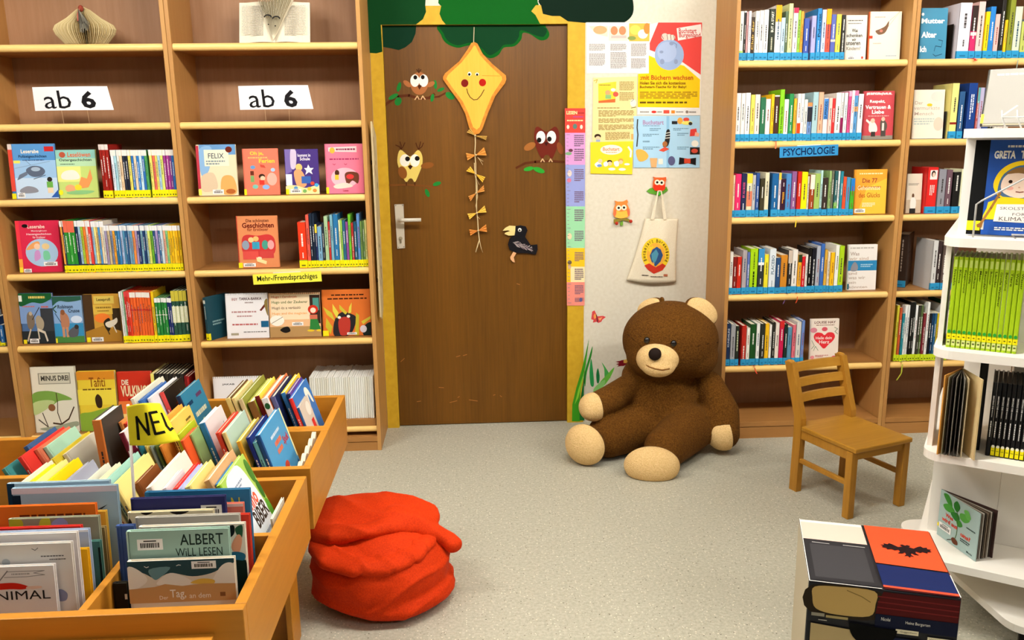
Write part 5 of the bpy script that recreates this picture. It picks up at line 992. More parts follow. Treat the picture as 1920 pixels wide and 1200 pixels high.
sheet(W4([(280, 487), (600, 478), (590, 955), (272, 958)]), 'ecd898', 'leaflet', 'pale yellow leaflet with a small yellow book picture, beneath the white leaflet', 'leaflet', s4_(
    [('p', 'f0d040', [(315, 530), (448, 515), (440, 665), (318, 668)]), ('p', 'd86a38', [(318, 655), (440, 640), (440, 666), (318, 670)]), ('m', '8a6a30', 325, 535, 405, 545, 1), ('e', 'e8a070', 385, 595, 18, 18), ('r', '8ab878', 368, 610, 410, 640), ('e', 'f8f0e0', 425, 575, 18, 12), ('e', 'e05a4a', 443, 607, 20, 18), ('l', 'c8a838', 5, [(285, 510), (310, 500), (300, 525)]), ('e', 'f4ecd8', 570, 670, 22, 28), ('l', '3a342c', 4, [(556, 706), (590, 700)]), ('l', '3a342c', 3, [(556, 660), (575, 645)]), ('e', '3a2a1c', 312, 912, 24, 17), ('e', 'f0c8a0', 314, 925, 18, 14), ('r', '9aa8c0', 300, 936, 330, 952), ('r', 'd8a860', 555, 895, 590, 935),
     ('m', 'a88c50', 470, 512, 575, 580, 7), ('m', 'a88c50', 470, 590, 575, 655, 7), ('m', 'a88a50', 310, 700, 470, 712, 1), ('m', 'a88c50', 318, 722, 575, 770, 5), ('m', 'a88c50', 318, 782, 575, 815, 4), ('m', 'a88c50', 318, 826, 575, 868, 5), ('m', 'a88c50', 368, 880, 545, 940, 7)]), Y=-.0036)
sheet(W4([(572, 765), (1055, 762), (1052, 1140), (572, 1140)]), 'a8cfe8', 'leaflet', 'pale blue open leaflet with a striped sock figure, right of the yellow papers', 'leaflet', s4_(
    [('r', '8cbcdc', 812, 765, 832, 1140), ('t', 'a88ab0', 'Buchstart', 640, 795, 792, 828, .03), ('m', '6a7a98', 642, 832, 760, 840, 1), ('m', '7090a8', 690, 850, 770, 875, 2), ('m', '7090a8', 640, 892, 760, 915, 2), ('m', '7090a8', 640, 940, 690, 960, 1), ('m', '7090a8', 640, 985, 760, 1010, 2), ('m', '7090a8', 860, 850, 970, 872, 2), ('m', '7090a8', 890, 885, 970, 910, 2), ('m', '7090a8', 890, 985, 975, 1010, 2),
     ('s', '2a2624', [(812, 870), (835, 868), (835, 940), (818, 985), (785, 985), (800, 940)]), ('l', 'e8e4d8', 5, [(808, 890), (838, 884)]), ('l', 'e8e4d8', 5, [(806, 908), (838, 902)]), ('l', 'e8e4d8', 5, [(804, 926), (836, 922)]), ('e', 'a8683a', 800, 968, 18, 20), ('p', 'd8503c', [(755, 1015), (800, 988), (832, 1005), (790, 1025)]),
     ('r', '2a2a2c', 850, 802, 890, 824), ('e', 'e8a040', 910, 800, 20, 24), ('e', 'd84a3a', 955, 790, 22, 14), ('e', 'f0e070', 960, 815, 40, 14), ('e', '3a3a38', 985, 820, 14, 12), ('p', 'd84038', [(985, 862), (1028, 855), (1035, 908), (980, 912)]), ('p', 'e8a890', [(1020, 880), (1050, 890), (1045, 915), (1015, 910)]), ('e', 'f0ece0', 1018, 965, 26, 24), ('r', '2a2420', 982, 992, 1052, 1044), ('e', 'c84a38', 1015, 1018, 24, 16), ('p', '1e1a1a', [(905, 1065), (970, 1075), (1026, 1068), (1024, 1122), (968, 1108), (900, 1118)]), ('r', 'd84a30', 940, 1074, 986, 1108), ('e', '5a5a80', 848, 1090, 26, 34), ('s', 'f0b050', [(590, 1015), (640, 1010), (680, 1050), (660, 1085), (610, 1090)]), ('p', 'd8a870', [(690, 1070), (746, 1070), (738, 1138), (700, 1138)]), ('r', 'e8e4d8', 752, 1075, 785, 1115), ('l', '3a3630', 8, [(602, 790), (598, 850), (604, 900), (596, 985)])]), Y=-.0048)
sheet(W4([(260, 955), (570, 948), (563, 1188), (260, 1183)]), 'f6d428', 'leaflet', 'bright yellow card with three children lying down reading', 'leaflet', s4_(
    [('e', 'f6ecd8', 412, 1010, 80, 36), ('t', 'e07a38', 'Buchstart', 350, 992, 470, 1018, .02), ('m', 'd8a060', 372, 1024, 452, 1034, 1), ('s', 'f4f0e8', [(290, 1115), (320, 1095), (340, 1120), (310, 1138)]), ('e', 'f0c8a0', 330, 1092, 16, 16), ('e', '6a8ac8', 325, 1125, 18, 10), ('e', '2a2018', 398, 1098, 20, 14), ('e', 'f0c8a0', 400, 1110, 16, 15), ('s', 'f4f0e8', [(355, 1105), (380, 1095), (385, 1125), (360, 1130)]), ('e', 'd8a050', 480, 1088, 18, 15), ('e', 'f0c8a0', 480, 1100, 15, 14), ('s', 'f4f0e8', [(430, 1100), (460, 1092), (465, 1125), (440, 1130)]), ('e', 'f8f4ec', 415, 1150, 26, 10), ('e', 'f8f4ec', 490, 1152, 26, 10), ('e', 'f8f4ec', 525, 1115, 20, 8), ('l', 'f4f0e4', 14, [(535, 990), (555, 1020), (550, 1060)])]), Y=-.0060)
# height chart over the frame edge
gc = [(1059, 203), (1097.5, 203), (1096, 572), (1063, 573)]
def gx(y, u): a = (y-203)/370; return 1059+4*a+(38.5-5.5*a)*u
bands = [(203, 249, 'e2483e'), (249, 309, 'd89ad0'), (309, 387, '98a0d8'), (387, 465, '9cd8a8'), (465, 529, 'f4c428'), (529, 573, 'f09080')]
ops = [('p', c, [(gx(a, 0), a), (gx(a, 1), a), (gx(b_, 1), b_), (gx(b_, 0), b_)]) for a, b_, c in bands]
ops += [('p', 'f4e4b0', [(gx(500, .22), 500), (gx(500, 1), 500), (gx(529, 1), 529), (gx(529, .22), 529)]), ('t', 'f4e4a0', 'LESEN', gx(210, .08), 208, gx(210, .6), 214.5, .03), ('m', '8a2a28', gx(213, .64), 210, gx(213, .95), 214, 1), ('m', 'b04a90', gx(219, .4), 217, gx(219, .9), 221, 1), ('m', 'f4e0a0', gx(226, .1), 224, gx(226, .9), 228, 1),
        ('e', 'f0d8c8', 1065, 238, 2.5, 4), ('e', '5a7a70', 1078, 237, 4, 5), ('e', 'f0d8c8', 1090, 238, 2.5, 4), ('e', '7ab078', 1066, 288, 6, 3), ('e', '6a3a48', 1070, 282, 4, 3), ('e', 'f0d0c8', 1068, 325, 4, 6), ('e', 'd87a98', 1067, 338, 4, 4), ('e', 'f0d8b0', 1068, 443, 4, 6), ('e', '6a5a48', 1068, 492, 4, 4), ('e', 'd8b090', 1068, 500, 3, 4), ('e', '4a68b0', 1089, 562, 2.5, 4)]
for a, b_ in ((252, 275), (278, 302), (316, 340), (358, 380), (392, 415), (432, 452), (472, 490), (503, 525), (534, 552), (558, 566)): ops.append(('m', '7a6078', gx(a, .45), a, gx(a, .93), b_, 6))
for i in range(46): ops.append(('r', '9a8a90', gx(252+i*7, .06), 252+i*7, gx(252+i*7, .06+(.1 if i % 5 else .18)), 252.8+i*7))
q = MB(); Yc = FY-.0022; P = [at_y(a, b_, Yc) for a, b_ in gc]; q.prism(P[::-1], (0, .0008, 0), mat('f0d8d0', .5)); o = q.build('height_chart'); tag(o, 'tall narrow striped paper height chart on the yellow door frame', 'chart')
k = Ink(pixmap(Yc), (0, -1, 0)); k.ops(ops); k.build(o)

# butterfly and flower stickers
def sticker(pts_list, name, label, cat, Y=-.0008):
    q = MB()
    for c, pts in pts_list:
        P = [at_y(a, b, Y) for a, b in pts]; q.prism(P[::-1], (0, .0006, 0), mat(c, .4)); Y -= .0006
    o = q.build(name); tag(o, label, cat); return o
B7 = lambda P: [(1030+a/3.16, 540+b/3.16) for a, b in P]
sticker([('d8484a', B7([(285, 168), (268, 133), (254, 140), (248, 185), (262, 190), (258, 205), (280, 200), (290, 207), (308, 200), (314, 188), (335, 172), (318, 165)])), ('f0a050', B7([(283, 172), (270, 150), (262, 165), (266, 185)])), ('f0a868', B7([(290, 180), (315, 173), (300, 195)])), ('4a2a30', B7([(276, 160), (281, 158), (289, 200), (284, 202)]))], 'butterfly_sticker', 'small red and orange butterfly sticker on the wall above the grass', 'sticker')
sticker([('7a1420', B7([(470, 440), (445, 425), (428, 428), (418, 432), (392, 436), (415, 444), (395, 452), (412, 456), (402, 466), (424, 462), (440, 462), (460, 450)])), ('d8a848', B7([(440, 428), (458, 422), (468, 434), (455, 446), (440, 444)]))], 'flower_sticker', 'dark red hand-shaped flower sticker beside the bear\'s cheek', 'sticker')

# owl hooks
H6 = lambda P: [(1100+a/4.8, 320+b/4.8) for a, b in P]
def owlhook(outline, body, wing, feet, label, extra, eyes, belly):
    q = MB(); P = [at_y(a, b, -.012) for a, b in H6(outline)]; q.prism(P[::-1], (0, .0115, 0), mat(body, .4)); o = q.build('wall_hook'); tag(o, label, 'hook', None)
    k = Ink(pixmap(-.012), (0, -1, 0)); ops = []
    for c, pts in extra: ops.append(('s', c, H6(pts)))
    for x, y, r in eyes:
        (a, b), = H6([(x, y)]); ops += [('e', 'f6e8d0', a, b, r/4.8, r/4.8), ('e', '16100e', a, b, r*.45/4.8, r*.45/4.8)]
    k.ops(ops); k.build(o); return o
o1_ = owlhook([(255, 270), (285, 280), (330, 278), (365, 262), (372, 280), (365, 300), (388, 350), (385, 400), (370, 420), (310, 432), (255, 420), (240, 390), (245, 350), (262, 300)], 'e8883c', 'd8704a', None, 'orange owl wall hook with two berry-tipped pegs, left of the tote bag', [('f4bc4c', [(262, 360), (310, 370), (360, 360), (372, 410), (310, 428), (258, 415)]), ('e07048', [(262, 340), (266, 390), (248, 412), (240, 385)]), ('e07048', [(364, 340), (388, 360), (385, 405), (370, 400)]), ('d8884a', [(300, 345), (312, 340), (322, 346), (311, 358)])], [(288, 335, 24), (336, 332, 24)], None)
q = MB()
for pts, c in (([(245, 440), (300, 425), (370, 430), (400, 445), (380, 460), (330, 445), (280, 462), (245, 475)], '8a7a2c'), ([(300, 470), (325, 450), (328, 490), (305, 498)], '6a9a30')):
    P = [at_y(a, b, -.010) for a, b in H6(pts)]; q.prism(P[::-1], (0, .0095, 0), mat(c, .4))
inv_kid(q, 'branch', o1_)
for x, y in ((270, 475), (397, 456)):
    q = MB(); c = at_y(*H6([(x, y)])[0], -.022); q.tube([c, c+V((0, .02, 0))], .003, mat('b8a890', .3, .6), 8); q.ell(c, (.0088, .0088, .0088), mat('b8301c', .25), None, 16, 10); inv_kid(q, 'peg', o1_, True)
o2_ = owlhook([(600, 55), (625, 62), (690, 62), (715, 58), (718, 80), (708, 100), (708, 160), (690, 180), (655, 186), (615, 180), (596, 155), (600, 100), (608, 75)], 'e0622c', 'c84a20', None, 'red owl wall hook on a green leaf holding the tote bag', [('d8341c', [(605, 125), (650, 130), (700, 125), (702, 165), (655, 184), (608, 170)]), ('f0a050', [(645, 118), (655, 112), (665, 118), (655, 128)])], [(635, 105, 24), (675, 108, 24)], None)
q = MB(); P = [at_y(a, b, -.006) for a, b in H6([(540, 185), (570, 160), (610, 150), (690, 150), (720, 145), (732, 178), (710, 195), (680, 215), (650, 230), (610, 212), (570, 205)])]; q.prism(P[::-1], (0, .0058, 0), mat('5a9a2c', .4)); inv_kid(q, 'leaf', o2_)
q = MB(); c = at_y(*H6([(655, 208)])[0], -.026); q.tube([c, c+V((0, .022, 0))], .004, mat('3a8a20', .35), 8); q.ell(c, (.0095, .0095, .0095), mat('3fa82a', .25), None, 16, 10); inv_kid(q, 'peg', o2_, True)

# tote bag hanging from the red owl
M_COT = noisy('cotton_canvas', 'ece0c8', 'e2d4b8', 300, .9, .2, .0006)
BP = {}
def bag():
    O = [(530, 432), (825, 432), (832, 700), (806, 1000), (570, 1008), (365, 985), (400, 800), (470, 620)]
    P0 = H6(O); yb_ = -.016
    tl, tr, br, bl = [at_y(*p, yb_) for p in (P0[0], P0[1], P0[3], P0[5])]
    n_, m_ = 22, 26; q = MB(); vs = []
    def S(u, v, front):
        l = tl.lerp(bl, v); r = tr.lerp(br, v); p = l.lerp(r, u); p.x += .010*math.sin(PI*v)*(.5-u)
        e = (math.sin(PI*min(1, max(0, u)))**.5)*(.35+.65*math.sin(PI*min(1, v*.85+.1)))
        fold = .0045*math.sin(u*11+v*3)*(1-v*.6)+.003*noise.noise(V((u*4, v*4, 3)))
        sag = -.012*u*(1-u)*4*(v > .99)
        return V((p.x, (-.016-.014*e-.9*fold*e) if front else -.004, p.z+sag))
    for fr in (1, 0):
        for j in range(m_+1):
            for i in range(n_+1): vs.append(S(i/n_, j/m_, fr))
    N = (n_+1)*(m_+1); fs = []
    for j in range(m_):
        for i in range(n_):
            a = j*(n_+1)+i; fs += [(a, a+n_+1, a+n_+2, a+1), (N+a, N+a+1, N+a+n_+2, N+a+n_+1)]
    for j in range(m_):
        a = j*(n_+1); fs.append((a, N+a, N+a+n_+1, a+n_+1)); a += n_; fs.append((a, a+n_+1, N+a+n_+1, N+a))
    a = m_*(n_+1)
    for i in range(n_): fs += [(a+i, N+a+i, N+a+i+1, a+i+1), (i, i+1, N+i+1, N+i)]
    q.add(vs, fs, M_COT); o = q.build('tote_bag', smooth=True); tag(o, 'cream cotton tote bag with a round yellow print hanging from the red owl hook', 'bag')
    for sgn, yy in ((0, -.030), (1, -.012)):
        q = MB(); top = H6([(655, 200)])[0]; a = H6([(590, 440)])[0]; b = H6([(705, 440)])[0]; c = at_y(*top, -.026)
        L = at_y(*a, yy); R_ = at_y(*b, yy); w = V((.009, 0, 0))
        ctr = V((c.x, -.0315+.018*sgn*.3, c.z+.0105))
        for p, s_ in ((L, -1), (R_, 1)):
            e = ctr+V((s_*.008, 0, -.002)); q.prism([p-w, p+w, e+w*.25, e-w*.25], (0, -.0012, 0), M_COT)
        q.prism([ctr+V((-.010, 0, -.003)), ctr+V((.010, 0, -.003)), ctr+V((.008, 0, .0015)), ctr+V((-.008, 0, .0015))], (0, -.0012, 0), M_COT)
        inv_kid(q, 'handle', o)
    # the print follows the cloth
    def fn(x, y):
        v = min(1, max(0, (y-432)/(990-432))); 
        for _ in range(2):
            l = 530+(365-530)*v; r = 825+(806-825)*v; u = (x-l)/(r-l); 
        return S(min(1, max(0, u)), v, True)
    k = Ink(fn, (0, -1, 0), .0012, .0003)
    def ring(c, cx, cy, rx, ry, a0, a1, n=20):
        return [(cx+rx*math.cos(a0+(a1-a0)*i/n), cy+ry*math.sin(a0+(a1-a0)*i/n)) for i in range(n+1)]
    def disc(c, pts):   # fan of small faces so the print stays on the curved cloth
        cx = sum(p[0] for p in pts)/len(pts); cy = sum(p[1] for p in pts)/len(pts); m = mat(c, .8)
        for r0, r1 in ((0, .35), (.35, .7), (.7, 1.0)):
            for (a, b), (c_, d) in zip(pts, pts[1:]+pts[:1]):
                P_ = [(cx+(x-cx)*r, cy+(y-cy)*r) for r, (x, y) in ((r0, (a, b)), (r1, (a, b)), (r1, (c_, d)), (r0, (c_, d)))]
                k.face('print', P_ if r0 else P_[1:], m)
        k.k += 1
    disc('f0cc28', ring(0, 616, 745, 132, 145, 0, 2*PI, 30)[:-1]); disc('e8a83a', ring(0, 618, 750, 86, 105, 0, 2*PI, 24)[:-1])
    disc('c83420', [(512, 850), (555, 828), (616, 860), (680, 826), (712, 846), (680, 888), (600, 922), (545, 888)]); disc('2a4a78', [(625, 678), (660, 700), (682, 752), (660, 810), (612, 856), (575, 810), (560, 760), (585, 705)]); disc('4a8aa0', [(618, 700), (640, 740), (620, 800), (600, 830), (578, 790), (575, 745)])
    word = 'Buchstart Burgenland'; m_ink = mat('4a2a14', .8); n = len(word)
    for i, chx in enumerate(word):
        if chx == ' ': continue
        a = PI*1.13+(PI*1.74-PI)*(i/(n-1))*1.30*1.0-.0; a = PI-.42+(PI+.84)*i/(n-1)
        cx, cy = 617+108*math.cos(a), 750+124*math.sin(a); vs, fs = text_mesh(chx, .01); hh = 30 if chx in 'Bhtdl' else 21; ww = 15 if chx not in 'tlr' else 9; P_ = []
        ca, sa = math.cos(a+PI/2), math.sin(a+PI/2)
        for x, y in vs: X_, Y_ = (x-.5)*ww, (y-.5)*hh; P_.append(k.P(cx+X_*ca-Y_*sa, cy+X_*sa+Y_*ca))
        f0 = fs[0]; nn = (P_[f0[1]]-P_[f0[0]]).cross(P_[f0[2]]-P_[f0[0]])
        if nn.y > 0: fs = [f[::-1] for f in fs]
        k.mb('print').add(P_, fs, m_ink)
    k.k += 1
    k.ops([('m', '3a2a20', 492, 930, 552, 946, 1), ('m', '6a5a50', 570, 940, 680, 954, 1), ('r', 'b8684a', 690, 922, 726, 942)], 'print'); k.build(o)
bag()

# ------------------------------------------------------------------ kite and crow on the door
KY = DY-.016
out = z1([(975, 350), (1000, 362), (1045, 450), (1128, 535), (1238, 628), (1242, 660), (1232, 692), (1150, 800), (1090, 940), (1040, 1080), (1015, 1112), (975, 1125), (950, 1105), (930, 1060), (900, 950), (850, 850), (770, 742), (714, 662), (714, 640), (730, 612), (850, 510), (920, 410), (950, 358)])
ins = z1([(973, 378), (985, 382), (1022, 460), (1105, 548), (1205, 640), (1208, 660), (1198, 680), (1122, 795), (1064, 935), (1020, 1060), (995, 1080), (965, 1060), (925, 945), (878, 845), (795, 735), (742, 658), (752, 628), (868, 520), (940, 430)])
q = MB(); P = [at_y(a, b, KY) for a, b in out]; q.prism(P[::-1], (0, .009, 0), noisy('kite_edge', 'd89038', 'c87a28', 60, .7, .2, .001)); kt = q.build('kite_decoration'); tag(kt, 'yellow kite with a smiling face and bow tail hanging on the door', 'decoration')
q = MB(); P = [at_y(a, b, KY-.0008) for a, b in ins]; q.prism(P[::-1], (0, .0007, 0), wood('kite_paper', 'eebc48', 'e4ac38', 2, 20, .7)); inv_kid(q, 'sail', kt)
k = Ink(pixmap(KY-.001), (0, -1, 0)); (x1_, y1_), = z1([(895, 693)]); (x2_, y2_), = z1([(1043, 688)])
k.ops([('e', '7a1c14', x1_, y1_, 6.8, 7.4, 0, 'cheek'), ('e', 'b01c12', x2_, y2_, 6.6, 7, 0, 'cheek'), ('l', '6a4a1c', 1.6, z1([(912, 740), (920, 775), (940, 810), (970, 832), (1000, 828), (1030, 795), (1056, 748)]), 'mouth'), ('e', 'f0e8d8', *z1([(935, 616)])[0], 3.6, 4, 0, 'eye'), ('e', 'f0e8d8', *z1([(998, 618)])[0], 3.4, 3, 0, 'eye'), ('e', '14100e', *z1([(933, 620)])[0], 2.2, 2.4, 0, 'eye'), ('e', '14100e', *z1([(998, 622)])[0], 2.0, 2.2, 0, 'eye'), ('l', 'c89030', .8, z1([(1040, 630), (1190, 632)]), 'crease')]); k.build(kt)
q = MB(); q.tube([at_y(889, 51, DY-.001), at_y(888.5, 65, KY+.002), at_y(888, 82, KY+.003)], .0022, mat('c8b890', .8), 6); inv_kid(q, 'hanging_string', kt)
RAF = mat('d8c090', .85)
q = MB(); tail = [(828, 118), (830, 180), (826, 250), (832, 330), (834, 420), (836, 500), (838, 580), (838, 650), (846, 720), (850, 800), (858, 860), (845, 905), (832, 948)]
q.tube([at_y(*p, KY+.003) for p in z2(tail)], .0028, RAF, 6); q.tube([at_y(*p, KY+.002) for p in z2([(858, 860), (866, 900), (872, 925)])], .0018, RAF, 5)
q.tube([at_y(*p, KY) for p in z2([(822, 320), (826, 400), (842, 470), (845, 560), (833, 620), (845, 690)])], .0018, RAF, 5)
for a in ([(845, 280), (862, 295), (885, 310)], [(850, 285), (868, 310), (882, 335)], [(848, 700), (862, 715)], [(858, 860), (870, 920), (882, 950)], [(836, 430), (848, 455), (858, 475)]): q.tube([at_y(*p, KY+.001) for p in z2(a)], .0011, RAF, 4)
inv_kid(q, 'tail_cord', kt, True)
def bow(cx, cy, pl, pr, c):
    q = MB(); cc = V((*z2([(cx, cy)])[0], 0)); m = noisy('bow_'+c, c, c, 80, .8, .1)
    for side in (pl, pr):
        n_ = 5; a, b = z2(side)
        for i in range(n_):
            t0, t1 = i/n_, (i+1)/n_; e0 = (a[0]+(b[0]-a[0])*t0, a[1]+(b[1]-a[1])*t0); e1_ = (a[0]+(b[0]-a[0])*t1, a[1]+(b[1]-a[1])*t1)
            y_ = KY-.003-.006*(i % 2); y2_ = KY-.003-.006*((i+1) % 2)
            q.prism([at_y(cc.x, cc.y, KY-.004), at_y(*e0, y_), at_y(*e1_, y2_)], (0, .001, 0), m)
    q.ell(at_y(cc.x, cc.y, KY-.004), (.005, .005, .005), RAF, None, 8, 6); inv_kid(q, 'bow', kt)
for args in [(828, 128, [(795, 75), (770, 105)], [(912, 132), (905, 160)], 'c8a050'), (834, 265, [(763, 250), (775, 303)], [(890, 210), (910, 268)], 'd89040'), (832, 398, [(795, 345), (765, 378)], [(900, 420), (880, 458)], 'e8b840'), (836, 532, [(780, 555), (796, 590)], [(888, 476), (894, 520)], 'd89448'), (840, 672, [(774, 678), (790, 718)], [(895, 620), (908, 668)], 'ecc050'), (850, 796, [(787, 788), (795, 832)], [(905, 752), (912, 806)], 'd8883c')]: bow(*args)
# crow
CY = DY-.012
q = MB(); P = z2([(1112, 765), (1150, 760), (1185, 768), (1197, 795), (1190, 810), (1180, 840), (1200, 870), (1220, 900), (1265, 895), (1268, 930), (1255, 965), (1225, 960), (1195, 955), (1150, 955), (1105, 950), (1070, 930), (1060, 895), (1070, 855), (1100, 830), (1108, 800)])
q.prism([at_y(a, b, CY) for a, b in P][::-1], (0, .010, 0), noisy('black_felt', '1c1a1e', '121014', 200, .95, .5, .001, .3)); cr = q.build('crow_decoration'); tag(cr, 'black felt crow with a cream beak and real feather on the door', 'decoration')
def cpart(pts, c, name, dy=.002, th=.006):
    q = MB(); q.prism([at_y(a, b, CY-dy) for a, b in z2(pts)][::-1], (0, th, 0), mat(c, .7)); return inv_kid(q, name, cr)
cpart([(1112, 765), (1070, 762), (1040, 778), (1022, 798), (1060, 795), (1075, 800), (1040, 812), (1035, 820), (1065, 832), (1105, 830), (1110, 800)], 'e8d088', 'beak')
cpart([(1098, 945), (1118, 955), (1100, 985), (1108, 1020), (1095, 1018), (1078, 1000), (1074, 985)], 'e0a878', 'foot', .001)
q = MB(); (a, b), = z2([(1142, 792)]); c = at_y(a, b, CY-.002); q.ell(c, (.0095, .003, .0095), mat('f0ece4', .3), None, 16, 8); q.ell(c+V((-.001, -.002, -.001)), (.005, .003, .005), M_BLACK, None, 12, 8); inv_kid(q, 'eye', cr, True)
q = MB(); rg = random.Random(4)
for i in range(46):
    t = i/45; x = 1095+115*t; y = 880+45*t; up = rg.uniform(18, 42); dn = rg.uniform(18, 46)*(1-.3*t); c = rg.choice(('8a7a80', 'a89098', 'c8b8b0', 'd8d0c4', '6a6068', '4a444a'))
    a = at_y(*z2([(x, y)])[0], CY-.003); q.tube([at_y(*z2([(x+22, y-up*.6+10)])[0], CY-.004), a, at_y(*z2([(x+26, y+dn*.7)])[0], CY-.004)], .0014, mat(c, .9), 4)
inv_kid(q, 'feather', cr)

def shift_ops(ops, du=0, dv=0, su=1, sv=1):
    r = []; fu = lambda u: u*su+du; fv = lambda v: v*sv+dv
    for op in ops:
        k = op[0]
        if k == 'b': r.append(('b', fu(op[1]), fv(op[2]), fu(op[3]), fv(op[4])))
        elif k in ('r', 'm', 'mv'): r.append((k, op[1], fu(op[2]), fv(op[3]), fu(op[4]), fv(op[5]))+tuple(op[6:]))
        elif k == 'e': r.append((k, op[1], fu(op[2]), fv(op[3]), op[4]*su, op[5]*sv)+tuple(op[6:]))
        elif k in ('p', 's'): r.append((k, op[1], [(fu(a), fv(b_)) for a, b_ in op[2]])+tuple(op[3:]))
        elif k == 'l': r.append((k, op[1], op[2], [(fu(a), fv(b_)) for a, b_ in op[3]])+tuple(op[4:]))
        else: r.append((k, op[1], op[2], fu(op[3]), fv(op[4]), fu(op[5]), fv(op[6]))+tuple(op[7:]))
    return r

# ------------------------------------------------------------------ white carousel
CC = V((2.215, -1.835, 0)); CA = .38
eX = V((.828, -.561, 0)); eN = V((-.561, -.828, 0))        # along the visible front face (left to right), outward normal
MCAR = Matrix(((eX.x, -eN.x, 0, CC.x), (eX.y, -eN.y, 0, CC.y), (0, 0, 1, 0), (0, 0, 0, 1)))   # local x right, local y into the carousel, z up
TIER = [.235, .565, .871, 1.187, 1.478]
car = empty('carousel', M=MCAR); tag(car, 'white rotating book carousel with five rounded shelves at the right edge', 'book carousel')
def rounded(a, r, n=8):
    P = []
    for cx, cy, a0 in ((a-r, a-r, 0), (-a+r, a-r, PI/2), (-a+r, -a+r, PI), (a-r, -a+r, 1.5*PI)):
        for i in range(n+1): t = a0+PI/2*i/n; P.append((cx+r*math.cos(t), cy+r*math.sin(t)))
    return P
def slab(name, a, r, z0, z1_, m=M_WHITE):
    q = MB(); q.prism([(x, y, z0) for x, y in rounded(a, r)], (0, 0, z1_-z0), m); return kid(q, name, car)
# base plate is not turned with the tiers
Rb = MCAR.to_3x3().inverted()
q = MB(); bp = [V((2.235+x, -1.80+y, 0)) for x, y in rounded(.345, .07)]
q.prism([MCAR.inverted() @ (p+V((0, 0, .085))) for p in bp], (0, 0, .022), M_WHITE); kid(q, 'base_plate', car)
for sx in (-1, 1):
    for sy in (-1, 1):
        q = MB(); c = MCAR.inverted() @ V((2.235+sx*.27, -1.80+sy*.27, .036)); q.tube([c+V((-.012, 0, 0)), c+V((.012, 0, 0))], .035, mat('161412', .5), 18); q.box((c.x-.017, c.y-.012, .05), (c.x+.017, c.y+.012, .0848), mat('22201e', .5)); kid(q, 'castor', car)
for i, z in enumerate(TIER): slab('shelf', CA if i < 4 else CA-.02, .05, z-.024, z)
q = MB(); q.tube([(0, 0, .107), (0, 0, TIER[0]-.024)], .05, M_WHITE, 20); kid(q, 'pivot_post', car, True)
I_ = .175
for t in range(4):
    z0, z1_ = TIER[t], TIER[t+1]-.0245
    q = MB(); q.bbox((-I_, -I_, z0), (I_, I_, z1_), M_WHITE, .002); kid(q, 'core_panel', car)
    for k_ in range(4):     # a fin at the left end of each face
        R4 = Matrix.Rotation(PI/2*k_, 4, 'Z'); q = MB()
        if t in (1, 2): q.box((-CA+.006, -CA+.06, z0), (-CA+.020, -I_, z1_), M_WHITE, R4)
        else: q.box((-CA+.022, -I_, z0), (-I_-.0005, -I_+.014, z1_), M_WHITE, R4)
        kid(q, 'side_panel', car)
def LW(x, y, z): return MCAR @ V((x, y, z))
def Mcar(x, y, z, rz=0, rx=0): return MCAR @ Matrix.Translation((x, y, z)) @ Matrix.Rotation(rz, 4, 'Z') @ Matrix.Rotation(rx, 4, 'X')
def lx(pxx, pyy, ly):
    """carousel-local x and z of a photo position on the plane local y = ly"""
    n_ = -eN; p0 = LW(0, ly, 0); d = ray(pxx, pyy); t = (p0-CAM).dot(n_)/d.dot(n_); p = MCAR.inverted() @ (CAM+d*t); return p.x, p.z
# lime series on the third shelf
yl = -CA+.045; z = TIER[2]-.306; z = TIER[1]+.0 if False else TIER[2]
ttl = ['Inseln', 'Klima', 'Regenwald', 'Wölfe', 'Vulkane', 'Meer', 'Raumfahrt', 'Römer', 'Länder', 'Große Wanderer', 'Berühmt', 'Tiere', 'Wald', 'Wasser']
xa, _ = lx(1771, 664, yl); xb, _ = lx(1905, 670, yl); n = 14
zt = lx(1780, 481, yl)[1]
zz = TIER[1+1]
for i in range(n):
    x = xa+(xb-xa)*i/n; t = (xb-xa)/n*.93
    book(Mcar(x, yl, zz+.0005), t, .155, min(zt-zz, .285), 'a4c41c', f'lime green slim volume, {ORD[i]} from left on the carousel shelf under the girl book', 'lime green series on the carousel', 'book', hard=True, rough=.35,
         sops=[('r', 'c8dc70', .22, .03, .78, .11), ('td', '2a340c', ttl[i], .28, .14, .74, .16+.025*len(ttl[i]), .01), ('r', 'f0e018', 0, .845, 1, .905), ('e', '2a9a3a', .5, .82, .36, .018), ('m', '3a3a10', .3, .865, .7, .885, 1), ('r', 'd0d888', .12, .91, .88, .975), ('m', '3a4010', .25, .925, .75, .955, 1)])
# black biographies on the second shelf
yl = -CA+.05; zz = TIER[1]; xa, _ = lx(1846, 868, yl); n = 12
zt = lx(1856, 716, yl)[1]-zz
xa = lx(1845, 868, yl)[0]; xb = lx(1917, 880, yl)[0]; wd = (xb-xa)/8
for i in range(n):
    x = xa+wd*i
    if x+wd > CA-.02: break
    book(Mcar(x, yl, zz+.0005, 0), wd*.93, .152, min(.262, zt+.0), '121214', f'black narrow biography, {ORD[i]} from left on the carousel shelf below the lime series', 'black biographies on the carousel', 'book', rough=.35, pages='5a5450',
         sops=[('tv', 'e4e2de', 'BIG DREAMS', .34, .18, .68, .36, .012), ('mv', 'c8c6c2', .36, .37, .66, .47, 1), ('mv', 'f0eeea', .34, .52, .7, .74, 1)]+([('r', 'f0e018', .08, .86, .92, .985), ('m', '4a4610', .2, .915, .8, .93, 1), ('e', 'f0f0e0', .5, .86, .36, .02)] if i >= 1 else []))
q = MB(); yb = yl+.03; x0 = xa-.06
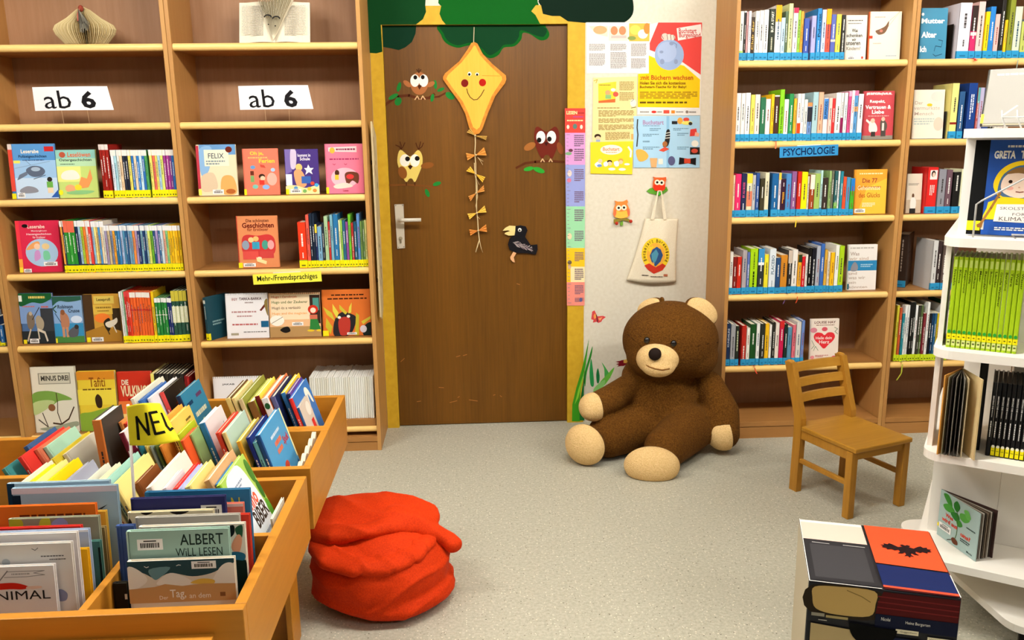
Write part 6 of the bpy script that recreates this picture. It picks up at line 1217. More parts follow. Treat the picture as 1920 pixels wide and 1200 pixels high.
book(Mcar(xa-.036, yl+.035, zz+.0005, .0), .02, .115, .26, '1a1a1c', 'black book pushed back beside the opened board book on the carousel', None, 'book', rough=.4, cops=[('m', '8a8a88', .3, .1, .7, .24, 2)])
# wire holder strips and the picture book with a girl in a yellow raincoat on the fourth shelf
yl = -CA+.075; zz = TIER[3]; tilt = .24
xa, _ = lx(1809, 452, yl); w_ = .2175; h_ = .262
Mg = MCAR @ Matrix.Translation((xa, yl, zz+.006)) @ Matrix.Rotation(-tilt, 4, 'X') @ Matrix.Rotation(-PI/2, 4, 'Z') @ Matrix.Translation((-.011, 0, 0))
g = book(Mg, .011, w_, h_, '1e4a9a', 'blue picture book with a girl in a yellow raincoat on the carousel', None, 'book', spine='121212', cops=[
    ('r', '121212', 0, 0, .165, 1), ('r', 'ece024', 0, .86, .15, .96), ('r', 'c8c4bc', .16, .86, .19, .95), ('m', 'e0dcd4', .36, .05, .7, .09, 1), ('t', 'f2efe8', 'GRETA', .22, .115, .455, .2, .04), ('t', 'f2efe8', 'THUNBERG', .51, .115, .9, .2, .04),]+shift_ops([
    ('s', 'f2cc20', [(.44, .5), (.47, .36), (.58, .26), (.74, .22), (.9, .26), (.99, .36), (.99, .62), (.8, .66), (.55, .62)]), ('s', '4a6a8a', [(.49, .5), (.54, .36), (.7, .27), (.86, .3), (.95, .42), (.95, .58), (.7, .64), (.52, .58)]), ('s', 'f0d4c0', [(.52, .48), (.56, .38), (.7, .31), (.86, .34), (.93, .46), (.9, .56), (.72, .61), (.56, .56)]), ('s', '8a6438', [(.56, .36), (.7, .29), (.88, .32), (.93, .44), (.84, .38), (.7, .35)]),
    ('e', '2a1c14', .62, .44, .022, .018), ('e', '2a1c14', .82, .45, .022, .018), ('e', 'e8a898', .62, .51, .04, .02), ('e', 'e8a898', .84, .52, .04, .02), ('l', '8a5040', .012, [(.69, .545), (.73, .55), (.77, .545)]), ('e', 'd8a890', .72, .5, .012, .008),
    ('p', 'f2cc20', [(.4, .66), (.56, .6), (.9, .62), (.99, .66), (.99, .84), (.38, .84)]), ('p', 'f2cc20', [(.36, .8), (.42, .66), (.52, .64), (.5, .84), (.36, .84)]), ('l', '9a6a34', .028, [(.52, .56), (.44, .72), (.34, .9)]), ('p', '8a5c2c', [(.3, .9), (.37, .86), (.36, .93), (.31, .93)]), ('p', 'f0e4dc', [(.5, .68), (.99, .67), (.99, .87), (.48, .86)]), ('t', '5a5450', 'SKOLSTREJK', .54, .705, .96, .745, 0), ('t', '5a5450', 'FÖR', .68, .76, .82, .795, 0), ('t', '5a5450', 'KLIMATET', .54, .81, .94, .85, 0), ('m', 'e8e4dc', .5, .915, .95, .955, 2)], -.19, 0, 1, 1))
q = MB(); WM = mat('b4b2ae', .3, .8)
def LC(x, y, z): return V((x, y, z))
x0 = xa+.02; y0 = yl-.035
q.tube([LC(x0, y0+.002, zz-.0), LC(x0, y0, zz+.09), LC(x0+.012, y0, zz+.10), LC(x0+.22, y0+.005, zz+.235)], .0026, WM, 8)
q.tube([LC(x0+.10, y0+.015, zz+.001), LC(x0+.09, y0+.0, zz+.012), LC(x0+.26, y0+.0, zz+.012), LC(x0+.26, y0+.015, zz+.001)], .0022, WM, 8); kid(q, 'wire_holder', car, True)
# grey book lying tilted on the top
zz = TIER[4]
xa, _ = lx(1838, 226, -CA+.07); yl = -CA+.07
Mg = MCAR @ Matrix.Translation((xa, yl, zz+.014)) @ Matrix.Rotation(-.92, 4, 'X') @ Matrix.Rotation(-PI/2, 4, 'Z') @ Matrix.Translation((-.012, 0, 0))
tb = book(Mg, .012, .24, .25, '8f8b84', 'large grey glossy book lying tilted on top of the white carousel', None, 'book', spine='3a3834', rough=.3, cops=[('r', 'f0e040', 0, .84, .03, 1), ('m', 'f0ece4', .1, .08, .6, .14, 1), ('l', 'c4c0b8', .02, [(.22, .86), (.34, .7)])])
q = MB()
for dx in (.05, .085): q.tube([LC(xa+dx+.012, yl-.03, zz), LC(xa+dx, yl-.024, zz+.028), LC(xa+dx-.002, yl-.014, zz+.046)], .0022, WM, 8)
q.tube([LC(xa+.05, yl-.024, zz+.028), LC(xa+.2, yl-.024, zz+.028)], .0022, WM, 8); kid(q, 'wire_holder', car, True)
# opened books: leaves fan out from a spine
def fan_book(base, h, leaves, label, cops=None, name='board_book', spine_c='d89838'):
    """leaves: (angle from world +x in the floor plane, length, thickness, colour, kind)"""
    root = empty(name, base); tag(root, label, 'book')
    for a, L_, t, c, kind in leaves:
        q = MB(); d = V((math.cos(a), math.sin(a), 0)); s_ = V((-d.y, d.x, 0))
        o = V((0, 0, 0)) if kind != 'spine' else V((0, 0, 0))
        q.prism([o-s_*t/2, o+d*L_-s_*t/2, o+d*L_+s_*t/2, o+s_*t/2], (0, 0, h if kind == 'cover' else h-.006), mat(c, .5))
        if kind != 'cover': q.v = [(x, y, z_+.003) for x, y, z_ in q.v]
        ob = kid(q, kind, root)
        if cops and kind == 'cover' and cops[0] == a:
            k = Ink(lambda u, v: d*L_*u-s_*(t/2)+V((0, 0, h*(1-v))), -s_); k.ops(cops[1])
            for nm, qq in k.p.items(): kid(qq, nm, ob)
    return root
# plant book on the lowest tier: spine to the back left, cover towards the viewer
def at_t(pxx, pyy, z): return at_z(pxx, pyy, z)
z0 = TIER[0]+.0006
p0 = at_t(1757, 1001, z0); p1 = at_t(1829, 1053, z0); dv = p1-p0; aa = math.atan2(dv.y, dv.x); L_ = dv.length
hh = .2
for _ in range(6): hh *= (proj(p0)[1]-917)/(proj(p0)[1]-proj(p0+V((0, 0, hh)))[1])
ivs = [(aa, L_, .003, 'a8c0bc', 'cover')]
ae = aa+.34
for i in range(7): ivs.append((aa+.05+.042*i, L_*.97, .0022, ('5a4a3c', 'c8c0b4', '3a3028', '8a7a68')[i % 4], 'page'))
ivs.append((aa+.36, L_, .003, '4a3430', 'cover'))
fan_book(p0, hh, ivs, 'pale green plant book standing opened on the lowest carousel shelf', (aa, [
    ('s', '3f8a34', [(.08, .06), (.2, .02), (.3, .12), (.32, .24), (.2, .2)]), ('s', '2f7a2c', [(.36, .12), (.44, .04), (.52, .14), (.46, .26), (.38, .22)]), ('s', '4a9a3c', [(.1, .28), (.26, .2), (.4, .28), (.3, .36), (.16, .36)]), ('s', '2f7a30', [(.3, .36), (.46, .28), (.54, .38), (.44, .46)]), ('s', '5ca848', [(.54, .24), (.68, .2), (.78, .28), (.66, .38), (.54, .34)]), ('s', '6ab454', [(.62, .14), (.72, .1), (.8, .22), (.72, .28)]), ('s', '3f8a34', [(.46, .44), (.56, .4), (.62, .48), (.52, .54)]), ('l', '4a6a30', .014, [(.46, .24), (.5, .5), (.5, .72), (.46, .86)]), ('s', '6a3c28', [(.38, .88), (.44, .82), (.54, .86), (.54, .93), (.44, .95)]), ('l', '3a2c20', .014, [(.38, .9), (.28, .96)]),
    ('t', 'd8402c', 'Was', .18, .42, .38, .5, .03), ('t', 'd8402c', 'wird aus', .1, .53, .5, .62, .03), ('t', 'd8402c', 'uns?', .6, .6, .84, .69, .03), ('m', '3a4a48', .6, .72, .84, .8, 2), ('m', '3a4a48', .72, .42, .94, .46, 1), ('t', '2a3a38', 'Moritz', .78, .9, .92, .94, .01), ('b', .04, .68, .36, .82), ('r', 'ecd820', 0, .72, .035, .8)]))
# opened board book on the second tier
z1b = TIER[1]+.0006
p0 = at_t(1789, 834, z1b)+V((.0, .0, 0)); pl = at_t(1764, 848, z1b); pr = at_t(1826, 863, z1b)
al, ar = math.atan2((pl-p0).y, (pl-p0).x), math.atan2((pr-p0).y, (pr-p0).x)
hh = .24
for _ in range(6): hh *= (proj(pr)[1]-712)/(proj(pr)[1]-proj(pr+V((0, 0, hh)))[1])
hh = min(hh, .272); Ll, Lr = (pl-p0).length, (pr-p0).length; L2 = max(Lr, .12)
ivs = [(al, L2*.95, .003, 'd89a48', 'cover')]
for i in range(6):
    f_ = (i+1)/9; ivs.append((al+(ar-al)*f_, L2*.93, .0022, ('8a8064', '3a3430', '7a7468', '4a443c', '8a8478', 'c8b48c')[i], 'page'))
ivs.append((ar, Lr, .004, 'd8c08c', 'cover'))
fan_book(p0, hh, ivs, 'board book opened upright with a cream inside cover on the carousel corner')

# ------------------------------------------------------------------ cardboard box printed with books
hb = .40
BLp, BRp, FRp, FLp = at_z(1508, 972, hb), at_z(1755, 1000, hb), at_z(1803, 1123, hb), at_z(1517, 1090, hb)
bx = (FRp-FLp); W_ = .335; ax = math.atan2(bx.y, bx.x); dpt = .335
cen = (BLp+BRp+FRp+FLp)/4
ux = V((math.cos(ax), math.sin(ax), 0)); uy = V((-ux.y, ux.x, 0))
o_ = V((FLp.x, FLp.y, 0)); W_ = (FRp-FLp).length; dpt = ((BLp-FLp).length+(BRp-FRp).length)/2
Mb = Matrix(((ux.x, uy.x, 0, o_.x), (ux.y, uy.y, 0, o_.y), (0, 0, 1, 0), (0, 0, 0, 1)))
q = MB(); q.bbox((0, 0, 0), (W_, dpt, hb), mat('16161c', .35), .002); bo = q.build('storage_box', None, Mb); tag(bo, 'glossy cardboard box printed with antique books in front of the carousel', 'box')
def lid_uv(pxx, pyy):
    p = Mb.inverted() @ at_z(pxx, pyy, hb); return (p.x, p.y)
k = Ink(lambda u, v: (u, v, hb), (0, 0, 1), .0004, .0002)
split_f = lid_uv(1655, 1100); sb = .46*W_; sf = .475*W_; g_ = .004
D = dpt
def lp(u0, v0, u1, v1, u2, v2, u3, v3): return [(u0*W_, v0*D), (u1*W_, v1*D), (u2*W_, v2*D), (u3*W_, v3*D)]
k.ops([('p', 'f0e6da', lp(.008, .94, .485, .94, .485, .992, .008, .992)), ('p', 'eec4b4', lp(.008, .66, .485, .655, .485, .95, .008, .95)), ('p', '2c2a2c', lp(.01, .03, .485, .03, .485, .65, .01, .655)), ('p', '3c3a3c', lp(.05, .08, .45, .08, .45, .58, .05, .58)),
       ('p', 'c8c4c0', lp(.07, .605, .2, .60, .2, .606, .07, .612)), ('p', 'c8c4c0', lp(.30, .60, .46, .597, .46, .604, .30, .607)), ('p', 'e4502c', lp(.505, .38, .992, .35, .992, .99, .505, .99)), ('p', '1a2450', lp(.505, .06, .992, .05, .992, .33, .505, .36)), ('p', 'd84a30', lp(.505, .035, .992, .02, .992, .05, .505, .06)), ('p', '3a0e10', lp(.505, .005, .99, .003, .97, .018, .505, .033)), ('l', 'ece6dc', .0022, [(.004*W_, .004*D), (.488*W_, .004*D)]), ('l', 'ece6dc', .002, [(.004*W_, .004*D), (.004*W_, .995*D)]), ('l', 'ece6dc', .002, [(.996*W_, .3*D), (.996*W_, .004*D)])])
ec = (.765*W_, .62*D); s_ = .062
eagle = [(0, .42), (.1, .5), (.22, .42), (.12, .3), (.3, .22), (.5, .42), (.62, .5), (.7, .38), (.86, .44), (.84, .3), (1.0, .28), (.9, .16), (.98, .06), (.8, .04), (.78, -.1), (.6, -.02), (.5, -.12), (.34, -.02), (.3, -.2), (.42, -.36), (.24, -.34), (.12, -.22), (.1, -.4), (.2, -.56), (.06, -.5), (0, -.66)]
k.ops([('p', '231416', [(ec[0]+x*s_, ec[1]+y*s_) for x, y in eagle+[(-x, y) for x, y in eagle[::-1]]], 'emblem')])
for nm, qq in k.p.items(): kid(qq, nm, bo)
k = Ink(lambda u, v: (u*W_, 0, hb*(1-v)), (0, -1, 0), .0004, .0002)
F = lambda P: P
k.ops([('s', '2a2218', [(.02, .02), (.48, .02), (.48, .2), (.02, .2)]), ('s', 'b09258', [(.04, .03), (.2, .012), (.44, .015), (.455, .1), (.42, .185), (.2, .2), (.06, .175), (.03, .1)]), ('l', '7a6438', .006, [(.26, .03), (.36, .06), (.42, .09)]), ('p', '4a1414', [(.5, .012), (.995, .012), (.995, .16), (.46, .16), (.47, .08)]), ('l', '6a2020', .008, [(.47, .045), (.99, .05)]), ('l', '6a2020', .008, [(.47, .08), (.99, .085)]), ('l', '6a2020', .008, [(.47, .115), (.99, .12)]), ('r', '14182c', .46, .16, .995, .25), ('t', 'd8d4cc', 'Nicolai', .5, .178, .56, .2, 0), ('t', 'd8d4cc', 'Heinz Bergarten', .66, .185, .82, .21, 0),
       ('r', '8a8474', .03, .2, .12, .222), ('r', '9a8a5c', .13, .208, .28, .225), ('m', 'b8b4a8', .08, .24, .14, .25, 1), ('r', 'd8ceb0', .6, .243, .75, .272), ('t', '3a3428', 'Guggenheim', .63, .25, .74, .265, 0), ('r', 'd8ceb0', .81, .27, .99, .298), ('t', '3a3428', 'Von Kunst bis', .82, .277, .98, .291, 0), ('t', 'b8b4a8', 'Flüsse', .76, .3, .84, .315, 0), ('r', '1a2038', .46, .3, .995, .34),
       ('p', 'a8946a', [(.03, .27), (.5, .295), (.5, .7), (.03, .7)]), ('p', 'c0a878', [(.52, .33), (.9, .345), (.9, .7), (.52, .7)]), ('td', '5a1c14', 'Musik', .6, .34, .66, .5, .01), ('td', '5a1c14', 'und Oper', .55, .33, .585, .5, 0), ('td', '5a1c14', 'Die Oper', .72, .34, .77, .52, 0), ('l', '7a5a38', .003, [(.69, .335), (.69, .7)]), ('l', '7a5a38', .003, [(.52, .335), (.52, .7)]), ('td', '5a3a24', 'Barock', .82, .35, .85, .46, 0),
       ('r', '2a2420', .03, .72, .97, .98), ('p', '050505', [(.29, .235)]+[(.45+.16*math.cos(PI-PI*i/16), .25+.13*math.sin(PI*i/16)) for i in range(17)]+[(.61, .25)], 'hand_hole')])
for nm, qq in k.p.items(): kid(qq, nm, bo)
k = Ink(lambda u, v: (0, dpt*(1-u), hb*(1-v)), (-1, 0, 0), .0004, .0002); k.ops([('r', 'd8d0bc', .02, .0, .98, .03), ('r', 'c8bea4', .02, .03, .98, .98)]);
for nm, qq in k.p.items(): kid(qq, nm, bo)
k = Ink(lambda u, v: (W_, dpt*u, hb*(1-v)), (1, 0, 0), .0004, .0002); k.ops([('r', 'e4502c', .01, 0, .99, .02), ('r', '5a1818', .01, .02, .99, .16), ('r', '14182c', .01, .16, .99, .98)])
for nm, qq in k.p.items(): kid(qq, nm, bo)

# ------------------------------------------------------------------ book bins
ZTOP, ZLOW, PT = .62, .445, .022
def bin_unit(name, label, x0, x1, y0, y1, xd, yd, legs=True, foot=None):
    cx, cy = (x0+x1)/2, (y0+y1)/2; root = empty(name, (cx, cy, 0)); tag(root, label, 'book bin', 'wooden book bins')
    def add(nm, lo, hi, m): 
        q = MB(); q.bbox(tuple(V(lo)-V((cx, cy, 0))), tuple(V(hi)-V((cx, cy, 0))), m, .0015); return kid(q, nm, root)
    e = .0004
    add('side_panel', (x0, y0+PT+e, ZLOW), (x0+PT, y1-PT-e, ZTOP), M_BIN); add('side_panel', (x1-PT, y0+PT+e, ZLOW), (x1, y1-PT-e, ZTOP), M_BIN)
    add('front_panel', (x0, y0, ZLOW), (x1, y0+PT, ZTOP), M_BINX); add('back_panel', (x0, y1-PT, ZLOW), (x1, y1, ZTOP), M_BINX)
    add('bottom_board', (x0+PT+e, y0+PT+e, ZLOW), (x1-PT-e, y1-PT-e, ZLOW+.012), M_BINX)
    for d in yd: add('divider', (x0+PT+e, d-.008, ZLOW+.0125), (x1-PT-e, d+.008, ZTOP-.002), M_BINX)
    for d in xd:
        ys = [y0+PT]+list(yd)+[y1-PT]
        for a, b in zip(ys, ys[1:]): add('divider', (d-.008, a+(.0085 if a in yd else e), ZLOW+.0125), (d+.008, b-(.0085 if b in yd else e), ZTOP-.001), M_BIN)
    if legs:
        lx0, lx1 = x0+.1, x1-.102
        add('leg_panel', (lx1-.018, y0+.10, 0), (lx1, y1-.12, ZLOW-e), M_BIN); add('leg_panel', (lx0, y0+.10, 0), (lx0+.018, y1-.12, ZLOW-e), M_BIN)
        add('base_rail', (lx0+.0185, cy-.01, .0), (lx1-.0185, cy+.01, .16), M_BINX)
    if foot: add('front_ledge', foot[0], foot[1], M_BINX)
    return root
XD = -.352
bin_unit('book_bin', 'front wooden book bin nearest the viewpoint, holding the mint picture book', -.652, -.05, -2.727, -2.10, [], [-2.418], foot=((-.64, -2.80, .50), (-.106, -2.7275, .574)))
q = MB(); q.bbox((-.008+XD+.351, -.2795, ZLOW+.0125), (.008+XD+.351, -.0135, ZTOP-.001), M_BIN, .001); q.v = [(x, y-.011, z_) for x, y, z_ in q.v]
kid(q, 'divider', [o for o in COL.objects if o.name == 'book_bin'][0])
bin_unit('book_bin', 'long middle wooden book bin carrying the leaning covers behind the flag', -1.26, -.05, -2.05, -1.7325, [], [])
bin_unit('book_bin', 'rear wooden book bin nearest the bookcase, below the white journals', -.652, -.05, -1.7315, -1.40, [], [], legs=False)
ZF = ZLOW+.0128
M_INK = None
def bin_face(x0, x1, yt, Y, c, label, cops=(), tilt=.07, t=.01, spine=None, group='face-on picture books in the front bin', yref=None):
    a = at_y(x0, yt+30, Y); b = at_y(x1, yt+30, Y); w = b.x-a.x
    xl_ = XD+.0095 if 'left front' not in group else -.629
    if a.x < xl_: w -= xl_-a.x; a.x = xl_
    up = V((0, math.sin(tilt), math.cos(tilt))); base = V((a.x, Y, ZF)); h = .2
    for _ in range(8): p = proj(base+V((w/2, 0, 0))+up*h); p0 = proj(base+V((w/2, 0, 0))); h *= (p0[1]-yt)/(p0[1]-p[1])
    M = Matrix.Translation(base) @ Matrix.Rotation(-tilt, 4, 'X') @ Matrix.Rotation(-PI/2, 4, 'Z') @ Matrix.Translation(V((-t, 0, 0)))
    M = Matrix.Translation((0, 0, math.sin(tilt)*t+.0004)) @ M
    pt_, pb_ = proj(base+V((w/2, 0, 0))+up*h)[1], proj(base+V((w/2, 0, 0)))[1]; cops = shift_ops(cops, 0, 0, 1, min(1, (1128-pt_)/(pb_-pt_)))
    return book(M, t, w, h, c, label, group, 'picture_book', spine=spine, cops=cops)
# right front compartment, back to front
Yb = -2.453; st = -.0193
LA_ = [
 (267, 466, 921, '2f78a8', 'large blue picture book with yellow capital letters AN, rearmost in the front compartment', [('t', 'd8d040', 'AN', .72, .07, .9, .22, 0), ('r', '3f88b4', 0, 0, .04, 1)]),
 (388, 454, 946, 'e07a68', 'salmon book with a dark right edge in the front compartment', [('r', 'f4d0c8', 0, 0, 1, .03), ('r', '2a2420', .93, .1, 1, 1)]),
 (233, 419, 934, '2a2c64', 'dark indigo picture book with a barcode label at its upper right', [('b', .74, .08, .96, .2)]),
 (218, 397, 960, 'e4d8b4', 'cream picture book with black leaf marks along its top edge', [('s', '2a2420', [(.16, .0), (.22, .03), (.3, .0)]), ('s', '2a2420', [(.5, .0), (.6, .04), (.72, .0)]), ('s', '2a2420', [(.02, .06), (.05, .12), (.0, .16)])]),
 (440, 465, 966, 'c83424', 'narrow red book at the right side of the front compartment', []),
 (248, 446, 969, 'b8b4ac', 'light grey picture book behind the leaf-patterned book', []),
 (198, 247, 987, '3a5490', 'plain blue book left of the mint picture book', [('r', '4a68a4', 0, 0, 1, .02), ('r', '2f4680', .28, 0, .32, 1)]),
 (255, 456, 986, 'e6ddd0', 'white picture book patterned with dark leaves and orange shapes', [('r', '3a2a28', .02, .02, .12, .1), ('p', 'c8685a', [(.18, .02), (.4, .02), (.36, .12), (.2, .12)]), ('p', 'e8a890', [(.44, .03), (.56, .02), (.52, .1)]), ('r', '1c2c30', .68, .02, .84, .1), ('s', '141c1e', [(.8, .16), (.84, .04), (.9, .02), (.9, .12), (.85, .18)]), ('s', '2f5a40', [(.91, .06), (.98, .02), (.97, .18), (.93, .16)]), ('s', 'e8a080', [(.86, .3), (.93, .14), (.97, .2), (.93, .38)]), ('s', '2a6a8a', [(.82, .4), (.9, .36), (.99, .4), (.96, .5), (.84, .5)]), ('s', '142420', [(.86, .52), (.96, .48), (1, .52), (1, .98), (.88, .98)])]),
 (180, 236, 1095, '1c1a18', 'black book low at the left of the front compartment', [('r', 'dcd8cc', .82, .6, 1, .9)]),
 (231, 425, 995, '9cbcb0', 'mint picture book with tall thin dark capitals and a barcode label', [('t', '22302c', 'ALBERT', .52, .06, .945, .21, .008), ('t', '22302c', 'WiLL LESEN', .47, .25, .93, .365, 0), ('b', .1, .11, .35, .26), ('r', 'b0ccc0', 0, 0, .015, 1), ('s', '5a7a74', [(.1, .62), (.3, .5), (.6, .54), (.5, .8), (.2, .8)])]),
 (234, 437, 1051, 'ded4c4', 'seaside picture book titled Der Tag, an dem, frontmost in the bin', [('s', '2f4a50', [(0, 0), (.5, -.0), (1, 0), (1, .1), (.9, .2), (.78, .34), (.6, .4), (.4, .3), (.26, .42), (.16, .3), (.02, .14)]), ('s', '6a9098', [(.2, .2), (.4, .16), (.3, .4), (.24, .44)]), ('s', 'ece6dc', [(0, .14), (.1, .2), (.18, .44), (.1, .62), (0, .66)]), ('s', 'ece6dc', [(.26, .56), (.34, .36), (.42, .3), (.54, .42), (.6, .58), (.4, .62)]), ('s', 'ece6dc', [(.78, .56), (.86, .22), (.94, .1), (1, .18), (1, .6), (.84, .6)]), ('s', 'e0b850', [(.58, .56), (.68, .46), (.8, .5), (.78, .6)]), ('p', 'c89a64', [(0, .66), (.24, .62), (.34, .56), (.5, .62), (.7, .58), (1, .6), (1, 1), (0, 1)]), ('t', 'f0ece4', 'Der', .28, .84, .36, .93, 0), ('t', 'f0ece4', 'Tag,', .38, .7, .53, .95, .01), ('t', 'f0ece4', 'an dem', .56, .8, .76, .92, 0), ('r', '8a5a34', .85, .8, .9, .9), ('b', .6, .04, .83, .22), ('l', 'e8e8e4', .006, [(.16, .12), (.18, .15), (.2, .13)]), ('l', 'e8e8e4', .006, [(.46, .13), (.48, .11), (.5, .12)])])]
for i, (x0, x1, yt, c, lab, cops) in enumerate(LA_): bin_face(x0, x1, yt, Yb+st*i, c, lab, cops, t=.011 if i < 9 else .012)
LB_ = [
 (5, 200, 905, 'b4d0e4', 'pale blue picture book with navy spine strip, rearmost in the left front compartment', [('r', '1c3a54', 0, 0, .075, 1)]),
 (14, 214, 914, 'a6c6de', 'pale blue picture book with flying bird drawings, second from the back on the left', [('r', 'dcd8e8', 0, 0, 1, .05), ('r', '16283c', .0, .06, .08, 1), ('p', '2a3a4c', [(.25, .14), (.28, .22), (.27, .24)]), ('p', '2a3038', [(.8, .2), (.9, .16), (.84, .2)]), ('s', 'c8c8c8', [(.78, .22), (.84, .2), (.86, .25), (.8, .28)]), ('l', '4a4c50', .008, [(.57, .15), (.6, .18), (.64, .16), (.68, .17)])]),
 (171, 194, 960, 'e4b440', 'ochre yellow book edge right of the orange picture book', []),
 (-60, 174, 949, 'ec7420', 'bright orange picture book with a line of dark lettering across its top', [('m', '7a2c10', .28, .08, .9, .12, 1)]),
 (160, 193, 990, '9a8250', 'khaki book edge standing behind the yellow and teal books', []),
 (8, 180, 972, '9a9c84', 'grey green picture book with yellow and lilac blots', [('s', 'b8c838', [(.02, .0), (.16, .02), (.14, .16), (.04, .2)]), ('s', 'c8d040', [(.36, .02), (.46, .0), (.46, .16), (.34, .16)]), ('s', '9aa8d8', [(.48, .06), (.58, .0), (.66, .06), (.62, .16), (.5, .16)])]),
 (162, 184, 1016, '4a8078', 'teal green book edge beside the yellow book in the left compartment', [('r', 'd8dcd0', 0, 0, .2, 1), ('r', '20302c', .8, .1, 1, 1)]),
 (-70, 147, 991, 'd42c24', 'red picture book, only its top edge showing above the white ones', []),
 (-70, 161, 998, 'a8b8d8', 'pale lilac blue picture book behind the white books', [('r', 'e8e8f0', 0, 0, 1, .03)]),
 (128, 160, 1031, 'e8ac0c', 'golden yellow book standing right of the white picture books', [('p', 'd87a18', [(0, .5), (.3, .3), (.2, 1), (0, 1)])]),
 (-70, 138, 1003, 'e2dcdc', 'plain white picture book with a faint grey sketch at its top', [('m', 'b0a8a8', .5, .12, .62, .15, 1)]),
 (-70, 128, 1022, 'dcd6d2', 'white picture book with fine lettering and small grey birds', [('l', '7a7874', .006, [(.62, .08), (.65, .11), (.68, .07)]), ('m', '6a6464', .7, .2, .92, .235, 1), ('m', '6a6464', .78, .26, .94, .29, 1), ('e', 'b0b4b8', .36, .3, .04, .06), ('s', '8a8ca8', [(.8, .86), (.86, .8), (.92, .88), (.9, 1), (.82, 1)])]),
 (-80, 96, 1064, 'e4dede', 'white picture book with a red-coated figure and capital letters, front left', [('l', '8a8484', .012, [(.36, .52), (.5, .12)]), ('l', '9a9494', .006, [(.5, .14), (.9, .14), (.78, .2), (.9, .26), (.7, .3), (.46, .3)]), ('m', 'a8a2a2', .54, .18, .74, .25, 1), ('s', 'd42a1c', [(.2, .52), (.46, .46), (.6, .48), (.72, .6), (.64, .66), (.5, .64), (.2, .66)]), ('s', 'e8c8b8', [(.7, .58), (.84, .58), (.84, .64), (.7, .66)]), ('t', '2a2626', 'ANIMAL', .2, .7, .94, .95, .0)])]
for i, (x0, x1, yt, c, lab, cops) in enumerate(LB_):
    Y = -2.453-.0172*i; lo = at_y(x0, yt+30, Y).x; mn = -.652+.026
    x0 = proj((max(lo, mn), Y, .7))[0] if lo < mn else x0
    bin_face(x0, min(x1, proj((XD-.012, Y, .62))[0]), yt, Y, c, lab, cops, t=.010, group='face-on picture books in the left front compartment')
# leaning rows
def lean_row(desc, group, lean, zf, cell, items):
    """items left to right: (top corner px of the spine on the cover side, far top px, colour, label or None, {opts}); kept inside the compartment"""
    xlo, xhi, ylo, yhi = cell; L_ = []; n = 0
    for it in items:
        (px_, py_), (qx, qy), c, lab, *o = it; o = o[0] if o else {}
        zt = o.get('z', .712); P = at_z(px_, py_, zt); Qp = at_z(qx, qy, zt); w = min(.27, max(.11, (Qp-P).length)); t = o.get('t', .012)
        Yc_ = min(max(P.y, ylo+.004), yhi-.004-min(w, .15))
        if abs(Yc_-P.y) > 1e-4: P = at_y(px_, py_, Yc_); zt = P.z
        zt = max(zt, .60); P.z = zt; w = min(w, yhi-.004-P.y); tl = math.tan(o.get('lean', lean))
        L_.append([P, zt-zf, tl, w, t, c, lab, o, px_, py_])
    for it_ in range(40):              # push apart to the right, then squeeze back inside
        prev = None
        for b_ in L_:
            P, H_, tl, w, t = b_[:5]; cs = math.cos(math.atan(tl)); tm = t if it_ < 8 else max(.0065, t*.9**(it_-8)); b_[4] = tm
            lo_ = xlo+tm/cs-tl*max(0, min(H_, ZTOP-zf)) if False else xlo+tm/cs+.0
            if P.x+H_*tl-tl*min(H_, ZTOP-zf) < lo_: P.x = lo_-H_*tl+tl*min(H_, ZTOP-zf)
            if prev:
                hm = min(H_, prev[1]); g = min(P.x+H_*tl-prev[0].x-prev[1]*prev[2], P.x+(H_-hm)*tl-prev[0].x-(prev[1]-hm)*prev[2])*cs
                if g < tm*1.04: P.x += (tm*1.04-g)/cs
            prev = b_
        ov = max(b_[0].x+b_[1]*b_[2] for b_ in L_)-xhi
        if ov <= 1e-4: break
        nx = xhi
        for b_ in reversed(L_):        # move back left only as far as needed
            P, H_, tl = b_[:3]; X0 = P.x+H_*tl
            if X0 > nx: P.x -= X0-nx
            else: break
            nx = P.x+H_*tl-b_[4]*1.04/math.cos(math.atan(tl))
    prev = None
    for P, H_, tl, w, t, c, lab, o, px_, py_ in L_:
        le = math.atan(tl); cs = math.cos(le)
        if prev:
            hm = min(H_, prev[1]); g = min(P.x+H_*tl-prev[0].x-prev[1]*prev[2], P.x+(H_-hm)*tl-prev[0].x-(prev[1]-hm)*prev[2])*cs; t = max(.004, min(t, g*.97))
        prev = (P, H_, tl)
        h = (H_-t*math.sin(le))/cs
        M = Matrix.Translation(P) @ Matrix.Rotation(-le, 4, 'Y') @ Matrix.Translation((-t, 0, -h))
        lab = lab or f"{cname(c)} picture book leaning {desc}, {ORD[n]} from left"
        rg = random.Random(px_*7+py_); sp = o.get('spine', c)
        sops = o.get('sops') or spine_ops(sp, rg); n += 1
        book(M, t, w, h, c, lab, group, 'picture_book', spine=o.get('spine'), cops=o.get('cops', ()), sops=sops, pages=o.get('pages', PAGE))
LN = .40
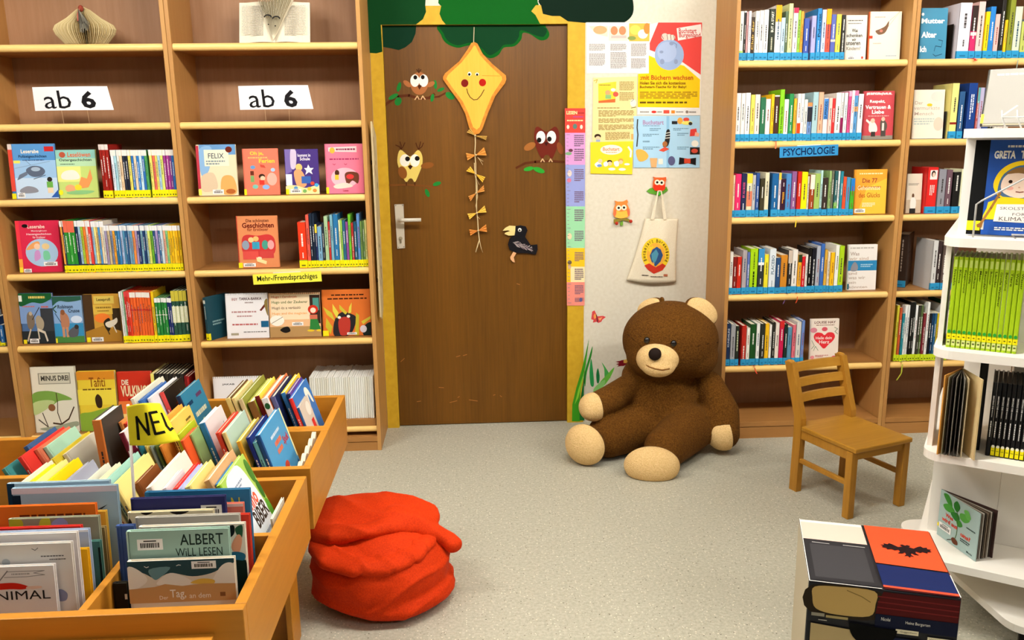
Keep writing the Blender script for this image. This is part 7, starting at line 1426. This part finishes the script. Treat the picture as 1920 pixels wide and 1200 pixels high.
lean_row('in the rear bin', 'leaning picture books in the rear bin', .30, ZF, (-.629, -.075, -1.708, -1.4225), [
((243, 747), (316, 697), 'e8e4d0', 'white and yellow picture book leaning left of LAU in the rear bin', {'t': .014, 'cops': [('r', '5a84c0', .3, .5, .9, .9), ('e', 'e8d040', .8, .3, .1, .1)]}), ((266, 750), (308, 714), '3a6ab0', 'plain blue picture book leaning just left of the LAU book', {'t': .014}),
 ((282, 746), (332, 706), 'ece8ea', 'white picture book with large black letters LAU', {'t': .012, 'cops': [('t', '1c1a1a', 'LAU', .2, .3, .64, .48, .03), ('m', '4a4646', .1, .62, .5, .68, 1)]}),
 ((306, 735), (347, 706), '1a1412', 'black picture book with red spine and cream claw marks', {'spine': 'd84a44', 't': .014, 'cops': [('p', 'e8dca8', [(.7, .1), (.76, .3), (.78, .34), (.73, .3)]), ('p', 'e8dca8', [(.2, .44), (.36, .62), (.3, .62)]), ('m', '6a2a20', .3, .2, .6, .24, 1)]}),
 ((337, 742), (377, 710), '2f80a0', 'teal blue picture book with two lines of cream lettering', {'spine': '1e2c48', 't': .014, 'cops': [('m', 'e8e4c0', .3, .28, .84, .38, 1), ('m', 'e8e4c0', .5, .41, .58, .45, 1), ('m', 'e8e4c0', .24, .48, .92, .58, 1), ('m', '1c3a5c', .12, .12, .4, .2, 1), ('m', '6a3a60', .6, .1, .86, .18, 1)]}),
((431, 746), (465, 710), '6a4a28', None, {'spine': 'e4cc7c', 't': .016}), ((441, 746), (474, 711), 'e0cc88', None, {'t': .013}), ((454, 748), (503, 700), '8a8a34', None, {'spine': 'cdb98a', 't': .014}), ((476, 752), (505, 699), 'a8ac3c', None, {'spine': '7a5428', 't': .022, 'z': .70}), ((485, 742), (509, 706), 'e8dc50', None, {'spine': '6a1c1c', 't': .014}), ((502, 745), (533, 698), 'ec8050', None, {'spine': 'e8e6e4', 't': .022, 'sops': [('e', '2a5a34', .5, .1, .36, .04), ('mv', '4a3a38', .3, .25, .7, .6, 1)]}), ((515, 743), (546, 702), '16224e', None, {'spine': '5a5c88', 't': .016}), ((534, 736), (559, 699), 'f0cc3c', None, {'spine': '3a78b0', 't': .014}), ((543, 738), (573, 706), '58348a', None, {'spine': '1e2a58', 't': .012}),
 ((549, 747), (580, 708), '3a78c0', 'blue picture book with red spine and a white bird shape, leaning in rear bin', {'spine': 'd8342c', 't': .012, 'cops': [('s', 'f0ece0', [(.62, .1), (.74, .06), (.86, .14), (.92, .3), (.84, .28), (.76, .16), (.7, .3), (.64, .36)]), ('e', 'c86a4a', .66, .36, .05, .04), ('t', 'a8c8e4', 'Rakete', .12, .72, .42, .82, .01)]}),
 ((577, 764), (594, 740), 'd8c8b8', 'small photo-covered picture book, rightmost in the rear compartment', {'spine': '2a5890', 't': .008, 'z': .69, 'cops': [('r', 'd8342c', .6, .3, .84, .44), ('e', 'e0906a', .4, .6, .24, .1), ('e', '5a7040', .6, .86, .3, .1), ('e', 'f0e4d8', .7, .14, .2, .1)]})])
lean_row('in the middle bin', 'leaning picture books in the middle bin', .29, ZF, (-1.237, -.100, -2.027, -1.756), [
((9, 878), (30, 852), '3a7a78', None, {'lean': .46, 'z': .655}), ((25, 836), (94, 789), '3a5680', None, {'lean': .46, 't': .016, 'z': .66}), ((40, 856), (106, 800), 'd4342c', None, {'lean': .46, 't': .014, 'z': .66}), ((64, 842), (135, 788), 'c86a4c', None, {'lean': .46, 't': .013, 'z': .66}), ((82, 837), (154, 785), 'a8d0b4', None, {'lean': .46, 't': .014, 'z': .66}), ((100, 860), (150, 809), 'c8b02c', None, {'lean': .46, 't': .014, 'z': .66}), ((119, 850), (160, 808), 'cfc6b0', None, {'lean': .46, 't': .014, 'z': .66}),
((186, 788), (222, 758), '3a3630', 'dark grey topped book with orange spine, leftmost upright in the rear bin', {'spine': 'cc7434', 't': .024, 'z': .755, 'lean': .06}), ((186, 792), (225, 756), 'e89048', None, {'t': .012}), ((197, 794), (248, 752), 'd83a28', 'long red picture book left of the maroon horse cover', {'t': .013}),
 ((206, 812), (242, 776), 'e8dcd8', 'white picture book with a maroon figure on its cover left of the flag', {'spine': '6a1a2c', 't': .014, 'cops': [('s', '6a1428', [(.0, .2), (.16, .1), (.22, .24), (.34, .06), (.42, .2), (.36, .5), (.3, .8), (0, 1)]), ('l', '2a2420', .02, [(.6, .3), (.66, .5), (.76, .34)])]}), ((262, 834), (290, 802), '2a7080', None, {'t': .008, 'z': .68}), ((275, 836), (300, 806), 'd0b860', None, {'t': .007, 'z': .68}), ((284, 836), (308, 806), '8a988c', None, {'t': .007, 'z': .68}), ((293, 836), (316, 806), '4a5a28', None, {'t': .007, 'z': .68}), ((303, 836), (326, 804), 'd08030', None, {'t': .008, 'z': .68}),
 ((309, 784), (340, 757), 'e8a040', None, {'t': .010, 'z': .735}), ((320, 792), (351, 759), 'ecc45c', 'yellow picture book with the word dem on its cover, right of the flag', {'t': .012, 'z': .73, 'cops': [('t', '3a2c18', 'dem', .3, .3, .62, .42, 0), ('m', '6a5428', .6, .08, .86, .16, 2)]}), ((336, 815), (364, 786), 'b4c024', None, {'t': .012, 'z': .70}), ((344, 826), (368, 800), 'e45a28', None, {'t': .010, 'z': .70}),
((357, 815), (382, 792), '88a868', None, {'t': .008, 'z': .70}),
 ((370, 793), (419, 741), 'e6dedc', 'large white picture book with black twig drawing and blue spine', {'spine': '3478a8', 't': .018, 'cops': [('l', '2a2422', .02, [(.3, .62), (.4, .46), (.5, .42), (.56, .3)]), ('l', '2a2422', .016, [(.46, .44), (.36, .32), (.34, .22)]), ('l', '2a2422', .016, [(.56, .3), (.5, .2)]), ('e', '2a1c18', .52, .4, .05, .03), ('l', '3a2a28', .014, [(.2, .68), (.14, .6)]), ('e', '2a2422', .2, .68, .04, .025), ('l', '2a2422', .014, [(.76, .3), (.8, .16)]), ('e', '2a2422', .82, .28, .04, .025), ('s', '4a4a38', [(.36, .76), (.5, .66), (.6, .76), (.54, .9), (.4, .9)]), ('e', '5a2420', .44, .94, .12, .06)]}),
 ((411, 811), (447, 770), 'd84430', 'slim red picture book right of the white twig cover', {'t': .012}), ((423, 811), (457, 768), 'b4ccbc', 'mint picture book with a brown figure and cream spine', {'spine': 'e4cc88', 't': .012, 'cops': [('s', 'a87858', [(.4, .6), (.52, .44), (.7, .5), (.76, .74), (.6, .94), (.44, .86)]), ('e', '3a2c24', .56, .5, .07, .05), ('s', '3a3a2c', [(.2, .9), (.4, .84), (.6, 1), (.2, 1)])]}), ((451, 827), (487, 781), 'd8b850', 'yellow spined picture book with green cover scene', {'spine': 'e4a830', 't': .013, 'cops': [('s', '4a6a34', [(.0, .4), (.4, .3), (.7, .5), (.5, .9), (0, .9)])]}), ((468, 820), (505, 776), '1a2c78', 'dark blue picture book left of the pale teal one', {'t': .012}), ((479, 829), (510, 782), '6ab0b8', None, {'t': .012}),
 ((487, 816), (521, 764), '4a98c8', 'blue picture book with orange and red title lettering, rightmost in the middle row', {'spine': '1f4a80', 't': .014, 'cops': [('m', 'e8703a', .36, .2, .66, .38, 2), ('t', 'b82c38', 'Spuk', .68, .26, .92, .38, .03), ('m', 'd8e4f0', .3, .12, .7, .18, 1), ('p', '1c2a60', [(.5, 1), (.96, .62), (.98, 1)]), ('p', 'e8d020', [(.46, .66), (.56, .66), (.62, .86), (.44, .86)]), ('e', 'f0d8c8', .5, .6, .09, .05), ('e', 'b8402c', .5, .54, .09, .05), ('r', 'f0e8b0', .955, 0, 1, .6)]})])
lean_row('in the front bin', 'leaning picture books in the front bin', .40, ZF, (-.629, -.075, -2.4095, -2.1225), [
((27, 905), (80, 863), 'e8dcc4', 'cream picture book with orange letters, leftmost of the yellow leaning books', {'t': .016, 'cops': [('t', 'd88048', 'unnin', .1, .5, .6, .6, 0)]}), ((58, 903), (105, 868), 'f0d020', None, {'t': .01}), ((70, 903), (126, 860), 'ecdc88', None, {'t': .012}), ((92, 902), (152, 857), 'f4cc10', None, {'t': .013}), ((127, 902), (177, 861), '9a9cac', None, {'t': .016}), ((166, 900), (186, 886), 'dcdcc8', None, {'t': .01, 'z': .69}), ((188, 900), (226, 868), 'e0dcb8', None, {'t': .011}), ((203, 899), (267, 844), '9ccabc', None, {'t': .011}),
 ((217, 908), (277, 848), 'ecd884', 'pale yellow picture book with a small bird, behind the flag pole', {'t': .013, 'cops': [('l', '2a2418', .02, [(.7, .3), (.74, .4)]), ('m', '6a5428', .4, .14, .8, .18, 1), ('m', '6a5428', .14, .3, .3, .36, 1)]}), ((256, 905), (297, 868), '7a4420', None, {'t': .014, 'z': .69}),
((284, 912), (349, 841), 'ece2d4', 'large cream picture book with a bare tree and a small fox', {'t': .016, 'cops': [('l', '7a6a60', .01, [(.66, .5), (.7, .3), (.66, .14)]), ('l', '7a6a60', .01, [(.7, .3), (.8, .18)]), ('e', 'd8946a', .3, .62, .08, .07), ('p', '3a3228', [(.4, .44), (.44, .56), (.48, .58)])]}), ((312, 914), (346, 882), 'e8d8dc', None, {'t': .012, 'z': .70}), ((331, 915), (384, 866), 'd82c28', None, {'t': .012}), ((339, 916), (389, 868), 'a8b0dc', None, {'t': .009}), ((353, 911), (400, 861), 'ecd27c', 'yellow picture book with tiny insects beside the red edge', {'t': .014, 'cops': [('e', '3a2c20', .5, .3, .04, .02), ('e', '3a2c20', .7, .34, .03, .02), ('l', 'a8843c', .012, [(.2, .8), (.36, .6)])]}), ((393, 899), (444, 842), 'd0a070', None, {'t': .016}), ((405, 906), (446, 862), '2c80b8', None, {'t': .014, 'z': .70}),
 ((421, 909), (464, 850), 'a8c858', 'leafy green and white picture book with red and black title, in front bin', {'t': .012, 'spine': '9ac030', 'cops': [('s', 'dfe4ec', [(.1, .1), (.3, -.0), (.66, .02), (.8, .24), (.88, .6), (.7, .98), (.2, .98), (.1, .5)]), ('t', 'd85a38', 'Benno', .22, .26, .74, .42, .04), ('t', '3a2c24', 'BIBER', .36, .42, .86, .58, .03), ('m', '8a94a8', .24, .12, .6, .18, 2), ('m', '8a94a8', .4, .64, .8, .69, 1), ('e', '4a7a30', .92, .16, .08, .12), ('e', '3a6a28', .94, .36, .06, .1), ('e', '5a9a30', .93, .56, .07, .1), ('e', '8ab830', .7, .86, .18, .1), ('e', 'e0782c', .32, .88, .1, .07), ('e', 'e8b030', .46, .93, .1, .06), ('e', '4a7a2c', .84, .92, .14, .09), ('e', '6aa030', .14, .3, .08, .2)]}),
 ((512, 973), (532, 932), 'dcdccc', 'thin pale book resting against the right bin wall', {'t': .006, 'z': .622, 'lean': .03})])
# wavy board book leaning against the right wall of the rear bin
q = MB(); n = 9; P = [(-.105, -1.985+.235*i/n, 0) for i in range(n+1)]
pts = []
for i in range(n*4+1):
    u = i/(n*4); pts.append(V((-.082+.004*0, -2.01+.235*u, .60+.012*abs(math.sin(u*n*PI*.5))+.012*u)))
pts = pts+[V((-.0845, -1.775, ZF+.001)), V((-.0845, -2.01, ZF+.001))]
q.prism(pts, (-.012, 0, 0), mat('d8c8ac', .7)); wv = q.build('board_book'); tag(wv, 'board book with a wavy cream edge leaning on the rear bin wall', 'book')

# yellow flag on a white stick
fb = at_y(252, 938, -2.43); ft = at_y(240, 762, -2.43)
root = empty('flag', (fb.x, -2.43, ZF)); tag(root, 'yellow paper flag reading NEU on a white stick in the book bins', 'sign')
q = MB(); b0 = V((0, 0, 0)); tp_ = ft-V((fb.x, -2.43, ZF)); dirn = (tp_-(fb-V((fb.x, -2.43, ZF)))).normalized(); b0 = tp_-dirn*(tp_.z/dirn.z)
q.tube([b0, tp_+dirn*.004], .0032, mat('e8e0dc', .5), 10); kid(q, 'stick', root, True)
def FS(u, v):
    A_, B_, C_, D_ = (237, 762), (300, 756), (338, 826), (243, 835)
    x = (A_[0]*(1-u)+B_[0]*u)*(1-v)+(D_[0]*(1-u)+C_[0]*u)*v; y = (A_[1]*(1-u)+B_[1]*u)*(1-v)+(D_[1]*(1-u)+C_[1]*u)*v
    y += -3*math.sin(PI*u)*(1-v)+4*math.sin(PI*u)*v
    Y = -2.436-.012*math.sin(PI*u)+.05*max(0, u-.55)**1.5*(1-v)*2+.02*u
    return at_y(x, y, Y)-V((fb.x, -2.43, ZF))
q = MB(); n_ = 18; vs = []; m = mat('f2e028', .6)
for j in range(n_+1):
    for i in range(n_+1): vs.append(FS(i/n_, j/n_))
q.add(vs, [(j*(n_+1)+i, (j+1)*(n_+1)+i, (j+1)*(n_+1)+i+1, j*(n_+1)+i+1) for j in range(n_) for i in range(n_)], m)
fl = kid(q, 'flag_paper', root, True); md = fl.modifiers.new('thick', 'SOLIDIFY'); md.thickness = .0006; md.offset = -1
k = Ink(FS, (0, -1, 0), .0009); 
dens = lambda P: [tuple(V((*a, 0)).lerp(V((*c_, 0)), i/6)[:2]) for a, c_ in zip(P, P[1:]) for i in range(6)]+[P[-1]]
k.ops([('l', c_, w_, dens(P)) for _, c_, w_, P in [('l', '16140f', .062, [(.2, .84), (.24, .3), (.44, .74), (.5, .24)]), ('l', '16140f', .062, [(.80, .22), (.60, .24), (.58, .74), (.78, .72)]), ('l', '16140f', .055, [(.6, .47), (.75, .46)]), ('l', '16140f', .055, [(.905, .26), (.885, .58), (.92, .7), (.985, .66)])]], 'title')
for nm, qq in k.p.items(): kid(qq, nm, root)
